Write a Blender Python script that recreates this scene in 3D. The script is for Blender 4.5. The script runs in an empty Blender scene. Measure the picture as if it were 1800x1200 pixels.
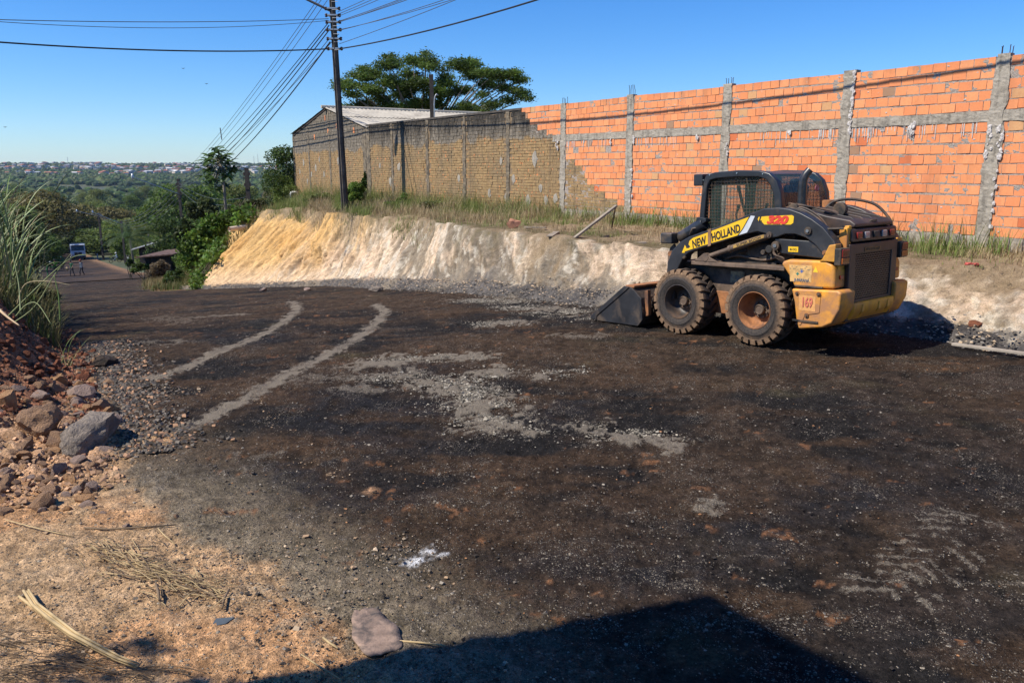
import bpy, bmesh, math, random
import numpy as np
from mathutils import Vector, Matrix, Euler
from mathutils.noise import noise as mnoise

# ------------------------------------------------------------------ camera, sky, sun
sc = bpy.context.scene
R = random.Random(11)
NR = np.random.RandomState(5)
CAM_H = 2.03
F = 1400.0                       # focal length in pixels of an 1800 px wide frame
PITCH = math.atan(303 / F)
cp, sp = math.cos(PITCH), math.sin(PITCH)
cam = bpy.data.cameras.new('camera'); cam_o = bpy.data.objects.new('camera', cam)
sc.collection.objects.link(cam_o)
cam.sensor_width = 36; cam.lens = 36 * F / 1800
cam.clip_start = .05; cam.clip_end = 12000
cam_o.location = (0, 0, CAM_H); cam_o.rotation_euler = (math.pi / 2 - PITCH, 0, 0)
sc.camera = cam_o
SUN_EL = math.radians(50)
SUN_TO = Vector((-.95, -.31, 0)).normalized()          # horizontal direction towards the sun
wd = bpy.data.worlds.new('World'); sc.world = wd; wd.use_nodes = True
nt = wd.node_tree; nt.nodes.clear()
sky = nt.nodes.new('ShaderNodeTexSky'); sky.sky_type = 'NISHITA'; sky.sun_disc = False
sky.sun_elevation = SUN_EL; sky.sun_rotation = math.atan2(SUN_TO.x, SUN_TO.y)
sky.altitude = 0; sky.air_density = 1.0; sky.dust_density = 0.0; sky.ozone_density = 6.0
hs = nt.nodes.new('ShaderNodeHueSaturation'); hs.inputs['Saturation'].default_value = 1.25
hs.inputs['Value'].default_value = 1.0
bg = nt.nodes.new('ShaderNodeBackground'); bg.inputs['Strength'].default_value = .108
wo = nt.nodes.new('ShaderNodeOutputWorld')
tn = nt.nodes.new('ShaderNodeMix'); tn.data_type = 'RGBA'; tn.blend_type = 'MULTIPLY'; tn.inputs[0].default_value = 1; tn.inputs[7].default_value = (.74, .89, 1.12, 1)
nt.links.new(sky.outputs[0], hs.inputs['Color']); nt.links.new(hs.outputs[0], tn.inputs[6]); nt.links.new(tn.outputs[2], bg.inputs['Color'])
nt.links.new(bg.outputs[0], wo.inputs['Surface'])
sun = bpy.data.lights.new('sun', 'SUN'); sun.energy = 5.0; sun.angle = math.radians(.53)
sun.color = (1, .93, .82)
sun_o = bpy.data.objects.new('sun', sun); sc.collection.objects.link(sun_o)
sdir = Vector((SUN_TO.x * math.cos(SUN_EL), SUN_TO.y * math.cos(SUN_EL), math.sin(SUN_EL)))
sun_o.rotation_euler = sdir.to_track_quat('Z', 'Y').to_euler()
sc.view_settings.view_transform = 'Standard'; sc.view_settings.look = 'None'
sc.view_settings.exposure = 0.4; sc.view_settings.gamma = 1
sc.view_settings.use_curve_mapping = False
sc.cycles.max_bounces = 6; sc.cycles.transparent_max_bounces = 8
try: sc.cycles.use_denoising = True
except Exception: pass

# ------------------------------------------------------------------ helpers
def tag(o, label=None, cat=None, group=None, kind=None):
    if label: o['label'] = label
    if cat: o['category'] = cat
    if group: o['group'] = group
    if kind: o['kind'] = kind
    return o
def link(o, parent=None):
    sc.collection.objects.link(o)
    if parent is not None: o.parent = parent
    return o
def empty(name, loc=(0, 0, 0), rz=0, parent=None):
    o = bpy.data.objects.new(name, None); o.location = loc; o.rotation_euler = (0, 0, rz)
    o.empty_display_size = .1
    return link(o, parent)
def mesh_obj(name, verts, faces, mat, parent=None, smooth=False, loc=None):
    me = bpy.data.meshes.new(name)
    me.from_pydata([tuple(v) for v in verts], [], [tuple(f) for f in faces]); me.update()
    mats = mat if isinstance(mat, (list, tuple)) else [mat]
    for m in mats: me.materials.append(m)
    me.polygons.foreach_set('use_smooth', [bool(smooth)] * len(me.polygons))
    o = bpy.data.objects.new(name, me)
    if loc is not None: o.location = loc
    return link(o, parent)
def np_mesh(name, V, Fc, mat, parent=None, smooth=False, col=None, n=None):
    """V (N,3), Fc (M,k) numpy; col (N,3) -> point colour attribute 'Col'"""
    me = bpy.data.meshes.new(name)
    V = np.asarray(V, np.float32); Fc = np.asarray(Fc, np.int32); k = Fc.shape[1]
    me.vertices.add(len(V)); me.vertices.foreach_set('co', V.ravel())
    me.loops.add(Fc.size); me.loops.foreach_set('vertex_index', Fc.ravel())
    me.polygons.add(len(Fc)); me.polygons.foreach_set('loop_start', np.arange(0, Fc.size, k, dtype=np.int32))
    me.update(calc_edges=True)
    me.polygons.foreach_set('use_smooth', np.full(len(Fc), bool(smooth)))
    if col is not None:
        at = me.attributes.new('Col', 'FLOAT_COLOR', 'POINT')
        c4 = np.ones((len(V), 4), np.float32); c4[:, :3] = col
        at.data.foreach_set('color', c4.ravel())
    me.materials.append(mat)
    o = bpy.data.objects.new(name, me)
    return link(o, parent)

class MB:
    """collects simple shapes into one mesh"""
    def __init__(s): s.v = []; s.f = []; s.mi = []; s.cur = 0
    def add(s, vs, fs):
        b = len(s.v); s.v += [tuple(v) for v in vs]; s.f += [tuple(i + b for i in f) for f in fs]
        s.mi += [s.cur] * len(fs)
    def box(s, x0, x1, y0, y1, z0, z1, M=None):
        vs = [Vector((x, y, z)) for x in (x0, x1) for y in (y0, y1) for z in (z0, z1)]
        if M is not None: vs = [M @ v for v in vs]
        s.add(vs, [(0, 1, 3, 2), (4, 6, 7, 5), (0, 4, 5, 1), (2, 3, 7, 6), (0, 2, 6, 4), (1, 5, 7, 3)])
    def prism(s, pts, y0, y1, M=None):
        """polygon in x,z extruded along y"""
        n = len(pts)
        vs = [Vector((p[0], y0, p[1])) for p in pts] + [Vector((p[0], y1, p[1])) for p in pts]
        if M is not None: vs = [M @ v for v in vs]
        a = sum(pts[i][0] * pts[(i + 1) % n][1] - pts[(i + 1) % n][0] * pts[i][1] for i in range(n))
        f0 = list(range(n)); f1 = list(range(n, 2 * n))
        if (a > 0): f1 = f1[::-1]
        else: f0 = f0[::-1]
        fs = [f0, f1]
        for i in range(n):
            j = (i + 1) % n
            q = (i, i + n, j + n, j) if a > 0 else (i, j, j + n, i + n)
            fs.append(q)
        s.add(vs, fs)
    def ring(s, outer, inner, y0, y1):
        n = len(outer)
        vs = [(p[0], y, p[1]) for y in (y0, y1) for P in (outer, inner) for p in P]
        fs = []
        for i in range(n):
            j = (i + 1) % n
            fs += [(i, j, n + j, n + i), (2 * n + i, 3 * n + i, 3 * n + j, 2 * n + j),
                   (i, 2 * n + i, 2 * n + j, j), (n + i, n + j, 3 * n + j, 3 * n + i)]
        s.add(vs, fs)
    def tube(s, pts, r, n=8, cap=True):
        pts = [Vector(p) for p in pts]; m = len(pts)
        rr = r if isinstance(r, (list, tuple)) else [r] * m
        base = len(s.v); up = None
        for i, p in enumerate(pts):
            t = (pts[min(i + 1, m - 1)] - pts[max(i - 1, 0)]).normalized()
            if up is None: up = t.orthogonal().normalized()
            up = (up - t * up.dot(t))
            up = up.normalized() if up.length > 1e-6 else t.orthogonal().normalized()
            sd = t.cross(up)
            for k in range(n):
                a = 2 * math.pi * k / n
                s.v.append(tuple(p + (up * math.cos(a) + sd * math.sin(a)) * rr[i]))
        for i in range(m - 1):
            for k in range(n):
                a = base + i * n + k; b = base + i * n + (k + 1) % n
                s.f.append((a, b, b + n, a + n)); s.mi.append(s.cur)
        if cap:
            s.f.append(tuple(base + k for k in range(n))[::-1]); s.mi.append(s.cur)
            s.f.append(tuple(base + (m - 1) * n + k for k in range(n))); s.mi.append(s.cur)
    def cyl(s, a, b, r, n=16, r2=None): s.tube([a, b], [r, r if r2 is None else r2], n)
    def lathe(s, prof, n, axis='y', M=None):
        """prof list of (r, h) revolved about axis"""
        base = len(s.v)
        for (r, h) in prof:
            for k in range(n):
                a = 2 * math.pi * k / n
                v = Vector((r * math.cos(a), h, r * math.sin(a))) if axis == 'y' else Vector((r * math.cos(a), r * math.sin(a), h))
                if M is not None: v = M @ v
                s.v.append(tuple(v))
        for i in range(len(prof) - 1):
            for k in range(n):
                a = base + i * n + k; b = base + i * n + (k + 1) % n
                s.f.append((a, b, b + n, a + n)); s.mi.append(s.cur)
    def build(s, name, mat, parent=None, smooth=False, bevel=0, seg=2, loc=None, auto=None):
        o = mesh_obj(name, s.v, s.f, mat, parent, smooth, loc)
        if any(s.mi): o.data.polygons.foreach_set('material_index', s.mi)
        bm = bmesh.new(); bm.from_mesh(o.data); bmesh.ops.recalc_face_normals(bm, faces=bm.faces[:]); bm.to_mesh(o.data); bm.free()
        if bevel:
            b = o.modifiers.new('bevel', 'BEVEL'); b.width = bevel; b.segments = seg; b.limit_method = 'ANGLE'
            b.angle_limit = math.radians(35)
            o.data.polygons.foreach_set('use_smooth', [True] * len(o.data.polygons))
            w = o.modifiers.new('normals', 'WEIGHTED_NORMAL'); w.keep_sharp = True
        elif auto:
            try: o.data.set_sharp_from_angle(angle=auto)
            except Exception: pass
        return o
def copy_tree(o, parent=None):
    c = o.copy(); sc.collection.objects.link(c); c.parent = parent
    for ch in list(o.children): copy_tree(ch, c)
    return c

# numpy noise
def _h(ix, iy, seed):
    n = (ix.astype(np.int64) * 374761393 + iy.astype(np.int64) * 668265263 + seed * 1442695041) & 0xffffffff
    n = ((n ^ (n >> 13)) * 1274126177) & 0xffffffff
    n = (n ^ (n >> 16)) & 0xffffff
    return n / float(0xffffff)
def vnoise(x, y, seed=0):
    x = np.asarray(x, float); y = np.asarray(y, float)
    ix = np.floor(x); iy = np.floor(y); fx = x - ix; fy = y - iy
    fx = fx * fx * fx * (fx * (fx * 6 - 15) + 10); fy = fy * fy * fy * (fy * (fy * 6 - 15) + 10)
    a = _h(ix, iy, seed); b = _h(ix + 1, iy, seed); c = _h(ix, iy + 1, seed); d = _h(ix + 1, iy + 1, seed)
    return (a + (b - a) * fx) * (1 - fy) + (c + (d - c) * fx) * fy
def fbm(x, y, oct=4, seed=0, gain=.5, lac=2.07):
    s = 0; a = 1; t = 0
    for i in range(oct):
        s = s + a * vnoise(x * lac ** i + 17.3 * i, y * lac ** i - 9.1 * i, seed + i); t += a; a *= gain
    return s / t
def sstep(a, b, x):
    t = np.clip((np.asarray(x, float) - a) / (b - a), 0, 1); return t * t * (3 - 2 * t)
def mixc(A, B, k):
    k = np.asarray(k)[..., None]; return A * (1 - k) + B * k

# ------------------------------------------------------------------ terrain
W0 = (6.8, 12.17); WD = (-.5635, .8261); WN = (-.8261, -.5635)      # the long wall: origin, direction, outward normal
def wt(X, Y): return (X - W0[0]) * WD[0] + (Y - W0[1]) * WD[1]
def wn(X, Y): return (X - W0[0]) * WN[0] + (Y - W0[1]) * WN[1]
def wp(t, d): return (W0[0] + WD[0] * t + WN[0] * d, W0[1] + WD[1] * t + WN[1] * d)
_u = np.linspace(-60, 4000, 40601)
_z = np.interp(_u, [-60, 5, 8, 10.5, 14.6, 22.1, 31.8, 60, 100, 164, 260, 420, 1200, 1900, 2700, 4000],
               [.1, 0, -.04, -.13, -.44, -1.25, -2.4, -5.5, -9.7, -14.5, -20, -25, -25, -12, 9, 12])
_k = np.hanning(31); _k /= _k.sum(); _zs = np.convolve(np.pad(_z, 15, mode='edge'), _k, 'valid')
def zr(u): return np.interp(u, _u, _zs)
LE0 = (-3.06, 6.0); LED = (-.51, .86); LEN_ = (-.86, -.51)      # left road edge line
def zground(X, Y):
    X = np.asarray(X, float); Y = np.asarray(Y, float)
    u = -.5 * X + .866 * Y
    z = zr(u)
    v = (X - LE0[0]) * LED[0] + (Y - LE0[1]) * LED[1]; lam = (X - LE0[0]) * LEN_[0] + (Y - LE0[1]) * LEN_[1]
    z = z + sstep(.25, 1.5, lam) * sstep(.3, 2.6, v) * (1 - sstep(9, 26, v) * .75) * 1.0
    z = z + sstep(.1, .9, lam) * sstep(-1.0, .2, v) * .13
    # the verge falls away from the road on the left beyond the mound
    return z
_T = dict(
 db=([-9, -1.2, 1, 3.2, 8, 12, 16, 20, 25.4, 30, 45, 60, 75], [2.9, 2.95, 3.7, 4.4, 4.5, 4.3, 3.9, 4.6, 6.0, 5.6, 3, -.5, -4]),
 de=([-9, -1.2, 1, 3.2, 8, 11, 13.3, 17.6, 20, 22.8, 25, 26.3, 27.2, 28.5, 30, 45, 60, 75], [1.6, 1.65, 2.5, 3.4, 3.6, 3.0, 2.35, 2.6, 2.4, 2.0, 2.5, 2.9, 3.4, 2.6, 1, -5, -10, -14]),
 ze=([-9, 8, 13, 17, 23, 25, 26.3, 27.2, 30, 45, 60, 75], [.80, .78, .70, .62, .60, .5, .25, -.25, -1.2, -4, -6, -7.6]),
 zw=([-9, 28, 45, 75], [.85, .85, -1.4, -5]),
 bw=([-9, 0, 3, 12, 17, 26, 40], [.4, .4, .5, .55, .32, .22, .2]))
def tt(k, t): return np.interp(t, *_T[k])
def zbank(t, d):
    """height of the cut bank and terrace at wall coordinates"""
    X, Y = wp(t, d); road = zground(X, Y)
    db = tt('db', t); de = tt('de', t); df = db - tt('bw', t)
    ze = tt('ze', t); zw = tt('zw', t)
    top = zw + (ze - zw) * sstep(-.2, 1, d / np.maximum(de, .3))
    top = np.where(de <= .3, ze + (zw - ze) * sstep(0, 12, de - d), top)
    foot = road + .42 * np.minimum(tt('bw', t), .5)
    k = np.clip((d - de) / np.maximum(df - de, .2), 0, 1)
    steep = sstep(6, 16, t) * (1 - sstep(27, 32, t))
    kk = k * (1 - steep) + (1 - (1 - k) ** 1.35) * steep
    face = top + (foot - top) * kk
    kb = np.clip((d - df) / np.maximum(db - df, .1), 0, 1.3)
    berm = foot + (road - .04 - foot) * sstep(0, 1.0, kb) - .1 * np.clip(kb - 1, 0, 1)
    return np.where(d < de, top, np.where(d < df, face, berm))
def zsurf(X, Y):
    X = np.asarray(X, float); Y = np.asarray(Y, float)
    t = wt(X, Y); d = wn(X, Y)
    g = zground(X, Y); b = zbank(t, d)
    ins = (d < tt('db', t)) & (t > -12) & (t < 75)
    return np.where(ins, np.maximum(b, g), g)
def at(px, py, Zc):
    """point seen at a pixel of the 1800 px photograph, at a depth"""
    a = (px - 900) / F; b = (py - 600) / F
    return Vector((a * Zc, (cp - b * sp) * Zc, CAM_H + (-sp - b * cp) * Zc))
def gp(px, py, dmax=400):
    a = (px - 900) / F; b = (py - 600) / F
    d = np.concatenate([np.arange(1, 40, .05), np.arange(40, dmax, .5)])
    X = a * d; Y = (cp - b * sp) * d; Z = CAM_H + (-sp - b * cp) * d
    hit = np.nonzero(Z <= zsurf(X, Y))[0]
    i = hit[0] if len(hit) else len(d) - 1
    lo, hi = d[max(i - 1, 0)], d[i]
    for _ in range(14):
        m = .5 * (lo + hi)
        if CAM_H + (-sp - b * cp) * m <= zsurf(a * m, (cp - b * sp) * m): hi = m
        else: lo = m
    return Vector((a * hi, (cp - b * sp) * hi, float(zsurf(a * hi, (cp - b * sp) * hi))))

# ------------------------------------------------------------------ materials
class NT:
    def __init__(s, name):
        s.m = bpy.data.materials.new(name); s.m.use_nodes = True; s.t = s.m.node_tree; s.n = s.t.nodes
        s.b = s.n['Principled BSDF']; s.l = s.t.links
    def new(s, typ, **kw):
        n = s.n.new(typ)
        for k, v in kw.items(): setattr(n, k, v)
        return n
    def set(s, sock, v):
        if hasattr(v, 'is_linked') or isinstance(v, bpy.types.NodeSocket): s.l.new(v, sock)
        elif isinstance(v, (tuple, list)) and len(v) == 3 and sock.type == 'RGBA': sock.default_value = (*v, 1)
        else: sock.default_value = v
    def coord(s, k='Object'): return s.new('ShaderNodeTexCoord').outputs[k]
    def noise(s, co, scale, detail=4, rough=.55, dist=0):
        n = s.new('ShaderNodeTexNoise'); s.set(n.inputs['Vector'], co)
        n.inputs['Scale'].default_value = scale; n.inputs['Detail'].default_value = detail
        n.inputs['Roughness'].default_value = rough; n.inputs['Distortion'].default_value = dist
        return n.outputs['Fac']
    def voro(s, co, scale, feature='F1', out='Distance'):
        n = s.new('ShaderNodeTexVoronoi', feature=feature); s.set(n.inputs['Vector'], co)
        n.inputs['Scale'].default_value = scale
        return n.outputs[out]
    def mapr(s, v, a, b, c=0, d=1):
        n = s.new('ShaderNodeMapRange'); s.set(n.inputs[0], v)
        for i, x in enumerate((a, b, c, d)): n.inputs[i + 1].default_value = x
        return n.outputs[0]
    def math(s, op, a, b=0):
        n = s.new('ShaderNodeMath', operation=op); s.set(n.inputs[0], a); s.set(n.inputs[1], b); return n.outputs[0]
    def mix(s, fac, a, b, mode='MIX'):
        n = s.new('ShaderNodeMix', data_type='RGBA', blend_type=mode)
        s.set(n.inputs[0], fac); s.set(n.inputs[6], a); s.set(n.inputs[7], b); return n.outputs[2]
    def attr(s, name='Col', out='Color'):
        n = s.new('ShaderNodeAttribute'); n.attribute_name = name; return n.outputs[out]
    def xyz(s, v):
        n = s.new('ShaderNodeSeparateXYZ'); s.set(n.inputs[0], v); return n.outputs
    def scale(s, v, sc_):
        n = s.new('ShaderNodeMapping'); s.set(n.inputs[0], v); n.inputs['Scale'].default_value = sc_; return n.outputs[0]
    def bump(s, h, strength=.5, dist=.01):
        n = s.new('ShaderNodeBump'); s.set(n.inputs['Height'], h); n.inputs['Strength'].default_value = strength
        n.inputs['Distance'].default_value = dist; s.l.new(n.outputs[0], s.b.inputs['Normal'])
    def out(s, color=None, rough=.8, metal=0, spec=None):
        if color is not None: s.set(s.b.inputs['Base Color'], color)
        s.set(s.b.inputs['Roughness'], rough); s.set(s.b.inputs['Metallic'], metal)
        if spec is not None: s.b.inputs['Specular IOR Level'].default_value = spec
        return s.m
def simple(name, c, rough=.7, metal=0, var=.25, scale=6, dirt=None, dirt_amt=.4, bump=.0, spec=None):
    N = NT(name); co = N.coord()
    f = N.noise(co, scale, 5, .6)
    k = N.mapr(f, .3, .7, 1 - var, 1 + var)
    mul = N.new('ShaderNodeVectorMath', operation='SCALE'); N.set(mul.inputs[0], c); N.set(mul.inputs['Scale'], k)
    col = mul.outputs[0]
    if dirt:
        g = N.noise(co, scale * .7, 6, .65, .4)
        col = N.mix(N.mapr(g, .62 - dirt_amt * .3, .75 - dirt_amt * .15), col, dirt)
    if bump: N.bump(N.noise(co, scale * 6, 4), bump, .01)
    return N.out(col, rough, metal, spec)
def leaf_mat(name, attr=True, c=(.05, .09, .02), trans=.45, rough=.55):
    N = NT(name)
    col = N.attr() if attr else c
    N.out(col, rough, 0, .3)
    tr = N.new('ShaderNodeBsdfTranslucent'); N.set(tr.inputs['Color'], col)
    mx = N.new('ShaderNodeMixShader'); mx.inputs[0].default_value = trans
    N.l.new(N.b.outputs[0], mx.inputs[1]); N.l.new(tr.outputs[0], mx.inputs[2])
    N.l.new(mx.outputs[0], N.n['Material Output'].inputs['Surface'])
    return N.m

# ground materials: the attribute holds the soil / tar colour, the nodes add grain
def ground_mat(name, grain=1.0, rough=.9, bumps=(.5, .012), gritty=False):
    N = NT(name); co = N.coord(); c = N.attr()
    f1 = N.noise(co, 9, 6, .65); f2 = N.noise(co, 55, 4, .7); f3 = N.noise(co, 260, 2, .6)
    k = N.math('MULTIPLY', N.mapr(f1, .3, .7, 1 - .28 * grain, 1 + .28 * grain), N.mapr(f2, .3, .7, 1 - .42 * grain, 1 + .42 * grain))
    k = N.math('MULTIPLY', k, N.mapr(f3, .3, .7, 1 - .3 * grain, 1 + .3 * grain))
    sc_ = N.new('ShaderNodeVectorMath', operation='SCALE'); N.set(sc_.inputs[0], c); N.set(sc_.inputs['Scale'], k)
    col = sc_.outputs[0]
    # scattered light grit
    v = N.new('ShaderNodeTexVoronoi'); N.set(v.inputs['Vector'], co); v.inputs['Scale'].default_value = 42
    s = N.xyz(v.outputs['Color'])
    pick = N.math('MULTIPLY', N.math('LESS_THAN', v.outputs['Distance'], .24), N.math('GREATER_THAN', s[0], .84))
    grit = N.mix(s[1], (.16, .14, .12), (.34, .27, .2))
    col = N.mix(N.math('MULTIPLY', pick, .55), col, grit)
    h = N.math('ADD', N.math('MULTIPLY', f1, .6), N.math('ADD', N.math('MULTIPLY', f2, .5), N.math('MULTIPLY', f3, .18)))
    if gritty:      # crushed stone: single grains appear where the spill is thick enough
        g_ = N.attr('Grit', 'Fac')
        for scl, wgt in ((190, .85), (95, .75), (48, .16)):
            vv_ = N.new('ShaderNodeTexVoronoi'); N.set(vv_.inputs['Vector'], co); vv_.inputs['Scale'].default_value = scl; vv_.inputs['Randomness'].default_value = 1
            cc_ = N.xyz(vv_.outputs['Color']); on = N.math('MULTIPLY', N.math('LESS_THAN', cc_[0], N.math('MULTIPLY', g_, wgt)), N.math('LESS_THAN', vv_.outputs['Distance'], .55))
            gc_ = N.mix(cc_[1], (.10, .08, .062), (.40, .345, .27)); col = N.mix(on, col, gc_)
            h = N.math('ADD', h, N.math('MULTIPLY', N.math('MULTIPLY', on, N.math('SUBTRACT', .6, vv_.outputs['Distance'])), .8))
        film = N.math('MULTIPLY', N.mapr(N.math('ADD', g_, N.math('MULTIPLY', N.math('SUBTRACT', f2, .5), 1.2)), .30, .85), .8)
        col = N.mix(film, col, (.34, .285, .215))
    N.bump(h, bumps[0], bumps[1])
    return N.out(col, rough, 0, .12)
M_GROUND = ground_mat('ground_soil_and_tar', 1.5, .93, (1.0, .035), True)
M_BANK = ground_mat('cut_clay', .85, .95, (1.0, .05))

# --- colours of the road and soil, decided in ground coordinates
def poly(pts): return [gp(x, y) for x, y in pts]
STRIPS = [
 [(215, 686), (227, 680), (280, 663), (320, 648), (373, 623), (433, 600), (467, 585), (495, 568), (516, 551), (522, 541), (513, 530)],
 [(300, 757), (367, 737), (400, 717), (447, 693), (500, 660), (543, 640), (583, 620), (620, 598), (647, 580), (668, 561), (677, 546), (662, 536)]]
PALE = [  # x1,y1,x2,y2,radius(m),strength : spilled grey grit
 (655, 640, 700, 632, .20, .9), (700, 632, 840, 627, .16, .95), (650, 665, 720, 660, .18, .75),
 (744, 676, 874, 655, .20, .9), (800, 672, 850, 710, .28, .95), (850, 710, 865, 742, .26, .95), (865, 740, 935, 762, .17, .8),
 (1040, 752, 1095, 768, .17, .8), (1095, 770, 1165, 774, .16, .75), (961, 662, 1015, 648, .13, .75),
 (850, 572, 910, 566, .22, .75), (1010, 590, 1045, 592, .22, .5), (900, 541, 1000, 550, .3, .7), (980, 552, 1040, 556, .3, .7),
 (835, 527, 910, 531, .35, .6), (520, 668, 640, 665, .16, .45), (600, 683, 660, 690, .12, .5), (725, 975, 750, 985, .06, 0),
 (280, 560, 330, 566, .3, .35), (240, 602, 320, 600, .22, .5), (365, 557, 425, 553, .16, .55), (430, 800, 480, 802, .08, .4),
 (1180, 1010, 1230, 990, .06, .2), (1040, 1000, 1130, 1004, .04, .2), (1430, 925, 1490, 935, .04, .5), (1270, 995, 1800, 1030, .014, .4), (1240, 975, 1560, 985, .012, .35),
 (1580, 1020, 1720, 930, .06, .2), (1720, 930, 1800, 880, .05, .15), (1650, 1110, 1800, 1180, .05, .15), (1400, 1090, 1560, 1060, .04, .15), (1180, 1030, 1260, 1035, .05, .3),
 (880, 520, 1040, 528, .25, .45), (700, 1000, 830, 1060, .05, .12), (1240, 882, 1262, 886, .035, .6), (1240, 900, 1268, 908, .05, .6),
 (1000, 870, 1060, 900, .08, .2), (940, 955, 1050, 965, .06, .2), (760, 890, 860, 880, .08, .2), (300, 840, 420, 830, .15, .35)]
DARK = [(690, 655, 760, 650, .3), (600, 705, 760, 715, .35), (560, 690, 600, 690, .2), (930, 745, 1000, 720, .25), (340, 830, 480, 860, .3), (480, 850, 640, 880, .3),
        (1340, 930, 1500, 870, .18), (1150, 1010, 1340, 935, .2), (1010, 560, 1040, 552, .2), (1400, 870, 1500, 885, .12), (560, 735, 700, 780, .3), (380, 590, 430, 605, .25), (455, 600, 490, 590, .3),
        (900, 1000, 1150, 1020, .2), (1560, 850, 1800, 860, .3), (820, 530, 1000, 545, .3), (640, 1060, 820, 1130, .3)]
DIRT_EDGE = [(-200, 560), (60, 560), (120, 640), (190, 690), (236, 752), (300, 772), (225, 800), (232, 862), (300, 905), (330, 952), (418, 1003), (470, 1060), (560, 1100), (640, 1160), (700, 1230), (760, 1330)]
def seg_dist(X, Y, a, b):
    dx, dy = b[0] - a[0], b[1] - a[1]; L = dx * dx + dy * dy + 1e-9
    k = np.clip(((X - a[0]) * dx + (Y - a[1]) * dy) / L, 0, 1)
    return np.hypot(X - a[0] - k * dx, Y - a[1] - k * dy), k
def road_colour(X, Y):
    """returns colour, roughness-height amplitude"""
    C = lambda *c: np.array(c, float)
    n1 = fbm(X * .45, Y * .45, 4, 3); n2 = fbm(X * 1.6, Y * 1.6, 5, 21, .6); n3 = fbm(X * 7, Y * 7, 4, 40, .6); n4 = fbm(X * .9 + 40, Y * 2.6, 4, 60); n5 = fbm(X * 24, Y * 24, 2, 66)
    col = mixc(C(.016, .014, .0125), C(.055, .035, .021), sstep(.38, .60, n1 * .45 + n2 * .55))
    col = mixc(col, C(.068, .040, .022), sstep(.52, .70, n4) * .7)
    G_ = sstep(.52, .74, n2 * .6 + n3 * .4) * .17 + .010
    right = sstep(1, 6, X * .8 + 5 - Y * .55)
    col = mixc(col, C(.022, .021, .022), right * .55 * sstep(.35, .6, n2))
    G_ = np.maximum(G_, sstep(.56, .70, fbm(X * 2.5 + 9, Y * 2.5, 5, 77, .7)) * .19)
    for a in DARK:
        A = gp(a[0], a[1]); B = gp(a[2], a[3]); d, _ = seg_dist(X, Y, A, B)
        col = mixc(col, C(.017, .016, .017), np.clip(1 - d / (a[4] * 1.6) + (n3 - .5) * 1.8, 0, 1) * .75)
    grit = np.zeros_like(X)
    for a in PALE:
        A = gp(a[0], a[1]); B = gp(a[2], a[3]); d, _ = seg_dist(X, Y, A, B)
        k = np.clip((1.15 - d / a[4] + (n3 - .5) * 3.6 + (n5 - .5) * 2.6 + (n2 - .5) * 2.6) * .95, 0, 1) * a[5]
        grit = np.maximum(grit, k)
    G_ = np.maximum(G_, grit * 1.0)
    for S in STRIPS:
        P = poly(S); best = np.full(X.shape, 9.)
        for i in range(len(P) - 1):
            d, _ = seg_dist(X, Y, P[i], P[i + 1]); best = np.minimum(best, d)
        k = np.clip((.115 - best) / .06 + (n3 - .5) * 2.2 + (n5 - .5) * 2.6 + (n2 - .5) * .8, 0, 1)
        tread = .55 + .45 * sstep(.35, .65, vnoise(X * 18, Y * 6, 9))
        G_ = np.maximum(G_, k * .95 * tread); col = mixc(col, C(.20, .16, .12), k * .5)
    # chevron tyre prints in fresh tar, lower right
    P = gp(1560, 1040); Q = gp(1700, 920); dd, kk = seg_dist(X, Y, P, Q)
    ax = (X - P[0]) * (Q[0] - P[0]) + (Y - P[1]) * (Q[1] - P[1]); L = math.hypot(Q[0] - P[0], Q[1] - P[1]); ax = ax / L
    bar = sstep(.1, .5, np.sin((ax + dd * .8) * 52)) * (1 - sstep(.20, .26, dd + (n3 - .5) * .1)) * (ax > -.3) * (ax < L + .2)
    G_ = np.maximum(G_, bar * .55 * sstep(.35, .5, n3))
    # bare soil at the left
    E = poly(DIRT_EDGE); best = np.full(X.shape, 99.); inside = np.zeros(X.shape, bool)
    for i in range(len(E) - 1):
        d, _ = seg_dist(X, Y, E[i], E[i + 1]); best = np.minimum(best, d)
    loop = [(e[0], e[1]) for e in E] + [(-2, -8), (-40, -8), (-60, 60)]
    for i in range(len(loop)):
        x0, y0 = loop[i]; x1, y1 = loop[(i + 1) % len(loop)]
        c = ((y0 > Y) != (y1 > Y)) & (X < (x1 - x0) * (Y - y0) / (y1 - y0 + 1e-12) + x0); inside ^= c
    s = np.where(inside, -best, best)
    s2 = s + (n2 - .5) * .55 + (n3 - .5) * .3
    near = 1 - sstep(4.2, 6.5, Y)
    trans = mixc(C(.17, .14, .095), C(.27, .21, .14), n3)
    col = mixc(col, trans, (1 - sstep(.1, 1.05, s2 + (n5 - .5) * .5)) * near * .92)
    soil = mixc(C(.50, .31, .165), C(.42, .285, .16), n2); soil = mixc(soil, C(.50, .255, .115), sstep(.54, .68, fbm(X * 1.3, Y * 1.3 + 8, 4, 90)) * .6)
    soil = mixc(soil, C(.22, .165, .11), sstep(.55, .7, n3) * .4)
    far_soil = mixc(C(.075, .05, .032), C(.10, .085, .04), n2)
    soil = mixc(far_soil, soil, 1 - sstep(9, 12, Y))
    col = mixc(col, soil, 1 - sstep(-.08, .12, s2))
    # red earth of the heap
    v = (X - LE0[0]) * LED[0] + (Y - LE0[1]) * LED[1]; lam = (X - LE0[0]) * LEN_[0] + (Y - LE0[1]) * LEN_[1]
    heap = sstep(.15, .5, lam + (n2 - .5) * .4) * sstep(.1, .8, v) * (1 - sstep(7, 10, v))
    col = mixc(col, mixc(C(.20, .085, .048), C(.38, .17, .085), n3), heap * .9)
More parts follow.
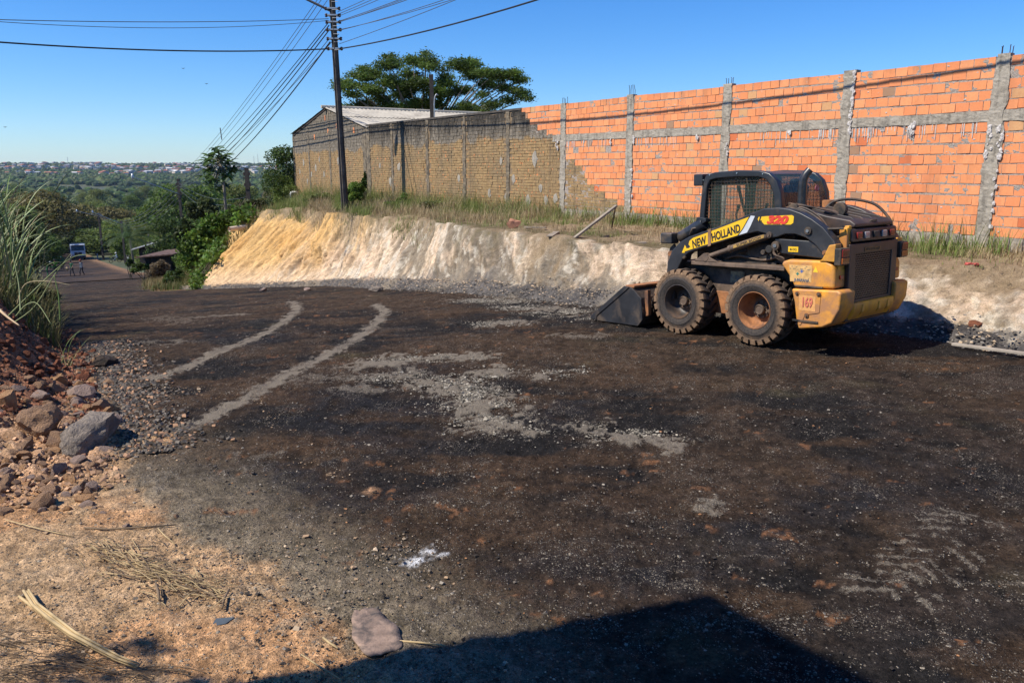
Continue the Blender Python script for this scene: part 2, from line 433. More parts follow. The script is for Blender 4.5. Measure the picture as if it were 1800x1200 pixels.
    rub = sstep(.0, .3, lam) * sstep(-1.2, -.6, v) * (1 - sstep(.0, .6, v))
    col = mixc(col, mixc(C(.44, .22, .10), C(.50, .32, .2), n3), rub * .8)
    col = col * (1 + (n5[..., None] - .5) * .9 + (n3[..., None] - .5) * .8)
    G_ = G_ * (1 - (1 - sstep(-.1, .25, s2))) + .015 * (1 - sstep(-.1, .25, s2)) + .10 * (1 - sstep(.1, 1.0, s2)) * near
    # orange clay stains on the road
    o = sstep(.74, .82, fbm(X * 5.1 + 5, Y * 6 + 2, 4, 130, .65))
    col = mixc(col, C(.26, .12, .055), o * .6)
    col = mixc(col, C(.42, .24, .13), np.clip(1 - np.hypot(X - OC[0], Y - OC[1]) / .07 + (n3 - .5) * 1.6, 0, 1) * .9)
    w = np.clip(1.2 - np.hypot((X - WP[0]) / 1.25, Y - WP[1]) / .075 + (n3 - .5) * 3.4 + (fbm(X * 30, Y * 30, 2, 5) - .5) * 2, 0, 1)
    col = mixc(col, C(.78, .78, .78), w)
    hgt = (n3 - .5) * .030 + (n2 - .5) * .05 + grit * .012
    soilk = (1 - sstep(-.1, .2, s2))
    hgt = hgt * (1 - .35 * soilk) + (heap + rub) * (n3 - .5) * .16
    return col, hgt, G_
OC = gp(650, 861); WP = gp(735, 981)

# the near ground: a fan of fine cells, coarser with distance
na, nr = 860, 620
ang = np.radians(np.linspace(-60, 52, na)); rad = 1.3 * (75 / 1.3) ** (np.linspace(0, 1, nr))
A, Rr = np.meshgrid(ang, rad); X = Rr * np.sin(A); Y = Rr * np.cos(A)
col, hgt, gritm = road_colour(X, Y)
Z = zground(X, Y) + hgt * np.interp(Rr, [1, 12, 30, 75], [1, 1, .5, .2])
Z += (fbm(X * 20, Y * 20, 3, 8, .65) - .5) * .024 * (Rr < 16)
# verge beyond the road edges
u = -.5 * X + .866 * Y
tW = wt(X, Y); dW = wn(X, Y)
rightverge = (1 - sstep(-.5, 2.0, dW - tt('db', tW))) * sstep(23, 27, tW)
nn = fbm(X * 1.1, Y * 1.1, 4, 15)
col = mixc(col, mixc(np.array([.42, .2, .08]), np.array([.13, .11, .05]), sstep(.4, .62, nn)), sstep(.2, .8, rightverge + (nn - .5)))
lam = (X - LE0[0]) * LEN_[0] + (Y - LE0[1]) * LEN_[1]
vv = (X - LE0[0]) * LED[0] + (Y - LE0[1]) * LED[1]
col = mixc(col, mixc(np.array([.36, .19, .09]), np.array([.15, .12, .06]), sstep(.4, .62, nn)), sstep(8.5, 9.6, -lam + (nn - .5) * 2) * sstep(30, 36, vv))
idx = np.arange(na * nr).reshape(nr, na)
Fq = np.stack([idx[:-1, :-1], idx[:-1, 1:], idx[1:, 1:], idx[1:, :-1]], -1).reshape(-1, 4)
go = np_mesh('road', np.stack([X, Y, Z], -1).reshape(-1, 3), Fq, M_GROUND, smooth=True, col=col.reshape(-1, 3))
at_ = go.data.attributes.new('Grit', 'FLOAT', 'POINT'); at_.data.foreach_set('value', np.clip(gritm, 0, 1).astype(np.float32).ravel())
tag(go, 'dark primed dirt road with tyre marks and bare soil at its edge', kind='structure')

# wide ground below everything, out to the far hills
N = NT('far_ground'); co = N.coord()
g = N.noise(co, .012, 5); g2 = N.noise(co, .3, 5)
c1 = N.mix(N.mapr(g, .4, .6), (.035, .05, .018), (.09, .10, .035)); c1 = N.mix(N.mapr(g2, .45, .7), c1, (.10, .085, .045))
M_FAR = N.out(c1, .95)
aa = np.radians(np.linspace(0, 360, 481)); rr = np.concatenate([[0.1], np.geomspace(8, 4200, 150)])
A, Rr = np.meshgrid(aa, rr); X = Rr * np.sin(A); Y = Rr * np.cos(A)
Zf = zground(X, Y) - np.interp(Rr, [0, 60, 80, 200], [1.3, 1.3, .2, 0])
inb = (wn(X, Y) < tt('db', wt(X, Y)) + 2) & (wt(X, Y) > -12) & (wt(X, Y) < 75)
Zf = np.where(inb & (Rr < 200), Zf - .5, Zf)
hill = np.where(Rr > 500, (fbm(X / 420, Y / 420, 3, 6) - .5) * 9, 0)
Zf = Zf + hill * sstep(500, 1500, Rr)
idx = np.arange(len(rr) * 481).reshape(len(rr), 481)
Fq = np.stack([idx[:-1, :-1], idx[:-1, 1:], idx[1:, 1:], idx[1:, :-1]], -1).reshape(-1, 4)
go = np_mesh('ground', np.stack([X, Y, Zf], -1).reshape(-1, 3), Fq, M_FAR, smooth=True)
tag(go, 'valley floor and far slopes beyond the road', kind='structure')
def zfar(x, y):
    r = math.hypot(x, y); z = float(zground(x, y))
    if r > 500: z += (float(fbm(x / 420, y / 420, 3, 6)) - .5) * 9 * float(sstep(500, 1500, r))
    return z

# the cut bank with its terrace and gravel berm
ts = np.arange(-11, 74, .045); ts = ts[(ts < 34) | (np.arange(len(ts)) % 4 == 0)]
prof = []
for k in np.linspace(0, 1, 8)[:-1]: prof.append(('T', -26 + 25 * k))
nT = 34; nFc = 74; nB = 34
S, T2 = None, None
rows = []
for t in [0]: pass
tg = ts[None, :]
de = tt('de', tg); db = tt('db', tg); df = db - tt('bw', tg)
D = []
for k in np.linspace(0, 1, 8)[:-1]: D.append((-26 + 24.5 * k) * np.ones_like(tg) + np.minimum(de, 0))
for k in np.linspace(0, 1, nT)[:-1]: D.append((np.minimum(de, 0) - 1.5) * (1 - k) + de * k)
for k in np.linspace(0, 1, nFc)[:-1]: D.append(de * (1 - k) + df * k)
for k in np.linspace(0, 1.25, nB): D.append(df + (db - df) * k)
D = np.concatenate(D, 0); Tg = np.repeat(tg, D.shape[0], 0)
n1 = fbm(Tg * .7, D * .9, 4, 31); wav = (n1 - .5)
prog = np.clip((D - de) / (df - de + 1e-6), 0, 1); onf = np.sin(np.pi * np.clip(prog, 0, 1))
edge = np.exp(-((D - de) / .5) ** 2)
flow = Tg + prog * .55 * np.interp(Tg, [-5, 4, 14, 18, 40], [.4, .8, 1, .1, -.15])
fw = np.clip((df - de) / 1.5, .25, 1); ridg = fbm(flow * 2.6, prog * 1.6 + 3, 4, 51, .6); ridf = fbm(flow * 9, prog * (2.0 + 6 * sstep(12, 18, Tg)) + 3, 4, 71, .62)
fine = fbm(Tg * 9, D * 9, 4, 91, .6)
steep = sstep(6, 16, Tg)
offs = (wav * .5 * edge + fw * onf * ((ridg - .5) * .5 + (ridf - .5) * .32 + (fbm(flow * 1.0, prog, 2, 11) - .5) * .8))
Dd = D + offs * np.where(Tg < 33, 1, 0)
Zb = zbank(Tg, D) + (fine - .5) * .09 + (fbm(Tg * 21, D * 30, 3, 93, .6) - .5) * .05 + edge * (fbm(Tg * 1.6, D, 3, 17) - .5) * .22 * sstep(-4, 2, Tg)
berm = sstep(0, .1, (D - df) / (db - df)) * (1 - sstep(1.0, 1.25, (D - df) / (db - df)))
Zb += berm * ((fbm(Tg * 2.5, D * 2.5, 4, 23) - .5) * .12 + (fbm(Tg * 14, D * 14, 3, 29) - .5) * .06)
Xb = W0[0] + WD[0] * Tg + WN[0] * Dd; Yb = W0[1] + WD[1] * Tg + WN[1] * Dd
C = lambda *c: np.array(c, float)
cream = mixc(C(.62, .50, .34), C(.66, .47, .33), fbm(flow * 1.4, prog * 2, 4, 33))
cream = mixc(cream, C(.69, .61, .49), sstep(.5, .68, fbm(flow * 2.6, prog * 1.8, 5, 37, .6)) * .8)
och = mixc(C(.58, .315, .10), C(.64, .43, .19), fbm(Tg * 1.2, prog * 3, 4, 35))
ko = sstep(13.5, 22, Tg + (1 - prog) * 5 - 2 + (n1 - .5) * 8)
face = mixc(cream, och, ko)
face = mixc(face, C(.66, .50, .36), sstep(.5, .9, prog) * .5 * ko)
grey = sstep(.50, .62, fbm(flow * 1.15 + 4, prog * .9, 5, 43, .6) + .12 * np.exp(-((Tg - 10.5) / 2.6) ** 2) + .03 * sstep(2, 5, Tg) * (1 - sstep(13, 15, Tg)) - .03) * (1 - sstep(14, 16.5, Tg))
face = mixc(face, mixc(C(.15, .13, .10), C(.24, .2, .14), ridf), grey * .8)
face = mixc(face, C(.10, .085, .065), sstep(.60, .70, fbm(flow * 9, prog * 3, 4, 47, .6)) * .35)
pit = sstep(.56, .70, fbm(flow * 13, prog * (6 + 14 * sstep(12, 18, Tg)), 3, 57, .6)); face = mixc(face, C(.26, .185, .11), pit * .45 * (1 - .4 * ko)); face = face * (1 + (ridf[..., None] - .5) * .9)  # ridge noise also darkens the recesses: crack shade put into the clay colour
face = mixc(face, C(.71, .63, .50), sstep(.60, .70, fbm(flow * 5, prog * 5, 4, 59, .6)) * .6 * (1 - ko))
terr = mixc(C(.25, .18, .105), C(.36, .27, .17), fine); terr = mixc(terr, C(.12, .105, .05), sstep(.45, .6, n1) * .7)
dirt2 = mixc(terr, mixc(C(.13, .12, .06), C(.2, .16, .09), n1), sstep(24, 29, Tg))
bm_c = mixc(mixc(C(.10, .092, .088), C(.16, .142, .125), fine), C(.05, .045, .043), sstep(.5, .65, fbm(Tg * 1.8, D * 3, 4, 53)) * .7)
bm_c = mixc(bm_c, C(.34, .28, .2), sstep(.5, .66, n1) * .6)
k = sstep(-.10, .30, (D - de) + (fine - .5) * .5 + (n1 - .5) * 1.0)
k = k * (1 - sstep(27, 30, Tg) * .85)
cb = mixc(dirt2, face, k)
brk = (D - df) / (db - df)
cb = mixc(cb, bm_c, sstep(-.25, .15, brk + (n1 - .5) * .8 + (fine - .5) * .6))
cb = mixc(cb, C(.04, .032, .026), sstep(.7, 1.0, brk + (fine - .5) * .5))
nR, nC = D.shape
idx = np.arange(nR * nC).reshape(nR, nC)
Fq = np.stack([idx[:-1, :-1], idx[1:, :-1], idx[1:, 1:], idx[:-1, 1:]], -1).reshape(-1, 4)
go = np_mesh('embankment', np.stack([Xb, Yb, Zb], -1).reshape(-1, 3), Fq, M_BANK, smooth=True, col=cb.reshape(-1, 3))
tag(go, 'pale ochre cut clay bank with a dry terrace above and gravel berm below', kind='structure')

# ------------------------------------------------------------------ walls
def brick_mat(name, per_object):
    N = NT(name); co = N.coord()
    if per_object: r = N.new('ShaderNodeObjectInfo').outputs['Random']
    else: r = N.attr('Col', 'Fac')
    cr = N.new('ShaderNodeValToRGB'); N.set(cr.inputs[0], r)
    st = [(0, (.74, .265, .11)), (.25, (.78, .295, .122)), (.5, (.81, .325, .142)), (.68, (.75, .27, .115)), (.80, (.79, .31, .135)), (.92, (.60, .165, .065)), (.94, (.77, .30, .125)), (.965, (.60, .34, .16)), (.985, (.33, .21, .13))]
    e = cr.color_ramp.elements
    e[0].position = 0; e[0].color = (*st[0][1], 1); e[1].position = .985; e[1].color = (*st[-1][1], 1)
    for p, c in st[1:-1]:
        n = e.new(p); n.color = (*c, 1)
    cr.color_ramp.interpolation = 'CONSTANT'
    gco = N.coord('Object') if not per_object else N.new('ShaderNodeNewGeometry').outputs['Position']
    f = N.noise(gco, 5, 5, .65); g = N.noise(gco, 40, 3, .6)
    col = N.mix(N.math('MULTIPLY', N.mapr(f, .5, .8), .28), cr.outputs[0], (.36, .23, .15))
    col = N.mix(N.math('MULTIPLY', N.mapr(g, .35, .7), .25), col, (.45, .13, .04))
    st_ = N.noise(N.scale(gco, (2.2, 2.2, .25)), 1.6, 5, .6); col = N.mix(N.math('MULTIPLY', N.mapr(st_, .52, .72), .45), col, (.34, .15, .08))
    zt_ = N.xyz(gco)[2]; col = N.mix(N.math('MULTIPLY', N.mapr(N.math('ADD', zt_, st_), 3.95, 4.3), .5), col, (.20, .11, .07))
    # horizontal extrusion grooves of the clay block
    w = N.new('ShaderNodeTexWave', wave_type='BANDS', bands_direction='Z'); N.set(w.inputs['Vector'], gco)
    w.inputs['Scale'].default_value = 30; w.inputs['Distortion'].default_value = .8
    N.bump(N.math('ADD', N.math('MULTIPLY', w.outputs['Fac'], .25), g), .3, .002)
    return N.out(col, .85, 0, .2)
M_BR1 = brick_mat('orange_clay_block', True); M_BR2 = brick_mat('orange_clay_block_far', False)
N = NT('mortar'); co = N.coord(); f = N.noise(co, 6, 6, .7); g = N.noise(co, 60, 4, .7)
N.bump(N.math('ADD', f, g), 1.0, .02)
M_MORTAR = N.out(N.mix(N.mapr(g, .3, .7), (.22, .17, .13), (.48, .42, .36)), .95)
N = NT('raw_concrete'); co = N.coord(); f = N.noise(co, 2.2, 6, .65); g = N.noise(co, 30, 5, .7); v = N.noise(N.scale(co, (3, 3, .5)), 4, 5, .6)
c_ = N.mix(N.mapr(f, .35, .65), (.30, .262, .205), (.37, .33, .265)); c_ = N.mix(N.math('MULTIPLY', N.mapr(v, .48, .66), .75), c_, (.15, .132, .105))
c_ = N.mix(N.math('MULTIPLY', N.mapr(g, .55, .75), .4), c_, (.45, .41, .35))
N.bump(N.math('ADD', g, f), .8, .015); M_CONC = N.out(c_, .92)
M_REBAR = simple('rusty_rebar', (.06, .035, .025), .8)

class NPB:
    """many boxes into one numpy mesh"""
    FQ = np.array([(0, 1, 3, 2), (4, 6, 7, 5), (0, 4, 5, 1), (2, 3, 7, 6), (0, 2, 6, 4), (1, 5, 7, 3)])
    def __init__(s): s.V = []; s.c = []
    def box(s, x0, x1, y0, y1, z0, z1, c=0, jit=.003):
        v = np.array([(x, y, z) for x in (x0, x1) for y in (y0, y1) for z in (z0, z1)], float)
        s.V.append(v + NR.uniform(-jit, jit, v.shape)); s.c.append(c)
    def build(s, name, mat, parent):
        n = len(s.V); V = np.concatenate(s.V); Fq = (np.arange(n)[:, None, None] * 8 + NPB.FQ[None]).reshape(-1, 4)
        col = np.repeat(np.array(s.c, float).reshape(n, -1) * np.ones((1, 3)), 8, 0)
        return np_mesh(name, V, Fq, mat, parent, col=col)
RZW = math.atan2(WD[1], WD[0])
def brick_meshes(wd_, h, dpt, nm, mat, k=5):
    out = []
    for i in range(k):
        b = NPB(); b.box(-wd_ / 2, wd_ / 2, -dpt, 0, -h / 2, h / 2, 0, .0035)
        o = b.build(nm, mat, None); out.append(o.data); bpy.data.objects.remove(o)
    return out
COLT = [-5.2, -2.8, -.33, 2.08, 4.68, 7.42, 9.83]
WTOP = 3.6
wall = empty('brick_wall', (W0[0], W0[1], 0), RZW)
tag(wall, 'bare orange clay block wall in a grey concrete frame behind the loader', 'wall')
def stair(row):       # left limit of the orange blocks: the older painted wall is stepped
    L = {16: 11.62, 15: 11.44, 14: 11.26, 13: 10.9, 12: 10.5, 11: 9.95, 10: 9.95, 9: 9.95, 8: 9.35, 7: 9.05, 6: 8.96, 5: 8.86, 4: 8.6, 3: 8.2, 2: 7.77, 1: 7.5}
    return L[row]
def rowz(row):        # bottom of the row: rows 1-11 under the tie beam, 12-16 above
    return 1.05 + (row - 1) * .15 if row <= 11 else 2.85 + (row - 12) * .15
cand = []
for row in range(1, 17):
    z = rowz(row); lim = stair(row)
    hw = .1 if row != 8 else .1
    bounds = [(a + .11, b - .11) for a, b in zip(COLT[:-1], COLT[1:])] + [(COLT[-1] + .11, 11.9)]
    for a, b in bounds:
        x = a + (0 if row % 2 else -.1) + R.uniform(-.015, .015)
        while x < b - .04:
            x0 = max(x, a); x1 = min(x + .194 + R.uniform(-.004, .004), b)
            if x1 > lim: x1 = min(x1, lim)
            wv = .007 * math.sin(x * 1.7 + row * 1.3) + R.uniform(-.003, .003)
            if x1 - x0 > .035 and R.random() > .004: cand.append((x0 + .003, x1 - .002, z + wv + R.uniform(.006, .012), z + wv + .143 - R.uniform(.002, .006)))
            x = x + .2
        if a > lim: break
def inview(x): return x > -1.0
cand.sort(key=lambda c: (0 if c[0] > -1.0 else 1, c[0]))
vis = [c for c in cand if c[0] > -1.15]
hid = [c for c in cand if c[0] <= -1.15]
bmz = brick_meshes(.19, .136, .1, 'brick', M_BR1)
for i, c in enumerate(vis[:300]):
    o = bpy.data.objects.new('brick', R.choice(bmz)); link(o, wall)
    o.location = ((c[0] + c[1]) / 2, R.uniform(-.004, .004), (c[2] + c[3]) / 2)
    o.scale = ((c[1] - c[0]) / .19, 1, (c[3] - c[2]) / .136)
    if c[1] - c[0] > .15: o.rotation_euler = (R.gauss(0, .006), R.gauss(0, .007), R.gauss(0, .008))
b = NPB()
for c in vis[300:] + hid: b.box(c[0], c[1], -.1, R.uniform(-.004, .005), c[2], c[3], R.random())
tag(b.build('far_bricks', M_BR2, wall), kind='stuff')
# mortar core with an uneven, squeezed-out surface
def rough_slab(name, x0, x1, z0, z1, y, amp, mat, parent, seed=1, dx=.03, thick=.1, edge=0):
    xs = np.arange(x0, x1 + dx * .5, dx); zs = np.arange(z0, z1 + dx * .5, dx)
    Xg, Zg = np.meshgrid(xs, zs); n = fbm(Xg * 14, Zg * 22, 3, seed, .6)
    Yg = y + (n - .45) * amp
    ex = np.minimum(np.minimum(Xg - x0, x1 - Xg), np.minimum(Zg - z0, z1 - Zg))
    Xo = Xg.copy(); Zo = Zg.copy()
    if edge:
        e0 = (Xg < x0 + dx * .4); e1 = (Xg > x1 - dx * .6); w1 = (fbm(Zg * 5, Xg * 0 + seed, 4, seed + 3, .6) - .5) * edge
        w2 = (fbm(Zg * 5, Xg * 0 + seed + 9, 4, seed + 5, .6) - .5) * edge
        k = (Xg - x0) / (x1 - x0); Xo = Xg + w1 * (1 - k) + w2 * k
        w3 = (fbm(Xg * 5, Zg * 0 + seed + 4, 4, seed + 7, .6) - .5) * edge * .6
        if (x1 - x0) > (z1 - z0): Zo = Zg + w3
    V = np.stack([Xo, Yg, Zo], -1).reshape(-1, 3)
    nz, nx = Xg.shape; idx = np.arange(nz * nx).reshape(nz, nx)
    Fq = np.stack([idx[:-1, :-1], idx[:-1, 1:], idx[1:, 1:], idx[1:, :-1]], -1).reshape(-1, 4)
    # sides back to the wall
    per = np.concatenate([idx[0, :], idx[1:, -1], idx[-1, -2::-1], idx[-2:0:-1, 0]])
    Bk = V[per].copy(); Bk[:, 1] = y - thick; nb = len(V); V = np.concatenate([V, Bk])
    m = len(per); q = np.stack([per, np.roll(per, -1), nb + np.roll(np.arange(m), -1), nb + np.arange(m)], -1)[:, ::-1]
    Fq = np.concatenate([Fq, q])
    return np_mesh(name, V, Fq, mat, parent)
rough_slab('mortar', -5.2, 9.8, .9, WTOP - .02, -.006, .0115, M_MORTAR, wall, 3, .022, .085)
rough_slab('mortar', 9.8, 11.2, 2.85, WTOP - .02, -.006, .0115, M_MORTAR, wall, 5, .022, .085)
for i, t in enumerate(COLT):
    tp = WTOP + R.choice([.0, .015, .03])
    rough_slab('column', t - .105, t + .105, .75, tp, .014, .025, M_CONC, wall, 20 + i, .03, .12, .09)
    if i in (2, 4, 5, 6):
        mb = MB()
        for k in range(4):
            x = t - .06 + .12 * (k % 2) + R.uniform(-.01, .01); y = -.07 + .05 * (k // 2)
            mb.tube([(x, y, tp - .1), (x + R.uniform(-.01, .01), y, tp + .1), (x + R.uniform(-.02, .02), y + R.uniform(-.01, .02), tp + (.22 if i == 5 else .1 + .05 * R.random()))], .006, 5)
        mb.build('rebar', M_REBAR, wall)
for a, b_ in zip(COLT[:-1], COLT[1:]):
    rough_slab('tie_beam', a + .1, b_ - .1, 2.70, 2.85, .010, .02, M_CONC, wall, int(40 + a * 3), .03, .11, .05)
    rough_slab('plinth', a + .1, b_ - .1, .84, 1.045, .008, .02, M_CONC, wall, int(60 + a * 3), .03, .11, .06)
rough_slab('tie_beam', 9.93, 10.25, 2.70, 2.85, .010, .02, M_CONC, wall, 77, .03, .11, .05)
# broken footing under the plinth: old bricks and stones showing
b = NPB()
for i in range(110):
    x = R.uniform(-3, 8); w = R.uniform(.05, .2); z = R.choice([.78, .70, .62])
    b.box(x, x + w, -.1, R.uniform(-.03, .03), z, z + R.uniform(.04, .07), R.random(), .012)
tag(b.build('footing_rubble', M_BR2, wall), kind='stuff')
# lumps of spilled cement under the beam and down the columns
def lump_mesh(mb, c, r, sx=1, sz=1, seed=0):
    bm = bmesh.new(); bmesh.ops.create_icosphere(bm, subdivisions=2, radius=r)
    rr = random.Random(seed)
    for v in bm.verts:
        k = 1 + rr.uniform(-.35, .35); v.co = Vector((v.co.x * sx * k, v.co.y * .5 * k, v.co.z * sz * k)) + Vector(c)
    mb.add([v.co[:] for v in bm.verts], [[w.index for w in f.verts] for f in bm.faces]); bm.free()
M_CEM = simple('pale_cement', (.52, .48, .44), .95, 0, .3, 20, bump=.8)
mb = MB()
for t, z0, z1, n in [(7.28, 2.72, 2.60, 5), (8.05, 2.7, 2.6, 4), (.9, 2.72, 2.55, 9), (10.05, 2.72, 2.5, 6), (1.99, 3.58, 2.62, 26), (-.42, 2.62, 2.2, 12), (-.28, 2.62, 2.2, 8), (4.62, 2.5, 2.3, 5), (5.4, 2.68, 2.64, 4), (3.2, 2.69, 2.66, 4), (-.42, 2.0, 1.2, 8), (7.3, 2.0, 1.2, 8)]:
    for i in range(n):
        k = i / max(n - 1, 1); lump_mesh(mb, (t + R.uniform(-.04, .04) * (1 if n < 20 else .5), .022, z0 + (z1 - z0) * k), R.uniform(.012, .032), 1.0, 1.4, i + int(t * 99))
for i in range(160):
    lump_mesh(mb, (R.uniform(-1.2, 9.6), .0, R.uniform(1.05, 3.55)), R.uniform(.006, .014), 1.6, .8, i)
tag(mb.build('spilled_cement', M_CEM, wall), kind='stuff')
# thin runs of cement washed down over the upper courses
b = NPB()
for i in range(150):
    a_, b_ = R.choice([(8.0, 9.6), (6, 7.2), (2.6, 4.2), (.9, 1.9), (-.1, 1.4), (9.4, 9.75), (2.2, 2.6), (4.9, 6.5), (1.6, 1.95)])
    x = R.uniform(a_, b_); w = R.uniform(.004, .016); l = R.uniform(.05, .24)
    b.box(x, x + w, .003, .0075, 2.69 - l, 2.695, .5, .0015)
tag(b.build('cement_runs', M_CEM, wall), kind='stuff')

# --- older painted wall ------------------------------------------------------
def painted_mat(name, zpaint, yy=0, mould=.95):
    N = NT(name); g0 = N.coord('Object'); p = N.new('ShaderNodeNewGeometry').outputs['Position']
    z = N.xyz(p)[2]
    a = N.noise(p, 1.1, 5, .6); b_ = N.noise(p, 9, 5, .65); c = N.noise(N.scale(p, (1.6, 1.6, .22)), 3.0, 5, .6); d = N.noise(p, 50, 3, .6)
    paint = N.mix(N.mapr(b_, .35, .65), (.27, .175, .085), (.37, .25, .12))
    paint = N.mix(N.math('MULTIPLY', N.mapr(a, .42, .62), .7), paint, (.24, .175, .10))
    paint = N.mix(N.math('GREATER_THAN', N.noise(p, 13, 3, .6), .655), paint, (.72, .26, .10))
    grey = N.mix(N.mapr(b_, .3, .7), (.11, .094, .072), (.30, .255, .195))
    zz = N.math('ADD', z, N.math('MULTIPLY', N.math('SUBTRACT', a, .5), .8))
    drip = N.noise(N.scale(p, (2.5, 2.5, .12)), 2.0, 4, .6)
    paint = N.mix(N.math('MULTIPLY', N.mapr(drip, .54, .68), .6), paint, (.13, .10, .065))
    zz = N.math('ADD', zz, N.math('MULTIPLY', N.math('SUBTRACT', b_, .5), .25))
    col = N.mix(N.mapr(zz, zpaint - .03, zpaint + .03), paint, grey)
    # black mould creeping down from the coping
    k = N.math('MULTIPLY', N.mapr(N.math('ADD', z, N.math('MULTIPLY', c, 1.6)), zpaint + .80, zpaint + 1.40), mould)
    col = N.mix(k, col, (.045, .040, .034))
    N.bump(N.math('ADD', b_, d), .8, .012)
    return N.out(col, .93, 0, .15)
M_PAINT = painted_mat('flaking_ochre_paint', 2.80)
M_DARKC = simple('stained_column', (.17, .135, .09), .95, 0, .55, 7, (.06, .05, .04), .45, .6)
pw = empty('painted_wall', (W0[0], W0[1], 0), RZW)
tag(pw, 'old brick wall with flaking ochre paint and grey mouldy top, left of the orange blocks', 'wall')
PC = [12.26, 14.56, 16.85, 19.4, 21.35]
rows_ = []
z = .62
while z < 2.78: rows_.append((z, .075, .25)); z += .075
while z < WTOP - .06: rows_.append((z, .10, .155)); z += .10
cand = []
for ri, (z, h, w) in enumerate(rows_):
    zc = z + h / 2
    lim = 7.53
    for r_ in range(1, 17):
        if rowz(r_) <= zc < rowz(r_) + .15: lim = stair(r_)
    if 2.70 <= zc < 2.85: lim = 10.25
    if zc < 1.05: lim = 7.53
    x = lim + R.uniform(0, .02); first = True
    while x < 21.45:
        ww = (w * (.5 if (first and ri % 2) else 1)) * R.uniform(.96, 1.04)
        x1 = x + ww
        if not any(abs((x + x1) / 2 - t) < .12 for t in PC + ([9.83] if zc < 2.7 else [])):
            cand.append((x + .004, min(x1 - .005, 21.5), z + .005, z + h - R.uniform(.004, .008)))
        x = x1; first = False
cand.sort(key=lambda c: c[0])
bmz = brick_meshes(.24, .065, .1, 'brick', M_PAINT)
near = cand[:300]
for c in near:
    o = bpy.data.objects.new('brick', R.choice(bmz)); link(o, pw)
    o.location = ((c[0] + c[1]) / 2, R.uniform(-.004, .006), (c[2] + c[3]) / 2)
    o.scale = ((c[1] - c[0]) / .24, 1, (c[3] - c[2]) / .065)
b = NPB()
for c in cand[300:]: b.box(c[0], c[1], -.1, R.uniform(-.006, .007), c[2], c[3], 0, .004)
tag(b.build('far_bricks', M_PAINT, pw), kind='stuff')
M_DMORT = simple('dark_joint', (.20, .14, .08), .95)
mb = MB(); mb.box(10.2, 21.5, -.1, -.009, .6, WTOP - .06); mb.build('mortar', M_DMORT, pw)
mb = MB(); mb.box(7.5, 10.2, -.1, -.009, .6, 2.68); mb.build('mortar', M_DMORT, pw)
mb = MB(); mb.box(11.62, 21.5, -.12, .02, WTOP - .055, WTOP); mb.build('coping', simple('mouldy_coping', (.07, .06, .05), .95, 0, .5, 5), pw)
for i, t in enumerate(PC):
    rough_slab('column', t - (.16 if t > 21 else .08), t + (.16 if t > 21 else .08), .55, WTOP - .03, .012, .02, M_DARKC, pw, 120 + i, .04, .1, .10)
# grey cement patches dabbed over holes in the paint
for (t, z, r) in [(11.0, 2.28, .16), (10.75, 1.55, .09), (11.3, 1.2, .13), (10.5, 1.25, .1), (10.1, 1.3, .1), (12.0, 1.75, .1), (12.6, 2.25, .08), (12.35, 1.25, .09), (14.9, 1.75, .09), (16.9, 1.7, .08), (18.9, 2.1, .13), (19.6, 1.6, .14), (20.4, 2.15, .09), (13.2, 1.35, .1), (10.9, .95, .08)]:
    mb = MB(); lump_mesh(mb, (t, .0, z), r, .75, 1.15, int(t * 50)); o = mb.build('cement_patch', M_CONC, pw)
    o.scale = (1, .12, 1)
    o.location = (0, .006, 0)

# --- gable-ended shed whose end wall continues the painted wall --------------
GA = Vector((*wp(21.5, 0), 0)); GB = Vector((-9.97, 37.3, 0)); gl = (GB - GA).length
gd = (GB - GA).normalized(); grz = math.atan2(gd.y, gd.x)
shed = empty('gabled_shed', GA, grz)
tag(shed, 'long shed with ochre gable end and grey corrugated roof beyond the wall', 'building')
EZ, RZ_ = 3.52, 4.42
def gtop(x):
    m = gl * .47
    if x < m: return EZ + (RZ_ - EZ) * x / m
    return EZ + .05 + (RZ_ - EZ - .05) * (gl - x) / (gl - m)
b = NPB()
z = .5; ri = 0
while z < 4.4:
    h, w = (.075, .25) if z < 2.72 else (.12, .16)
    x = 0 if ri % 2 else -w / 2
    while x < gl:
        x0 = max(x, 0); x1 = min(x + w, gl)
        if gtop((x0 + x1) / 2) > z + h * .8 and x1 > x0 + .02: b.box(x0 + .004, x1 - .004, -.1, R.uniform(-.006, .006), z + .005, z + h - .005, 0, .004)
        x += w
    z += h; ri += 1
tag(b.build('gable_bricks', painted_mat('gable_paint', 2.72, 0, .22), shed), kind='stuff')
mb = MB(); mb.prism([(0, .4), (gl, .4), (gl, EZ), (gl * .47, RZ_ - .04), (0, EZ - .02)], -.1, -.009); mb.build('mortar', M_DMORT, shed)
for k, (x, w) in enumerate([(.2, .16), (3.9, .08), (6.5, .07), (gl - .1, .1)]):
    rough_slab('column', x - w, x + w, .5, gtop(x) - .15, .012, .02, M_DARKC, shed, 150 + k, .05, .1, .1)
for k, (x, z) in enumerate([(1.1, 3.35), (3.9, 3.45), (5.6, 3.25), (4.2, 3.95), (2.9, 3.6)]):
    mb = MB(); mb.box(x, x + .13, -.05, .012, z, z + .2); mb.build('brick', M_BR1, shed)
for (x, z, r) in [(5.7, 2.1, .13), (6.3, 1.8, .1), (3.0, 2.35, .12), (4.7, 1.8, .1), (7.3, 2.3, .12), (7.9, 1.9, .1), (6.9, 1.5, .1), (5.2, 2.4, .09)]:
    mb = MB(); lump_mesh(mb, (x, 0, z), r, .75, 1.2, int(x * 50)); o = mb.build('cement_patch', M_CONC, shed); o.scale = (1, .12, 1); o.location = (0, .006, 0)
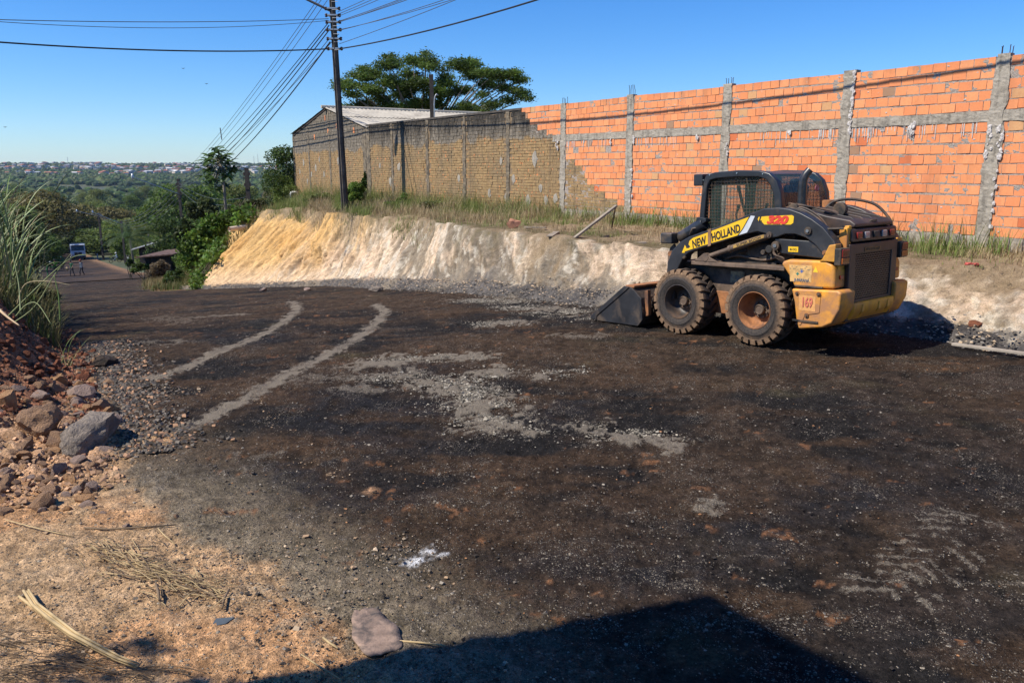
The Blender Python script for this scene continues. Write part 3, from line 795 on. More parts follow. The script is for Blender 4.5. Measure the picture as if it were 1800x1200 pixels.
M_ROOF = simple('weathered_fibre_cement', (.40, .36, .29), .95, 0, .2, 1.5, (.22, .19, .15), .3, .1)
def corr(name, a, b_, L0, L1, mat, parent, pitch=.177, amp=.016):
    """corrugated sheet field from eave a to ridge b (x,z), running back along -y"""
    n = int((L1 - L0) / pitch * 6); ys = np.linspace(L0, L1, n); ks = np.linspace(0, 1, 7)
    K, Yg = np.meshgrid(ks, ys); zz = a[1] + (b_[1] - a[1]) * K + amp * np.cos(Yg / pitch * 2 * np.pi) - .012 * (K * 3 % 1.0)
    V = np.stack([a[0] + (b_[0] - a[0]) * K, -Yg, zz], -1).reshape(-1, 3)
    idx = np.arange(n * 7).reshape(n, 7); Fq = np.stack([idx[:-1, :-1], idx[:-1, 1:], idx[1:, 1:], idx[1:, :-1]], -1).reshape(-1, 4)
    V2 = V.copy(); V2[:, 2] -= .012
    return np_mesh(name, np.concatenate([V, V2]), np.concatenate([Fq, Fq[:, ::-1] + len(V)]), mat, parent, smooth=True)
m_ = gl * .47
for k in range(4):
    corr('roof_sheet', (-.25 + 0, EZ - .02), (m_ * .5, (EZ + RZ_) / 2 + .04), -.06 + k * 3.2, -.06 + (k + 1) * 3.2, M_ROOF, shed)
    corr('roof_sheet', (m_ * .46, (EZ + RZ_) / 2 + .02), (m_, RZ_ + .04), -.06 + k * 3.2, -.06 + (k + 1) * 3.2, M_ROOF, shed)
corr('roof_sheet', (m_ + (gl - m_) * .66, EZ + .36), (m_, RZ_ + .045), -.06, 12.6, M_ROOF, shed)
corr('roof_sheet', (gl + .1, EZ + .06), (m_ + (gl - m_) * .6, EZ + .42), -.08, 12.6, simple('pale_metal_sheet', (.6, .62, .64), .5, .3), shed)
mb = MB()
for k in range(3): mb.tube([(m_, .2 - 4.2 * k, RZ_ + .05), (m_, .2 - 4.2 * (k + 1) + .05, RZ_ + .05)], .07, 8)
mb.build('ridge_cap', M_ROOF, shed)
mb = MB(); mb.box(-.1, gl, -12.4, -12.3, .4, EZ); mb.box(gl - .1, gl, -12.3, -.12, .4, EZ); mb.box(0, .1, -12.3, -.12, .4, EZ - .05)
mb.build('side_walls', M_PAINT, shed)
# rafters dark under the left eave
mb = MB(); mb.prism([(gl * .98, EZ + .02), (gl * .98, EZ - .05), (m_, RZ_ - .05), (m_, RZ_ + .03)], -.02, .03); mb.build('barge_board', simple('dark_timber', (.05, .035, .025), .85), shed)
# white drain pipe at the foot of the shed's far corner
g0 = at(519, 338, 36.0); g1 = at(511, 338, 36.0)
mb = MB(); zb = float(zsurf(g1.x, g1.y)) - .05
mb.tube([g0 + Vector((.1, 0, 0)), g1 + Vector((.06, 0, 0)), g1 + Vector((.02, 0, -.02)), g1 + Vector((0, 0, -.08)), (g1.x, g1.y, min(zb, g1.z - .4))], .05, 10)
tag(mb.build('drain_pipe', simple('white_plastic', (.75, .74, .7), .4), smooth=True), 'white plastic drain pipe bent down at the far corner of the gabled shed', 'pipe')

# ------------------------------------------------------------------ skid steer loader
M_BLK = simple('black_paint_dusty', (.028, .028, .030), .42, 0, .4, 5, (.11, .08, .055), .25, .05)
M_BLK2 = simple('black_frame_muddy', (.022, .02, .018), .7, 0, .4, 6, (.13, .085, .05), .75, .3)
M_CABP = simple('cab_black', (.022, .024, .028), .33, 0, .3, 4, (.09, .07, .05), .15, .03)
M_YEL = simple('machine_yellow', (.74, .36, .02), .48, 0, .15, 4, (.40, .17, .05), .65, .1)
M_YELD = simple('machine_yellow_worn', (.72, .31, .03), .55, 0, .22, 7, (.40, .19, .08), .8, .2)
M_DECY = simple('decal_yellow', (.83, .50, .02), .4, 0, .05, 4)
M_DECW = simple('decal_grey', (.55, .58, .60), .4, 0, .12, 8)
M_BROWN = simple('muddy_brown_steel', (.13, .088, .06), .75, 0, .45, 6, (.04, .03, .025), .4, .4)
M_RUST = simple('rusty_orange_steel', (.36, .15, .055), .8, 0, .35, 6, (.10, .05, .03), .6, .3)
M_REAR = simple('rear_door_brown_black', (.035, .027, .024), .5, 0, .3, 4, (.09, .055, .04), .4, .05)
M_HOSE = simple('hose_rubber', (.05, .038, .03), .6, 0, .4, 9, (.16, .09, .05), .5, .1)
M_RED = simple('red_lens', (.22, .02, .015), .2, 0, .2, 8, (.12, .06, .04), .3)
M_ORL = simple('amber_lens', (.38, .10, .02), .25, 0, .2, 8)
M_CLR = simple('clear_lens', (.35, .32, .3), .15, .2, .2, 8)
M_CHROME = simple('bright_steel', (.6, .6, .58), .25, .9, .1, 8)
M_SEAT = simple('seat_vinyl', (.02, .02, .022), .6)
M_INK = simple('black_ink', (.02, .02, .02), .5); M_REDINK = simple('red_ink', (.62, .05, .03), .45); M_PINK = simple('faded_red_ink', (.62, .16, .10), .6)
M_PALE = simple('faded_label', (.60, .36, .13), .7, 0, .3, 20)
N = NT('tinted_glass'); N.b.inputs['Transmission Weight'].default_value = 0
N.b.inputs['Alpha'].default_value = .34; M_GLASS = N.out((.05, .09, .08), .08, 0, .6)
N = NT('tyre_rubber'); co = N.coord(); p = N.xyz(co)
r_ = N.math('SQRT', N.math('ADD', N.math('MULTIPLY', p[0], p[0]), N.math('MULTIPLY', p[2], p[2])))
nz_ = N.noise(co, 9, 5, .6); nzf = N.noise(co, 45, 4, .6)
k = N.mapr(N.math('ADD', r_, N.math('MULTIPLY', N.math('SUBTRACT', nz_, .5), .12)), .30, .375)
outer = N.mapr(p[1], .07, .125)
k2 = N.math('MULTIPLY', k, N.math('MAXIMUM', outer, .18))
c_ = N.mix(N.mapr(nzf, .35, .7), (.030, .028, .028), (.075, .06, .048))
c_ = N.mix(N.math('MULTIPLY', k2, .95), c_, N.mix(N.mapr(nzf, .3, .7), (.17, .105, .062), (.27, .175, .105)))
N.bump(nzf, .3, .004); M_TYRE = N.out(c_, .85, 0, .2)

MXY = (3.475, 9.67); MYAW = .675
ldr = empty('skid_steer_loader', (MXY[0], MXY[1], .0))
ldr.rotation_euler = Euler((0, .036, MYAW + math.pi / 2), 'XYZ')
tag(ldr, 'yellow and black skid steer loader with caged cab and lowered bucket', 'loader')

def text_mesh(name, s, size, mat, parent, origin, xdir, zdir, extr=.0015, off=.0, shear=0, wx=1.0):
    cu = bpy.data.curves.new(name, 'FONT'); cu.body = s; cu.size = size; cu.extrude = extr; cu.offset = off
    cu.shear = shear; cu.align_x = 'CENTER'; cu.align_y = 'CENTER'
    to = bpy.data.objects.new(name, cu); sc.collection.objects.link(to)
    dg = bpy.context.evaluated_depsgraph_get(); me = bpy.data.meshes.new_from_object(to.evaluated_get(dg))
    bpy.data.objects.remove(to); me.materials.clear(); me.materials.append(mat)
    o = bpy.data.objects.new(name, me); link(o, parent)
    xd = Vector(xdir).normalized(); zd = Vector(zdir).normalized(); yd = xd.cross(zd).normalized()   # text normal
    M = Matrix((( xd.x * wx, zd.x, yd.x), (xd.y * wx, zd.y, yd.y), (xd.z * wx, zd.z, yd.z))).to_4x4()
    M.translation = Vector(origin); me.transform(M)
    return o

# wheels ---------------------------------------------------------------
def wheel(x, side, rimmat, hubmat):
    """tyre axis along y, outer face towards +y (side=1)"""
    w = empty('wheel', (x, side * .685, .415), 0 if side > 0 else math.pi, ldr)
    mb = MB(); hw = .145
    prof = [(.215, hw - .03), (.222, hw - .012), (.235, hw - .004), (.26, hw + .004), (.285, hw + .008), (.289, hw + .012), (.294, hw + .008), (.325, hw + .002), (.345, hw - .004), (.350, hw), (.354, hw - .006), (.372, hw - .016), (.384, hw - .045), (.388, 0),
            (.384, -hw + .045), (.372, -hw + .016), (.33, -hw), (.28, -hw - .006), (.22, -hw + .01)]
    mb.lathe(prof, 64)
    n = 24
    for s in (1, -1):
        for i in range(n):
            a0 = 2 * math.pi * (i + (0 if s > 0 else .5)) / n
            da = 2 * math.pi / n * .66
            # lug: from the shoulder, slanting to the centre line
            secs = [(hw - .002, .362, 0, 1.0), (hw - .012, .408, .0, 1.0), (hw - .045, .416, .02, .95), (.03, .418, .10, .62), (-.012, .416, .15, .45)]
            base = len(mb.v)
            for (h, r, sh, wd_) in secs:
                for rr in (r, .35):
                    for e in (-.5, .5):
                        a = a0 + sh + e * da * wd_
                        mb.v.append((rr * math.cos(a), h * s, rr * math.sin(a)))
            for q in range(len(secs) - 1):
                b0 = base + q * 4; b1 = b0 + 4
                for f in [(b0, b0 + 1, b1 + 1, b1), (b0, b1, b1 + 2, b0 + 2), (b0 + 1, b0 + 3, b1 + 3, b1 + 1)]: mb.f.append(f); mb.mi.append(0)
            mb.f.append((base, base + 2, base + 3, base + 1)); mb.mi.append(0)
            e = base + 4 * (len(secs) - 1); mb.f.append((e, e + 1, e + 3, e + 2)); mb.mi.append(0)
    o = mb.build('tyre', M_TYRE, w, smooth=True, auto=math.radians(32))
    mb = MB()
    mb.lathe([(.218, hw - .03), (.222, hw - .008), (.214, hw - .006), (.208, hw - .02), (.203, hw - .04), (.196, hw - .055), (.192, hw - .12), (.178, hw - .17), (.150, hw - .19), (.105, hw - .185), (.0, hw - .185)], 48)
    mb.build('rim', rimmat, w, smooth=True, auto=math.radians(40))
    mb = MB(); h0 = hw - .185
    mb.lathe([(.112, h0), (.112, h0 + .018), (.105, h0 + .024), (.062, h0 + .026), (.060, h0 + .07), (.052, h0 + .08), (.046, h0 + .072), (.0, h0 + .072)], 32)
    hb = mb.build('hub', hubmat, w, smooth=True, auto=math.radians(35))
    for i in range(8):
        a = 2 * math.pi * (i + .4) / 8; mb = MB(); c = Vector((.086 * math.cos(a), h0 + .02, .086 * math.sin(a)))
        mb.cyl(c, c + Vector((0, .028, 0)), .011, 6); mb.build('wheel_nut', M_BLK2 if i % 2 else hubmat, hb)
    return w
M_RIMF = simple('front_rim_muddy', (.045, .036, .032), .5, 0, .5, 7, (.12, .07, .04), .5, .2)
w1 = wheel(1.13, 1, M_RIMF, M_BROWN); w2 = wheel(0, 1, M_RUST, M_BROWN)
wheel(1.13, -1, M_RIMF, M_BROWN); wheel(0, -1, M_RUST, M_BROWN)

# chassis --------------------------------------------------------------
mb = MB(); mb.box(-.62, 1.42, -.50, .50, .30, .90); mb.box(-.95, -.5, -.50, .50, .34, .98)
mb.box(1.35, 1.52, -.42, .42, .28, .80); mb.box(-.3, 1.1, -.5, .5, .88, 1.28)
ch = mb.build('chassis', M_BLK2, ldr, bevel=.015)
for s in (1, -1):
    mb = MB(); mb.box(-.30, 1.03, s * .50, s * .70, .885, .935); mb.build('deck_rail', M_BROWN, ldr, bevel=.008)
    mb = MB(); mb.box(.38, .88, s * .5, s * .512, .44, .84); mb.build('side_panel', M_BROWN, ldr, bevel=.004)
    mb = MB(); mb.box(.36, .78, s * .5, s * .535, .28, .56); mb.build('lower_skirt', M_RUST, ldr, bevel=.01)
    for x in (0, 1.13):
        mb = MB(); mb.cyl((x, s * .45, .415), (x, s * .66, .415), .11, 20); mb.build('axle_housing', M_BLK2, ldr)
mb = MB(); mb.box(.36, .56, .5125, .516, .68, .82); mb.build('faded_sticker', simple('faded_sticker', (.30, .25, .15), .8, 0, .6, 20, (.1, .12, .14), .6), ldr)
mb = MB(); mb.box(.24, .32, .512, .53, .86, .93); mb.box(-.1, 1.0, .47, .56, .93, .955); mb.build('rail_edge', M_BLK2, ldr)

# rear yellow body ------------------------------------------------------
for s in (1, -1):
    mb = MB()
    mb.prism([(-.27, .965), (-.30, 1.0), (-.37, 1.022), (-.82, 1.03), (-.90, .99), (-.93, .92), (-.935, .73), (-.45, .715), (-.41, .80), (-.33, .90)], s * .46, s * .73)
    mb.build('rear_fender', M_YELD, ldr, bevel=.03, seg=3)
    mb = MB()
    mb.prism([(-.43, .700), (-.98, .722), (-1.03, .70), (-1.02, .52), (-.94, .36), (-.83, .30), (-.54, .25), (-.505, .36), (-.475, .55)], s * .45, s * .755)
    bp = mb.build('bumper_wing', M_YELD, ldr, bevel=.025, seg=3)
    mb = MB()
    mb.prism([(-.47, .685), (-.80, .70), (-.79, .46), (-.62, .42), (-.57, .30), (-.545, .30), (-.53, .40), (-.505, .45)], s * .755, s * .762)
    mb.build('bumper_cover', M_YELD, bp, bevel=.004)
    for (x, z) in ((-.515, .655), (-.775, .665), (-.64, .42)):
        mb = MB(); mb.cyl((x, s * .758, z), (x, s * .768, z), .026, 16); mb.build('bolt_recess', M_RUST, bp)
        mb = MB(); mb.cyl((x, s * .765, z), (x, s * .778, z), .014, 8); mb.build('bolt', M_BLK2, bp)
    mb = MB(); mb.box(-.78, -.47, s * .752, s * .768, .292, .312, Matrix.Translation((0, 0, .05)) @ Matrix.Rotation(.0, 4, 'Y')); mb.build('dirty_lip', M_BLK2, bp)
    mb = MB(); mb.box(-.80, -.46, s * .715, s * .737, .722, .745); mb.build('fender_seam', M_BLK2, ldr, bevel=.006)
    # upright that carries the tail lamp
    mb = MB(); mb.prism([(-.74, 1.02), (-.78, 1.05), (-.85, 1.2), (-.93, 1.215), (-.93, 1.02)], s * .62, s * .74); mb.build('lamp_bracket', M_YEL, ldr, bevel=.012)
    mb = MB(); mb.box(-.925, -.86, s * .50, s * .66, .73, 1.06); mb.build('rear_post', M_YEL, ldr, bevel=.02)
    mb = MB(); mb.box(-1.0, -.92, s * .57, s * .745, .985, 1.17); tl = mb.build('tail_lamp', M_BLK2, ldr, bevel=.012)
    mb = MB(); mb.box(-1.012, -.998, s * .585, s * .73, 1.075, 1.155); mb.build('lens', M_RED, tl, bevel=.006)
    mb = MB(); mb.box(-1.012, -.998, s * .585, s * .73, 1.0, 1.065); mb.build('lens', M_ORL, tl, bevel=.006)
    mb = MB(); mb.box(-.95, -.935, s * .575, s * .64, .83, .87); mb.build('reflector', M_RED, ldr)
mb = MB(); mb.prism([(-.88, .55), (-1.02, .56), (-1.01, .45), (-.93, .33), (-.80, .29)], -.46, .46); mb.build('rear_bumper', M_YEL, ldr, bevel=.03, seg=3)
for y in (.25, -.12, -.32):
    mb = MB(); mb.prism([(-1.0, .535), (-1.026, .53), (-1.018, .44), (-.98, .40)], y - .03, y + .03); mb.build('bumper_rib', M_YEL, ldr, bevel=.01)
# rear door and its punched grille
mb = MB(); mb.ring([(y, z) for y, z in [(-.53, .53), (.53, .53), (.53, 1.20), (-.53, 1.20)]], [(y, z) for y, z in [(-.38, .58), (.38, .58), (.40, 1.09), (-.40, 1.09)]], 0, .06)
o = mb.build('rear_door', M_REAR, ldr, bevel=.01); o.rotation_euler = (0, 0, -math.pi / 2); o.location = (-.98, 0, 0)
# punched sheet: webs between rows of oval holes
mb = MB(); nrow, ncol = 21, 22
hgt_ = .51 / nrow; wid = .80 / ncol
for r_i in range(nrow + 1):
    z = .58 + r_i * hgt_; mb.box(-.968, -.960, -.40, .40, z - .0055, z + .0055)
for r_i in range(nrow):
    z = .58 + (r_i + .5) * hgt_; of = .25 if r_i % 2 else -.25
    for c_i in range(ncol + 1):
        y = -.40 + (c_i + of) * wid
        if -.40 < y < .40: mb.box(-.968, -.960, y - .006, y + .006, z - hgt_ / 2 + .0055, z + hgt_ / 2 - .0055)
tag(mb.build('grille', M_REAR, ldr), kind='stuff')
mb = MB(); mb.box(-.93, -.92, -.40, .40, .57, 1.1); mb.build('radiator', simple('radiator_black', (.008, .008, .008), .9), ldr)
mb = MB(); mb.box(-.985, -.981, -.12, .22, 1.105, 1.15); mb.build('rear_nameplate', simple('dull_gold_plate', (.22, .12, .03), .6, 0, .3, 20), ldr)
text_mesh('lettering', 'NEW HOLLAND', .042, M_BLK2, ldr, (-.986, .05, 1.126), (0, -1, 0), (0, 0, 1), off=.001)
# light bar above the door
mb = MB(); mb.prism([(-.84, 1.22), (-.985, 1.22), (-.97, 1.36), (-.84, 1.37)], -.50, .50); lb = mb.build('light_bar', M_REAR, ldr, bevel=.02)
for y, m in ((.36, M_RED), (.20, M_CLR), (.0, M_BLK2), (-.18, M_CLR), (-.36, M_RED)):
    mb = MB(); mb.box(-1.0, -.972, y - .055, y + .055, 1.25, 1.325); lo = mb.build('lamp', m, lb, bevel=.02, seg=3)
# engine hood
mb = MB(); mb.prism([(-.20, 1.28), (-.20, 1.56), (-.36, 1.57), (-.62, 1.50), (-.90, 1.455), (-.97, 1.41), (-.96, 1.375), (-.84, 1.36)], -.42, .42); mb.build('engine_hood', M_REAR, ldr, bevel=.03, seg=3)
for y in (-.3, -.1, .1, .3):
    mb = MB(); mb.prism([(-.3, 1.57), (-.34, 1.595), (-.6, 1.53), (-.85, 1.482), (-.9, 1.45), (-.62, 1.49)], y - .015, y + .015); mb.build('hood_rib', M_REAR, ldr, bevel=.006)
mb = MB(); mb.tube([(-.93, .06, 1.43), (-.955, .04, 1.44), (-.955, -.05, 1.44), (-.93, -.07, 1.43)], .010, 8); mb.build('hood_handle', M_BLK2, ldr, smooth=True)
mb = MB(); mb.cyl((-.28, -.2, 1.5), (-.28, -.2, 1.66), .07, 20); mb.cyl((-.36, -.28, 1.5), (-.36, -.28, 1.63), .045, 16); mb.build('air_cleaner', M_RUST, ldr, bevel=.01)
mb = MB(); mb.box(-.955, -.86, .50, .56, 1.05, 1.38); mb.box(-.955, -.9, .47, .53, 1.2, 1.40); mb.build('corner_post', M_YEL, ldr, bevel=.012)

# cab --------------------------------------------------------------------
cab = empty('cab', (0, 0, 0), 0, ldr)
outer = [(1.07, 1.24), (1.045, 1.60), (1.015, 1.90), (.97, 1.985), (.84, 2.02), (.50, 2.035), (.20, 2.02), (.06, 1.985), (-.04, 1.90), (-.10, 1.76), (-.125, 1.55), (-.13, 1.24)]
inner = [(.99, 1.30), (.965, 1.60), (.94, 1.86), (.90, 1.925), (.80, 1.945), (.50, 1.955), (.20, 1.945), (.11, 1.915), (.045, 1.85), (-.005, 1.74), (-.03, 1.55), (-.035, 1.30)]
for s in (1, -1):
    mb = MB(); mb.ring(outer, inner, s * .44, s * .525); mb.build('side_frame', M_CABP, cab, bevel=.014, seg=3)
    mb = MB(); mb.prism(inner, s * .455, s * .461); mb.build('side_glass', M_GLASS, cab)
    mb = MB()       # welded mesh guard
    def span(x=None, z=None):
        n = len(inner); hit = []
        for i in range(n):
            (x0, z0), (x1, z1) = inner[i], inner[(i + 1) % n]
            if x is not None and (x0 - x) * (x1 - x) < 0: hit.append(z0 + (z1 - z0) * (x - x0) / (x1 - x0))
            if z is not None and (z0 - z) * (z1 - z) < 0: hit.append(x0 + (x1 - x0) * (z - z0) / (z1 - z0))
        return (min(hit), max(hit)) if len(hit) >= 2 else None
    x = -.0
    while x < .98:
        h = span(x=x)
        if h: mb.box(x - .002, x + .002, s * .488, s * .493, h[0], h[1])
        x += .047
    z = 1.33
    while z < 1.95:
        h = span(z=z)
        if h: mb.box(h[0], h[1], s * .493, s * .4965, z - .002, z + .002)
        z += .041
    mb.build('guard_mesh', M_BLK2, cab)
    for (x, z) in ((.9, 1.99), (.5, 2.0), (.14, 1.98), (1.0, 1.93)):
        mb = MB(); mb.cyl((x, s * .52, z), (x, s * .535, z), .009, 8); mb.build('bolt', M_CHROME, cab)
def roof_strip(name, pts, y0, y1, th, mat, par):
    mb = MB(); lo = [(x, z - th) for x, z in pts][::-1]
    mb.prism(list(pts) + lo, y0, y1); return mb.build(name, mat, par, bevel=.008)
roof_strip('roof', [(.97, 1.975), (.84, 2.005), (.5, 2.022), (.2, 2.008), (.06, 1.975)], -.44, .44, .03, M_CABP, cab)
mb = MB(); mb.box(1.0, 1.14, -.53, .545, 1.86, 2.005); mb.build('front_visor', M_CABP, cab, bevel=.012)
# rear window: tinted, barred by a coarse mesh
rw = [(.06, 1.975), (-.04, 1.89), (-.095, 1.76), (-.12, 1.55), (-.125, 1.50)]
mb = MB(); mb.prism(rw + [(x + .008, z - .006) for x, z in rw[::-1]], -.44, .44); mb.build('rear_glass', M_GLASS, cab, smooth=False)
mb = MB()
for i in range(19):
    y = -.43 + .86 * i / 18; mb.tube([(x + .02, y, z - .01) for x, z in rw], .0022, 4)
for i in range(12):
    t_ = i / 11 * (len(rw) - 1); a_ = int(min(t_, len(rw) - 2)); f_ = t_ - a_
    x = rw[a_][0] * (1 - f_) + rw[a_ + 1][0] * f_ + .022; z = rw[a_][1] * (1 - f_) + rw[a_ + 1][1] * f_ - .01
    mb.tube([(x, -.44, z), (x, .44, z)], .0022, 4)
mb.build('rear_guard_mesh', M_BLK2, cab)
mb = MB(); mb.cyl((-.085, -.26, 1.80), (-.091, -.26, 1.80), .04, 20); mb.build('round_sticker', simple('sticker', (.30, .06, .10), .5, 0, .6, 30, (.5, .5, .5), .4), cab)
mb = MB(); mb.box(.1, 1.05, -.44, .44, 1.2, 1.27); mb.build('cab_floor', M_BLK2, cab)
mb = MB(); mb.box(.0, .45, -.24, .24, 1.28, 1.42); mb.prism([(.02, 1.4), (.14, 1.4), (.06, 1.86), (-.02, 1.84)], -.22, .22); mb.box(-.02, .06, -.12, .12, 1.82, 1.92); mb.build('seat', M_SEAT, cab, bevel=.03, seg=3)
mb = MB()
for y in (-.3, .3): mb.tube([(.62, y, 1.25), (.66, y, 1.5), (.62, y, 1.62)], [.018, .012, .022], 8)
mb.tube([(.55, -.36, 1.85), (.45, -.36, 1.55), (.5, .36, 1.55), (.6, .36, 1.85)], .02, 8)
mb.build('control_levers', M_SEAT, cab, smooth=True)
for bx in ((.5, .58, -.42, -.34, 1.25, 1.95), (.93, 1.0, -.42, -.34, 1.25, 1.95), (.88, .98, .3, .42, 1.27, 1.93)):
    mb = MB(); mb.box(*bx); mb.build('cab_pillar', M_BLK2, cab, bevel=.01)
# exhaust stack
mb = MB(); ex = [(-.30, .40, 1.42), (-.30, .40, 1.84), (-.305, .395, 1.91), (-.325, .375, 1.965), (-.352, .35, 2.01)]
mb.tube(ex[:3] + ex[3:], [.050, .050, .048, .045, .043], 18, cap=False)
mb.tube([(-.30, .40, 1.42)] + [(-.30, .40, 1.5)] + ex[1:], [.04, .04, .042, .040, .038, .036], 18, cap=False)
mb.build('exhaust_pipe', M_CABP, ldr, smooth=True)

# lift arms ----------------------------------------------------------------
armo = [(-.87, 1.06), (-.93, 1.15), (-.90, 1.24), (-.76, 1.385), (-.62, 1.475), (-.48, 1.54), (-.34, 1.582), (-.20, 1.598), (-.02, 1.588), (.12, 1.545), (.30, 1.478), (.60, 1.375), (.90, 1.285), (1.06, 1.235), (1.20, 1.165), (1.33, 1.05), (1.40, .90), (1.43, .66), (1.42, .42), (1.29, .42), (1.27, .66), (1.22, .84), (1.15, .96), (1.06, 1.035), (.86, 1.10), (.50, 1.205), (.22, 1.288), (.06, 1.322), (-.04, 1.305), (-.12, 1.255), (-.20, 1.265), (-.30, 1.302), (-.42, 1.305), (-.55, 1.272), (-.67, 1.20), (-.78, 1.09)]
for s in (1, -1):
    mb = MB(); mb.prism(armo, s * .585, s * .715); arm = mb.build('lift_arm', M_BLK, ldr, bevel=.012, seg=3)
    mb = MB(); mb.prism([(-.17, 1.20), (-.15, 1.25), (-.6, 1.235), (-.74, 1.18), (-.86, 1.12), (-.82, 1.05), (-.78, 1.045), (-.24, 1.08)], s * .60, s * .69); mb.build('rear_link', M_BLK, ldr, bevel=.012)
    for (x, z, r, m) in ((-.59, 1.345, .042, M_BLK2), (-.80, 1.115, .028, M_RUST), (-.105, 1.29, .035, M_BROWN), (-.19, 1.17, .05, M_BLK2), (1.12, .97, .02, M_BLK2)):
        mb = MB(); mb.cyl((x, s * .70, z), (x, s * .735, z), r, 20); pn = mb.build('pivot_pin', m, ldr, bevel=.004)
        mb = MB(); mb.cyl((x, s * .735, z), (x, s * .745, z), r * .45, 12); mb.build('pin_cap', M_CHROME if r > .04 else m, pn)
    # lift cylinder
    a = Vector((.81, s * .66, .99)); b_ = Vector((-.08, s * .66, 1.285)); d = (b_ - a)
    mb = MB(); mb.cyl(a + d * .03, a + d * .40, .030, 16); mb.build('cylinder_rod', M_BROWN, ldr, smooth=True, auto=.6)
    mb = MB(); mb.cyl(a + d * .38, a + d * .96, .040, 20); mb.cyl(a + d * .37, a + d * .41, .046, 20); cy = mb.build('cylinder_barrel', M_BROWN, ldr, smooth=True, auto=.6)
    mb = MB(); mb.cyl(a - Vector((0, .03, 0)) , a + Vector((0, s * .05, 0)), .05, 18); mb.build('cylinder_eye', M_BROWN, ldr)
    mb = MB(); mb.prism([(.60, .935), (.98, .935), (.90, .99), (.84, 1.03), (.78, 1.03), (.74, .99)], s * .60, s * .63); mb.prism([(.60, .935), (.98, .935), (.90, .99), (.84, 1.03), (.78, 1.03), (.74, .99)], s * .685, s * .705); mb.build('cylinder_bracket', M_BROWN, ldr, bevel=.006)
mb = MB(); mb.box(1.20, 1.36, -.59, .59, .62, .76); mb.box(-.84, -.74, -.59, .59, 1.2, 1.28); mb.build('arm_cross_tube', M_BLK2, ldr, bevel=.02)
# decals on the left arm, lying on its face
Y0 = .7165
def decal(name, pts, m, y=Y0, th=.0012): mb = MB(); mb.prism(pts, y, y + th); return mb.build(name, m, ldr)
decal('yellow_stripe', [(1.13, 1.045), (.86, 1.125), (.50, 1.225), (.335, 1.27), (.27, 1.345), (.18, 1.49), (.32, 1.445), (.60, 1.35), (.88, 1.258), (.99, 1.222), (1.045, 1.185), (1.06, 1.14), (1.03, 1.11), (1.06, 1.09), (1.10, 1.09)], M_DECY)
decal('yellow_stripe', [(1.165, 1.03), (1.13, 1.10), (1.12, 1.13), (1.095, 1.10), (1.115, 1.06), (1.12, 1.03)], M_DECY)
decal('grey_stripe', [(.315, 1.275), (.20, 1.308), (.155, 1.385), (.10, 1.50), (.155, 1.505), (.185, 1.46), (.255, 1.345)], M_DECW)
xd = Vector((-.955, 0, .297)); text_mesh('lettering', 'NEW', .132, M_INK, ldr, (.895, Y0 + .003, 1.168), xd, Vector((.18, 0, .98)), off=.004, wx=.72)
text_mesh('lettering', 'HOLLAND', .132, M_INK, ldr, (.500, Y0 + .003, 1.293), xd, Vector((.18, 0, .98)), off=.004, wx=.69)
decal('strap', [(.76, 1.33), (.715, 1.345), (.71, 1.14), (.755, 1.125)], simple('brown_strap', (.25, .14, .07), .8), Y0 + .001, .008)
decal('number_badge', [(.05, 1.49), (.06, 1.465), (.045, 1.435), (-.0, 1.432), (-.03, 1.405), (-.37, 1.41), (-.40, 1.43), (-.405, 1.50), (-.38, 1.515), (-.05, 1.50)], M_DECY, Y0)
text_mesh('lettering', 'L', .075, M_INK, ldr, (.028, Y0 + .003, 1.462), (-1, 0, 0), (.0, 0, 1), off=.004, shear=.3)
text_mesh('lettering', '320', .115, M_REDINK, ldr, (-.19, Y0 + .004, 1.456), (-1, 0, 0), (.0, 0, 1), off=.007, shear=.25, wx=1.5)
d_ = Vector((-.89, 0, .295)).normalized()
mbx = MB(); a = Vector((.81, .66, .99)); b_ = Vector((-.08, .66, 1.285))
mbx.prism([((a + (b_ - a) * .46).x, (a + (b_ - a) * .46).z - .012), ((a + (b_ - a) * .93).x, (a + (b_ - a) * .93).z - .012), ((a + (b_ - a) * .93).x, (a + (b_ - a) * .93).z + .026), ((a + (b_ - a) * .46).x, (a + (b_ - a) * .46).z + .026)], .699, .7005)
mbx.build('boom_label', simple('dusty_gold', (.40, .24, .06), .6, 0, .3, 20), ldr)
text_mesh('lettering', 'SUPER BOOM', .040, M_BLK2, ldr, tuple(a + (b_ - a) * .70 + Vector((0, .0412, .007))), d_, Vector((.3, 0, .95)), off=.0008, wx=1.45)
decal('small_yellow_sticker', [(-.335, 1.105), (-.46, 1.105), (-.46, 1.165), (-.335, 1.165)], M_DECY, .6915)
text_mesh('lettering', 'BLOQ', .032, M_INK, ldr, (-.398, .694, 1.133), (-1, 0, 0), (0, 0, 1))
decal('faded_emblem', [(-.40, .78), (-.66, .785), (-.66, .97), (-.38, .965)], M_PALE, .7305, .001)
text_mesh('lettering', 'JI-PARANÁ', .046, simple('grey_blue_ink', (.10, .12, .16), .6), ldr, (-.545, .7335, .80), (-1, 0, 0), (0, 0, 1), off=.001, wx=.85)
for (x, z, c) in ((-.49, .87, (.05, .22, .16)), (-.54, .90, (.08, .14, .34))):
    mb = MB(); mb.box(x - .018, x + .018, .7325, .734, z - .006, z + .006); mb.box(x - .006, x + .006, .7325, .734, z - .018, z + .018); mb.build('emblem_cross', simple('emblem_ink', c, .6), ldr)
mb = MB()
for i in range(14):
    x = -.40 - i * .018; z = .925 + .018 * math.sin(i * 1.9) + .012 * math.sin(i * .7); mb.box(x - .009, x + .009, .7325, .7335, z - .003, z + .003)
mb.build('emblem_skyline', simple('emblem_grey', (.2, .17, .12), .7), ldr)
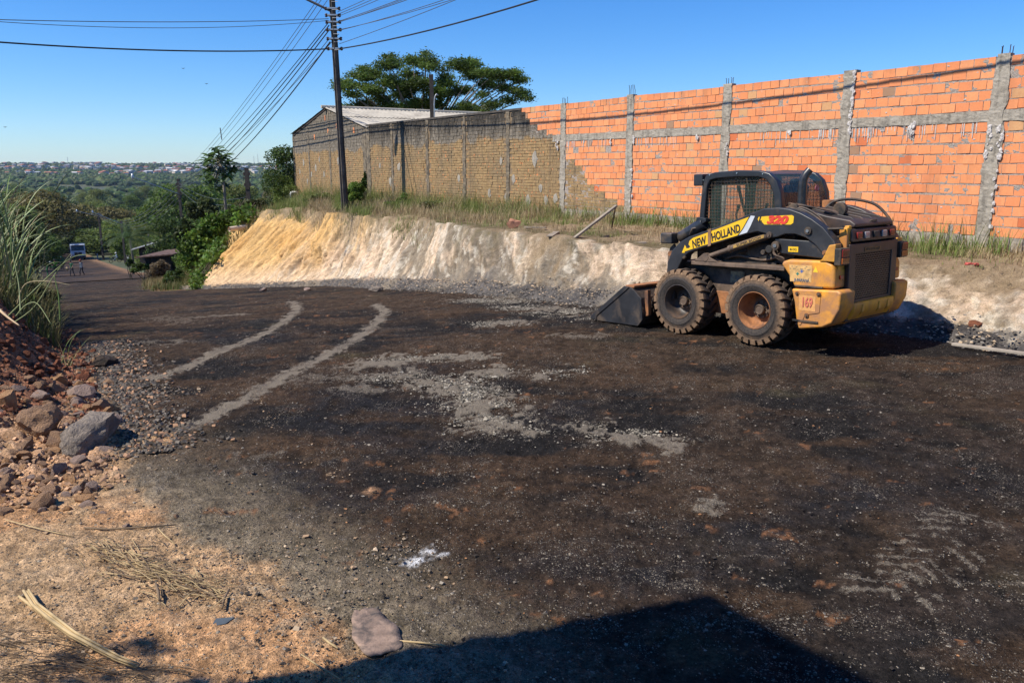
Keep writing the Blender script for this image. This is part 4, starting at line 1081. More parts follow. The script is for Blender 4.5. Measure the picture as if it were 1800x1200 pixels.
decal('warning_label', [(-.675, .90), (-.735, .90), (-.705, .965)], simple('warning_yellow', (.75, .5, .03), .5), .7305, .001)
text_mesh('lettering', '169', .15, M_PINK, bp if False else ldr, (-.640, .768, .560), (-1, 0, 0), (0, 0, 1), off=.003, wx=.62)
decal('number_panel', [(-.54, .47), (-.74, .47), (-.74, .64), (-.54, .64)], simple('faded_pink_panel', (.66, .33, .11), .6, 0, .2, 30), .7625, .001)

# coupler, headlamp, tilt gear at the front
for s in (1, -1):
    mb = MB(); mb.prism([(1.40, 1.13), (1.46, 1.08), (1.50, .96), (1.50, .80), (1.47, .50), (1.30, .50), (1.34, .85), (1.35, 1.0)], s * .56, s * .60); mb.build('coupler_plate', M_BROWN, ldr, bevel=.008)
    mb = MB(); mb.cyl((1.445, s * .60, 1.0), (1.445, s * .625, 1.0), .03, 14); mb.build('pivot_pin', M_RUST, ldr)
    mb = MB(); a = Vector((.98, s * .50, 1.40)); b_ = Vector((1.36, s * .50, 1.20)); mb.cyl(a, b_, .082, 20); mb.prism([(.93, 1.46), (1.06, 1.475), (1.08, 1.42), (1.02, 1.36), (.92, 1.42)], s * .46, s * .56)
    mb.build('work_lamp_hood', M_CABP, ldr, bevel=.008)
    mb = MB(); mb.box(1.37, 1.56, s * .52, s * .68, 1.13, 1.27); hl = mb.build('headlight', M_BLK, ldr, bevel=.02, seg=3)
    mb = MB(); mb.box(1.56, 1.57, s * .54, s * .66, 1.15, 1.25); mb.build('lens', M_CLR, hl)
    mb = MB(); mb.tube([(1.30, s * .56, 1.12), (1.36, s * .6, 1.06), (1.28, s * .66, 1.02), (1.18, s * .68, 1.08)], .012, 8); mb.tube([(1.0, s * .45, 1.3), (1.15, s * .6, 1.25), (1.1, s * .6, 1.33), (.98, s * .5, 1.36)], .012, 8); mb.build('hydraulic_hose', M_HOSE, ldr, smooth=True)
    mb = MB(); mb.cyl((1.38, s * .28, 1.1), (1.50, s * .28, .62), .045, 14); mb.build('tilt_cylinder', M_BROWN, ldr, smooth=True, auto=.6)
mb = MB(); mb.box(1.46, 1.60, -.58, .58, .22, .62); mb.build('quick_coupler', M_BROWN, ldr, bevel=.01)
# bucket
side = [(1.78, .03), (1.70, .12), (1.72, .40), (1.90, .54), (2.02, .55), (2.66, .075), (2.67, .035), (2.55, .02)]
bk = empty('bucket', (0, 0, 0), 0, ldr); M_BKT = simple('bucket_black', (.024, .024, .026), .5, 0, .4, 5, (.10, .075, .055), .3, .1)
M_MUD = simple('caked_asphalt', (.045, .030, .022), .95, 0, .6, 14, (.13, .08, .05), .3, 1.0)
for s in (1, -1):
    mb = MB(); mb.prism(side, s * .845, s * .86); mb.build('side_plate', M_BKT, bk, bevel=.004)
    mb = MB(); mb.prism([(1.93, .545), (2.02, .555), (2.67, .075), (2.675, .035), (2.56, .03), (2.55, .09), (1.99, .495)], s * .858, s * .872); mb.build('side_cutter', M_BKT, bk, bevel=.004)
mb = MB(); bkpts = [(1.90, .54), (1.74, .41), (1.70, .27), (1.71, .13), (1.79, .035), (2.66, .02)]
for a, b_ in zip(bkpts[:-1], bkpts[1:]):
    d = Vector((b_[0] - a[0], 0, b_[1] - a[1])).normalized(); n = Vector((-d.z, 0, d.x)) * .012
    mb.prism([(a[0], a[1]), (b_[0], b_[1]), (b_[0] + n.x, b_[1] + n.z), (a[0] + n.x, a[1] + n.z)], -.845, .845)
mb.build('bucket_shell', M_MUD, bk)
mb = MB(); mb.box(1.86, 2.02, -.845, .845, .535, .565); mb.build('top_lip', M_RUST, bk, bevel=.006)
for y in (-.55, -.2, .2, .55): mb = MB(); mb.prism([(1.60, .22), (1.72, .15), (1.74, .44), (1.60, .56)], y - .012, y + .012); mb.build('coupler_rib', M_RUST, bk)
mb = MB(); mb.prism([(1.645, .18), (1.70, .16), (1.72, .50), (1.66, .52)], .74, .80); mb.build('wear_strap', M_RUST, bk, bevel=.005)
for i in range(26):
    mb = MB(); lump_mesh(mb, (1.70 + R.uniform(-.02, .03), R.uniform(-.8, .8), R.uniform(.08, .42)), R.uniform(.02, .06), .6, 1, i)
    if i == 0: allm = mb
    else: allm.add(mb.v, mb.f)
tag(allm.build('mud_lumps', M_MUD, bk), kind='stuff')
# hoses on the back of the arm and over the hood
def hose(pts, r=.013, nm='hydraulic_hose', m=M_HOSE):
    P = [Vector(p) for p in pts]; out = []
    for i in range(len(P) - 1):
        p0 = P[max(i - 1, 0)]; p1 = P[i]; p2 = P[i + 1]; p3 = P[min(i + 2, len(P) - 1)]
        for k in range(6):
            t = k / 6; out.append(.5 * ((2 * p1) + (-p0 + p2) * t + (2 * p0 - 5 * p1 + 4 * p2 - p3) * t * t + (-p0 + 3 * p1 - 3 * p2 + p3) * t ** 3))
    out.append(P[-1]); mb = MB(); mb.tube(out, r, 8); return mb.build(nm, m, ldr, smooth=True)
hose([(-.30, -.10, 1.56), (-.36, -.18, 1.64), (-.52, -.30, 1.665), (-.74, -.42, 1.60), (-.90, -.45, 1.44), (-.93, -.45, 1.36)], .016)
for i in range(7):
    y = .50 + .028 * (i % 4); q = .02 * i
    hose([(-.12, y - .1, 1.57), (-.24, y, 1.60 - q * .3), (-.42, y, 1.58 - q), (-.60, y, 1.48 - q), (-.70, y - .02, 1.34 - q * .6), (-.74, y - .05, 1.18)], .011 + .003 * (i % 3))
for i in range(5):
    hose([(-.16, .44, 1.60 + .01 * i), (-.3, .46 + .01 * i, 1.625), (-.46, .42, 1.59), (-.62, .34 - .02 * i, 1.55), (-.7, .3, 1.50)], .010, m=M_BROWN if i % 2 else M_HOSE)
for i in range(5):
    hose([(-.17 - .01 * i, .64, 1.20), (-.14, .68, 1.12 - .01 * i), (-.17 - .02 * i, .66, 1.03), (-.26, .62, .97)], .011, m=M_BROWN)
hose([(.62, .55, .97), (.40, .58, 1.02), (.1, .56, .98), (-.1, .56, 1.03), (-.2, .6, 1.12)], .014, m=M_BROWN)
hose([(.70, .62, 1.05), (.45, .63, 1.10), (.2, .62, 1.17), (-.02, .62, 1.24)], .010, m=M_RUST)
hose([(.55, .52, 1.0), (.3, .5, 1.08), (.0, .5, 1.05), (-.2, .5, 1.15)], .018)
mb = MB(); mb.tube([(-.66, .66, 1.36), (-.93, .60, 1.375)], .014, 6); mb.tube([(-.92, .60, 1.36), (-.92, .60, 1.40)], .012, 6); mb.build('arm_stop_bar', M_BLK2, ldr)
mb = MB(); mb.cyl((-.28, .45, 1.58), (-.28, .55, 1.58), .06, 18); mb.build('hose_drum', M_BLK2, ldr, bevel=.008)
mb = MB(); mb.cyl((-.62, .1, 1.56), (-.62, .16, 1.56), .08, 18); mb.build('hose_drum', M_BLK2, ldr, bevel=.008)
mb = MB(); mb.cyl((-.06, .60, 1.12), (-.06, .66, 1.12), .045, 16); mb.cyl((.02, .60, 1.08), (.02, .66, 1.08), .03, 16); mb.box(-.12, .3, .5, .56, 1.0, 1.18); mb.build('valve_block', M_BLK2, ldr, bevel=.006)

# ------------------------------------------------------------------ poles and cables
M_POLE = simple('weathered_dark_concrete_pole', (.075, .062, .05), .9, 0, .5, 3, (.15, .13, .11), .35, .4)
M_POLE2 = simple('dark_wood_pole', (.04, .032, .026), .9, 0, .4, 3)
M_INS = simple('brown_porcelain', (.05, .02, .015), .3); M_GALV = simple('galvanised_steel', (.42, .44, .45), .45, .6, .2, 8)
M_WIRE = simple('black_cable', (.012, .012, .013), .6); M_WIREG = simple('grey_wire', (.11, .11, .115), .5, .4)
PB = Vector((-5.56, 26.9, 0)); PB.z = float(zsurf(PB.x, PB.y)) - .25
PTOP = Vector((PB.x - .16, PB.y - .05, 9.3))
def pole_at(z, side=0):
    z -= .27; k = (z - PB.z) / (PTOP.z - PB.z); p = PB.lerp(PTOP, k); return p + Vector((side * .15, 0, 0))
pole = empty('utility_pole', PB)
tag(pole, 'dark concrete utility pole standing on the cut bank edge, tallest and nearest', 'utility pole')
ax = (PTOP - PB).to_track_quat('Z', 'Y').to_matrix().to_4x4(); Ln = (PTOP - PB).length
mb = MB()
for (hw0, hw1, dd0, dd1) in ((.155, .10, .055, .04), (.055, .04, .12, .08)):
    vs = [ax @ Vector((sx * (hw0 if z == 0 else hw1), sy * (dd0 if z == 0 else dd1), z)) for z in (0, Ln) for sx, sy in ((-1, -1), (1, -1), (1, 1), (-1, 1))]
    mb.add(vs, [(3, 2, 1, 0), (4, 5, 6, 7), (0, 1, 5, 4), (1, 2, 6, 5), (2, 3, 7, 6), (3, 0, 4, 7)])
o = mb.build('pole_shaft', M_POLE, pole, bevel=.012); 
ATT = [(6.05, 1), (6.35, 0), (6.62, 0), (6.85, 1), (7.05, 1), (7.25, 0), (7.75, 0)]
for z, _ in ATT:
    p = pole_at(z) - PB
    mb = MB(); mb.box(p.x - .16, p.x + .16, p.y - .12, p.y + .12, p.z - .02, p.z + .02); mb.build('steel_band', M_GALV, pole)
    for sx in (-1, 1):
        mb = MB(); c = p + Vector((sx * .21, -.02, 0)); mb.lathe([(.0, -.06), (.035, -.05), (.05, -.02), (.025, 0), (.05, .02), (.035, .05), (0, .06)], 12, 'z', Matrix.Translation(c))
        mb.cyl(c + Vector((-sx * .08, 0, 0)), c, .012, 6); mb.build('insulator', M_INS, pole, smooth=True)
mb = MB()
for i in range(14):
    z = 6.0 + i * .24; p = pole_at(z) - PB
    mb.cyl(p + Vector((-.0, -.12, 0)), p + Vector((.20, -.12, 0)), .008, 5)
tag(mb.build('step_bolts', M_GALV, pole), kind='stuff')
# lamp arm and lamp head reaching over the road
a = pole_at(7.15) - PB; ad = Vector((-.80, -.50, 0)).normalized()
ad = Vector((-.90, -.10, .42)).normalized()
mb = MB(); pts = [a + ad * (k * 2.6 / 6) - Vector((0, 0, .05 * (k / 6) ** 2)) for k in range(7)]; mb.tube(pts, .038, 8); mb.build('lamp_arm', simple('dull_grey_paint', (.10, .10, .105), .7), pole, smooth=True)
hd = empty('lamp_head', pts[-1], 0, pole)
mb = MB(); mb.lathe([(0, -.32), (.06, -.3), (.11, -.15), (.12, .05), (.09, .26), (.045, .34), (.0, .35)], 16, 'y', Matrix.Rotation(math.pi / 2, 4, 'Z') @ Matrix.Scale(.6, 4, (0, 0, 1))); mb.build('housing', M_GALV, hd, smooth=True)
mb = MB(); mb.box(-.2, .12, -.07, .07, -.085, -.055); mb.build('lens', M_CLR, hd)

def cable(p, q, sag, r, label, mat=M_WIRE, group='overhead cables and wires', n=28):
    p = Vector(p); q = Vector(q); pts = []
    for i in range(n + 1):
        t = i / n; v = p.lerp(q, t); v.z -= sag * 4 * t * (1 - t); pts.append(v)
    mb = MB(); mb.tube(pts, r, 5); o = mb.build('overhead_cable', mat, smooth=True)
    o['kind'] = 'thing'
    return tag(o, label, 'cable', group)
# far line poles down the road
def far_pole(px, py_top, py_bot, Zc, label, arm=None, thick=.13):
    t = at(px, py_top, Zc); b_ = Vector((t.x, t.y, zfar(t.x, t.y) - .1))
    hgt = t.z - b_.z
    e = empty('utility_pole', b_); tag(e, label, 'utility pole')
    mb = MB(); mb.box(-thick, thick, -.06, .06, 0, hgt); mb.build('pole_shaft', M_POLE2, e)
    mb = MB(); mb.box(-.32, .32, -.04, .04, hgt * .90, hgt * .90 + .1); mb.box(-.16, .16, -.1, .1, hgt * .80, hgt * .82); mb.build('cross_bracket', M_POLE2, e)
    for sx in (-1, 1):
        for z in (.93, .83):
            mb = MB(); mb.cyl((sx * .22, 0, hgt * z), (sx * .22, 0, hgt * z + .22), .06, 6); mb.build('insulator', M_INS, e)
    if arm:
        q = arm - b_; s_ = Vector((0, 0, hgt * arm_z)); mb = MB(); mb.tube([s_, q], .045, 6); mb.build('lamp_arm', M_GALV, e)
        mb = MB(); mb.lathe([(0, -.3), (.12, -.2), (.16, 0), (.08, .3), (0, .32)], 8, 'z', Matrix.Translation(q)); mb.build('lamp_head', M_GALV, e, smooth=True)
    return e, t
arm_z = .84
e1, T1 = far_pole(313, 314, 472, 80, 'dark pole with long lamp arm rising behind the leafy tree left of the bank', at(233, 311, 76))
arm_z = .93
e2, T2 = far_pole(213, 388, 460, 132, 'slim street pole beside the motorcycles right of the far road', at(163, 373, 126), .17)
e3, T3 = far_pole(173, 374, 452, 150, 'thin pole behind the white truck, farthest down the road', at(135, 371, 148), .2)
e4, T4 = far_pole(433, 295, 360, 62, 'dark pole between the tall broad-leaved tree and the gabled shed', None, .16)
e5, T5 = far_pole(83, 410, 455, 150, 'grey pole in the shade of the dark tree left of the truck', None, .17)
# the bundle running down the valley from the near pole
ks = 0
names_dn = ['lowest cable of the fan descending from the near pole to the valley', 'thin wire in the fan descending from the near pole to the valley']
for i, (z, sx, tz, sg, r, m) in enumerate([(7.9, -1, .3, .6, .010, M_WIREG), (7.75, -1, .1, .6, .010, M_WIREG), (7.5, -1, .0, .65, .010, M_WIREG), (6.85, -1, -.5, .7, .014, M_WIRE), (6.75, -1, -.7, .8, .018, M_WIRE), (6.62, -1, -.9, .9, .018, M_WIRE), (6.5, 1, -1.0, .75, .010, M_WIREG), (6.38, -1, -1.2, 1.0, .012, M_WIREG), (6.25, -1, -1.4, 1.25, .022, M_WIRE)]):
    cable(pole_at(z, sx), T1 + Vector((.25 * ((i % 3) - 1), 0, tz * .6 - .15)), sg, r, names_dn[0] if i == 8 else ['top', 'second', 'third', 'fourth', 'fifth', 'sixth', 'seventh', 'eighth'][i] + ' wire of the fan descending from the near pole to the valley', m, 'fan of cables descending into the valley')
for i in range(5):
    cable(T1 + Vector((-.2 + .1 * i, 0, -.4 - .35 * i)), T2 + Vector((0, 0, -.1 - .22 * i)), .9 + .15 * i, .022, ['top', 'second', 'third', 'fourth', 'lowest'][i] + ' far cable sagging between the lamp arm pole and the street pole', M_WIREG, 'far cables over the valley trees')
for i in range(3):
    cable(T2 + Vector((0, 0, -.3 * i)), T3 + Vector((0, 0, -.3 * i)), .5, .022, ['upper', 'middle', 'lower'][i] + ' short far cable linking the two street poles behind the truck', M_WIREG, 'far cables behind the truck')
    cable(T1 + Vector((0, 0, -.4 - .3 * i)), T4 + Vector((0, 0, -2.2 - .3 * i)), .8 + .2 * i, .016, ['upper', 'middle', 'lower'][i] + ' far cable from the lamp arm pole towards the pole by the shed', M_WIREG, 'far cables near the shed')
# two cables to the left, out of the picture
L1 = at(-260, 26, 17); L2 = at(-260, 52, 17)
cable(pole_at(6.95, -1), L1, .12, .010, 'upper long cable crossing the sky to the left edge', M_WIREG)
cable(pole_at(6.90, -1), L1 + Vector((0, 0, .12)), .30, .008, 'thin wire just above the upper cable crossing the sky to the left edge', M_WIREG)
cable(pole_at(6.05, -1), L2, .22, .020, 'lower thick black cable crossing the sky to the left edge', M_WIRE)
# to the right, over the wall side, out of the top of the picture
PR = Vector((13.5, -1.0, 0))
for i, (z, z2, sg, r, m, nm) in enumerate([
  (6.05, 6.3, .95, .020, M_WIRE, 'thick black cable rising right from the near pole, lowest of its set'),
  (6.20, 7.1, .55, .009, M_WIREG, None), (6.62, 6.6, .85, .009, M_WIREG, None), (6.60, 7.0, .85, .009, M_WIREG, None),
  (6.85, 7.3, .75, .011, M_WIREG, None), (6.87, 7.6, .7, .011, M_WIREG, None), (6.84, 7.9, .8, .009, M_WIREG, None),
  (7.02, 8.1, .6, .009, M_WIREG, None), (7.08, 8.4, .6, .009, M_WIREG, None), (7.15, 8.7, .6, .009, M_WIREG, None), (7.6, 9.0, .5, .009, M_WIREG, None)]):
    cable(pole_at(z, 1), PR + Vector((.1 * i, 0, z2 + 1.15)), sg * .95, r, nm or ['', 'second', 'third', 'fourth', 'fifth', 'sixth', 'seventh', 'eighth', 'ninth', 'tenth', 'top'][i] + ' wire from below of the set rising right from the near pole', m, 'wires rising right from the near pole' )
# the next pole of the line, out of the picture behind the camera
e = empty('utility_pole', (13.8, -1.0, .2)); tag(e, 'next concrete pole of the line, to the right behind the viewer', 'utility pole')
mb = MB(); mb.box(-.15, .15, -.1, .1, 0, 10.8); mb.build('pole_shaft', M_POLE, e)
# leftover rod hanging in the cables
rp0 = at(387, 225, 58); rp1 = at(390, 246, 58); mb = MB(); mb.tube([rp0, rp1], .035, 6)
tag(mb.build('cable_spreader', M_WIRE), 'short dark rod hanging among the cables above the broad-leaved tree', 'rod')
# slim pole behind the wall in front of the big tree
bp_ = at(758, 208, 31.5); tp_ = at(758, 131, 31.5); zb = .8
e = empty('standpipe_pole', (tp_.x, tp_.y, zb)); tag(e, 'slim dark pole standing behind the wall in front of the spreading tree', 'pole')
mb = MB(); mb.box(-.075, .075, -.06, .06, 0, tp_.z - zb); mb.build('pole_shaft', M_POLE2, e)
h = tp_.z - zb; mb = MB(); mb.tube([(.1, -.08, 0), (.1, -.08, h - 1.1), (.13, -.08, h - .85), (.2, -.08, h - .75), (.26, -.08, h - .8)], .022, 8); mb.build('conduit', M_GALV, e, smooth=True)

# ------------------------------------------------------------------ vegetation
_used = {}
ORD = ['', 'second ', 'third ', 'fourth ', 'fifth ', 'sixth ', 'seventh ', 'eighth ', 'ninth ', 'tenth ', 'eleventh ', 'twelfth ']
def wherex(px):
    for lim, w in [(-60, 'beyond the left edge'), (20, 'at the left edge'), (60, 'behind the tall grass'), (100, 'over the left workers'), (130, 'left of the truck'), (165, 'in line with the truck'), (195, 'behind the thin truck pole'), (235, 'behind the street pole'), (275, 'between street pole and lamp pole'), (330, 'behind the lamp arm pole'), (372, 'left of the broad-leaved tree'), (415, 'behind the broad-leaved tree'), (455, 'behind the dark pole'), (515, 'left of the shed palm'), (9999, 'hidden behind the shed')]:
        if px < lim: return w
def uniq(base):
    k = _used.get(base, 0); _used[base] = k + 1
    return ORD[k % 12] + (base if k < 12 else base + ', low one' if k < 24 else base + ', lowest one')
M_LEAF = leaf_mat('foliage', True); M_GRASS = leaf_mat('grass_blades', True, trans=.25, rough=.7)
M_BARK = simple('bark', (.09, .07, .05), .95, 0, .4, 6, bump=.6); M_BARKP = simple('pale_bark', (.2, .17, .13), .95, 0, .3, 6)
def leaf_quads(P, Nn, size, aspect=2.2, up=.0, rs=NR):
    """rhombic leaves at points P with preferred normals Nn: returns verts, quads"""
    n = len(P); d = rs.normal(size=(n, 3)) + Nn * .6; d[:, 2] += up
    d /= np.linalg.norm(d, axis=1, keepdims=True) + 1e-9
    a = np.cross(d, rs.normal(size=(n, 3))); a /= np.linalg.norm(a, axis=1, keepdims=True) + 1e-9
    b = np.cross(d, a); s = (size * rs.uniform(.6, 1.3, n))[:, None]
    a = a * s; b = b * s / aspect
    V = np.stack([P - a, P + b * 1.0 + a * .1, P + a, P - b * 1.0 + a * .1], 1).reshape(-1, 3)
    return V, np.arange(n * 4).reshape(n, 4)
def vary(c, n, v=.3, yel=.25, rs=NR):
    c = np.array(c, float)[None] * rs.uniform(1 - v, 1 + v, (n, 1)); k = rs.uniform(0, yel, (n, 1))
    return c * (1 - k) + np.array([[c[:, 1].mean() * 1.25, c[:, 1].mean() * 1.05, c[:, 2].mean() * .8]]) * k
def crown_pts(n, clumps, rs=NR):
    """points spread on and inside clump ellipsoids: list of (center, radii)"""
    w = np.array([c[1][0] * c[1][1] + c[1][0] * c[1][2] for c in clumps]); w = w / w.sum()
    k = rs.choice(len(clumps), n, p=w); C_ = np.array([c[0] for c in clumps])[k]; Rd = np.array([c[1] for c in clumps])[k]
    d = rs.normal(size=(n, 3)); d /= np.linalg.norm(d, axis=1, keepdims=True); r = rs.uniform(.35, 1, (n, 1)) ** .5
    return C_ + d * Rd * r, d, k
def tree_proto(seed, H, Wd, clump_n, leaf_n, leaf, col, trunk_h=.35, flat=.8, yel=.25, bark=None, aspect=2.0):
    """returns (crown mesh, trunk mesh) about the origin"""
    rs = np.random.RandomState(seed); r = random.Random(seed); clumps = []
    mbt = MB(); top = H * (trunk_h + .15); lean = Vector((r.uniform(-.05, .05), r.uniform(-.05, .05), 1))
    mbt.tube([(0, 0, -.3), lean * (H * trunk_h * .5), lean * (H * trunk_h), lean * top], [H * .026, H * .021, H * .018, H * .010], 7)
    for i in range(clump_n):
        a = r.uniform(0, 2 * math.pi); q = math.sqrt(r.random()); z = r.random()
        rad = Wd * .5 * q * math.sqrt(max(.05, 1 - (z * .9) ** 2)); cz = H * (trunk_h + .1 + (.9 - trunk_h - .15) * z)
        c = Vector((rad * math.cos(a) * .8, rad * math.sin(a) * .8, cz)); s = Wd * r.uniform(.12, .21)
        clumps.append((tuple(c), (s, s, s * flat * r.uniform(.6, 1))))
        if i % 2 == 0:
            st = lean * (H * trunk_h * r.uniform(.8, 1.3)); md = st.lerp(c, .5) + Vector((0, 0, -.04 * H))
            mbt.tube([st, md, c], [H * .009, H * .006, H * .003], 4, cap=False)
    P, d, k = crown_pts(leaf_n, clumps, rs)
    V, Fq = leaf_quads(P, d, leaf, aspect, .5, rs)
    tone = rs.uniform(.65, 1.35, len(clumps))[k][:, None]
    col_ = vary(col, leaf_n, .3, yel, rs) * tone
    o = np_mesh('crown', V, Fq, M_LEAF, None, col=np.repeat(col_, 4, 0)); cm = o.data; bpy.data.objects.remove(o)
    o = mbt.build('trunk', bark or M_BARK, None); tm = o.data; bpy.data.objects.remove(o)
    return cm, tm
def place_tree(pr, name, loc, s, rz, label, cat='tree', group=None, sz=1.0):
    e = empty(name, loc, rz); e.scale = (s, s, s * sz)
    for nm, me in (('crown', pr[0]), ('trunk', pr[1])):
        if me is None: continue
        link(bpy.data.objects.new(nm, me), e)
    return tag(e, label, cat, group)
G1, G2, G3, G4, G5 = (.085, .15, .028), (.055, .10, .024), (.12, .18, .04), (.16, .195, .05), (.16, .14, .05)
PROT = [tree_proto(1, 9, 9, 30, 6200, .19, G1, .14), tree_proto(2, 10, 8, 30, 6200, .19, G2, .12, .9), tree_proto(3, 8, 9, 28, 6200, .19, G3, .12, .75),
        tree_proto(4, 11, 10, 34, 7000, .19, G4, .22, .7), tree_proto(5, 9, 7, 24, 5200, .18, G1, .15, 1.0, .4), tree_proto(6, 8, 10, 26, 5000, .22, G5, .35, .7, .4, M_BARKP)]
def ztree(px, py_base, Zc):
    p = at(px, py_base, Zc); return Vector((p.x, p.y, zfar(p.x, p.y)))
def tree_px(k, px, top, Zc, wpx, label, name='tree', group=None, sink=0, rz=None):
    """a tree whose top is seen at (px,top): choose its height from the terrain"""
    t = at(px, top, Zc); zg = zfar(t.x, t.y) - sink; H = (t.z - zg) * .84
    base = [9, 10, 8, 11, 9, 8][k]; bw = [9, 8, 9, 10, 7, 10][k] * .95
    w = wpx / F * Zc; s = w / bw
    return place_tree(PROT[k], name, (t.x, t.y, zg), s, R.uniform(0, 6.28) if rz is None else rz, label, 'tree', group, sz=(H / base) / s)

# named trees beyond the road
tree_px(5, 62, 303, 150, 150, 'broad olive-brown tree with open branches behind the tall grass', 'broad_tree')
tree_px(5, 125, 335, 190, 110, 'olive-brown tree right of the broad open-branched one')
tree_px(1, 52, 372, 84, 92, 'dark dense rounded tree shading the road left of the truck', 'shade_tree')
tree_px(0, 84, 390, 108, 50, 'small green tree just behind the left roadside workers')
tree_px(0, 268, 385, 175, 70, 'green tree between the two street poles')
tree_px(2, 190, 372, 175, 120, 'light green bushy tree right behind the white truck')
tree_px(3, 240, 365, 200, 110, 'pale green loose tree behind the motorcycles')
tree_px(2, 150, 395, 185, 90, 'bushy green tree directly over the truck cab')
tree_px(1, 225, 345, 240, 120, 'wide dark green tree farther behind the street poles')
tree_px(4, 30, 330, 130, 90, 'tall green tree at the left edge behind the grass')
tree_px(0, 10, 345, 100, 90, 'leafy tree cut by the left edge of the view')
# belt of separate trees filling the valley
rt = random.Random(77); belt = 'trees filling the valley below the town'
for i in range(165):
    Zc = 150 + 520 * (i / 165) ** 1.25 + rt.uniform(-12, 12); px = rt.uniform(-260, 620)
    if Zc < 215 and 120 < px < 215: px += 140
    p = at(px, 300, Zc); band = 'nearest' if Zc < 220 else 'near' if Zc < 300 else 'middle' if Zc < 420 else 'far'
    if wt(p.x, p.y) < 60 and wn(p.x, p.y) < 0 and Zc < 120: continue
    if px > 425 and Zc < 330: continue
    k = rt.choice([0, 0, 1, 1, 2, 2, 3, 3, 4, 5]); H = rt.uniform(8, 15); s = H / [9, 10, 8, 11, 9, 8][k] * rt.uniform(.9, 1.25)
    place_tree(PROT[k], 'valley_tree', (p.x, p.y, zfar(p.x, p.y) - .5), s, rt.uniform(0, 6.28), uniq(['green', 'dark green', 'light green', 'pale green', 'slender green', 'olive-brown'][k] + ' valley tree ' + wherex(px) + ', ' + band + ' belt'), 'tree', belt)
# trees on the falling ground left of the shed
for (k, px, top, Zc, w, lb) in [(1, 300, 348, 66, 95, 'dark leafy tree over the lamp arm pole and small roofs'), (1, 345, 356, 62, 70, 'dark leafy tree beside the green slope of the bank'),
    (0, 420, 322, 74, 110, 'dark green tree behind the dark pole by the bank'), (0, 470, 318, 88, 90, 'green tree left of the palm near the gabled shed'),
    (2, 500, 322, 110, 70, 'light green tree behind the palm fronds'), (1, 395, 335, 95, 80, 'dense tree under the tall broad-leaved tree'), (4, 455, 335, 56, 50, 'low green tree between the dark pole and the shed'),
    (0, 340, 338, 105, 80, 'tree behind the top of the lamp arm pole'), (3, 250, 372, 120, 60, 'yellow-green tree left of the dark leafy tree')]:
    tree_px(k, px, top, Zc, w, lb, sink=.5)

rt = random.Random(19)
for i in range(110):
    v = rt.uniform(70, 215); lam = rt.choice([rt.uniform(-34, -11), rt.uniform(-34, -11), rt.uniform(2.5, 16)]) if v < 178 else rt.uniform(-30, 20)
    x, y = LE0[0] + LED[0] * v + LEN_[0] * lam, LE0[1] + LED[1] * v + LEN_[1] * lam; px_ = 900 + 1432 * x / y
    if 95 < px_ < 345 and v < 112 and lam < 0: continue
    if lam > 0 and v < 100: continue
    k = rt.choice([0, 1, 2, 2, 3]); s = rt.uniform(.35, .75)
    place_tree(PROT[k], 'roadside_bush', (x, y, zfar(x, y) - 1.0 * s), s, rt.uniform(0, 6), uniq(['green', 'dark green', 'light green', 'pale green'][k] + ' bushy growth beside the far road, ' + ('left side' if lam > 0 else 'right side') + (', beyond the truck' if v > 165 else ', before the truck')), 'bush', 'bushy growth along the far road')
# distant woodland and the town on the far slope
nW = 30000
rs = np.random.RandomState(3); azs = np.radians(rs.uniform(-64, 6, nW)); rad = 560 * (3600 / 560) ** rs.uniform(0, 1, nW) ** .62
XX = rad * np.sin(azs); YY = rad * np.cos(azs); dens = fbm(XX / 160, YY / 160, 3, 44)
keep = (dens > .33) | (rad > 1500); XX, YY, rad = XX[keep], YY[keep], rad[keep]; n = len(XX)
ZZ = zground(XX, YY) + (fbm(XX / 420, YY / 420, 3, 6) - .5) * 9 * sstep(500, 1500, rad)
def woods(sel, sub, jit, label):
    x_, y_, z_, rd = XX[sel], YY[sel], ZZ[sel], rad[sel]; n = len(x_)
    ico = bmesh.new(); bmesh.ops.create_icosphere(ico, subdivisions=sub, radius=1); IV = np.array([v.co[:] for v in ico.verts]); IF = np.array([[v.index for v in f.verts] for f in ico.faces]); ico.free()
    size = rs.uniform(4.5, 9, n) * np.interp(rd, [600, 1500, 3000], [.75, 1.0, 1.1])
    V = IV[None] * np.stack([size, size, size * rs.uniform(.55, .9, n)], -1)[:, None, :] * rs.uniform(1 - jit, 1 + jit, (n, len(IV), 1)) + np.stack([x_, y_, z_ + size * .4], -1)[:, None, :]
    Fq = (IF[None] + (np.arange(n) * len(IV))[:, None, None]).reshape(-1, 3)
    cc = np.array([G1, G2, G3, G4, G2])[rs.randint(0, 5, n)] * rs.uniform(.6, 1.05, (n, 1)); cc = np.repeat(cc, len(IV), 0) * rs.uniform(.4, 1.4, (n * len(IV), 1))
    tag(np_mesh('distant_woodland', V.reshape(-1, 3), Fq, M_LEAF, col=cc), label, kind='stuff')
woods(rad >= 1150, 1, .25, 'far woodland covering the plain below the town'); woods(rad < 1150, 2, .22, 'nearer woodland beyond the valley trees')
town_mats = [simple('town_white', (.64, .61, .56), .8), simple('town_cream', (.6, .5, .38), .8), simple('town_tile', (.36, .13, .07), .8), simple('town_grey', (.36, .36, .36), .8), simple('town_zinc', (.55, .57, .6), .5)]
hm = []
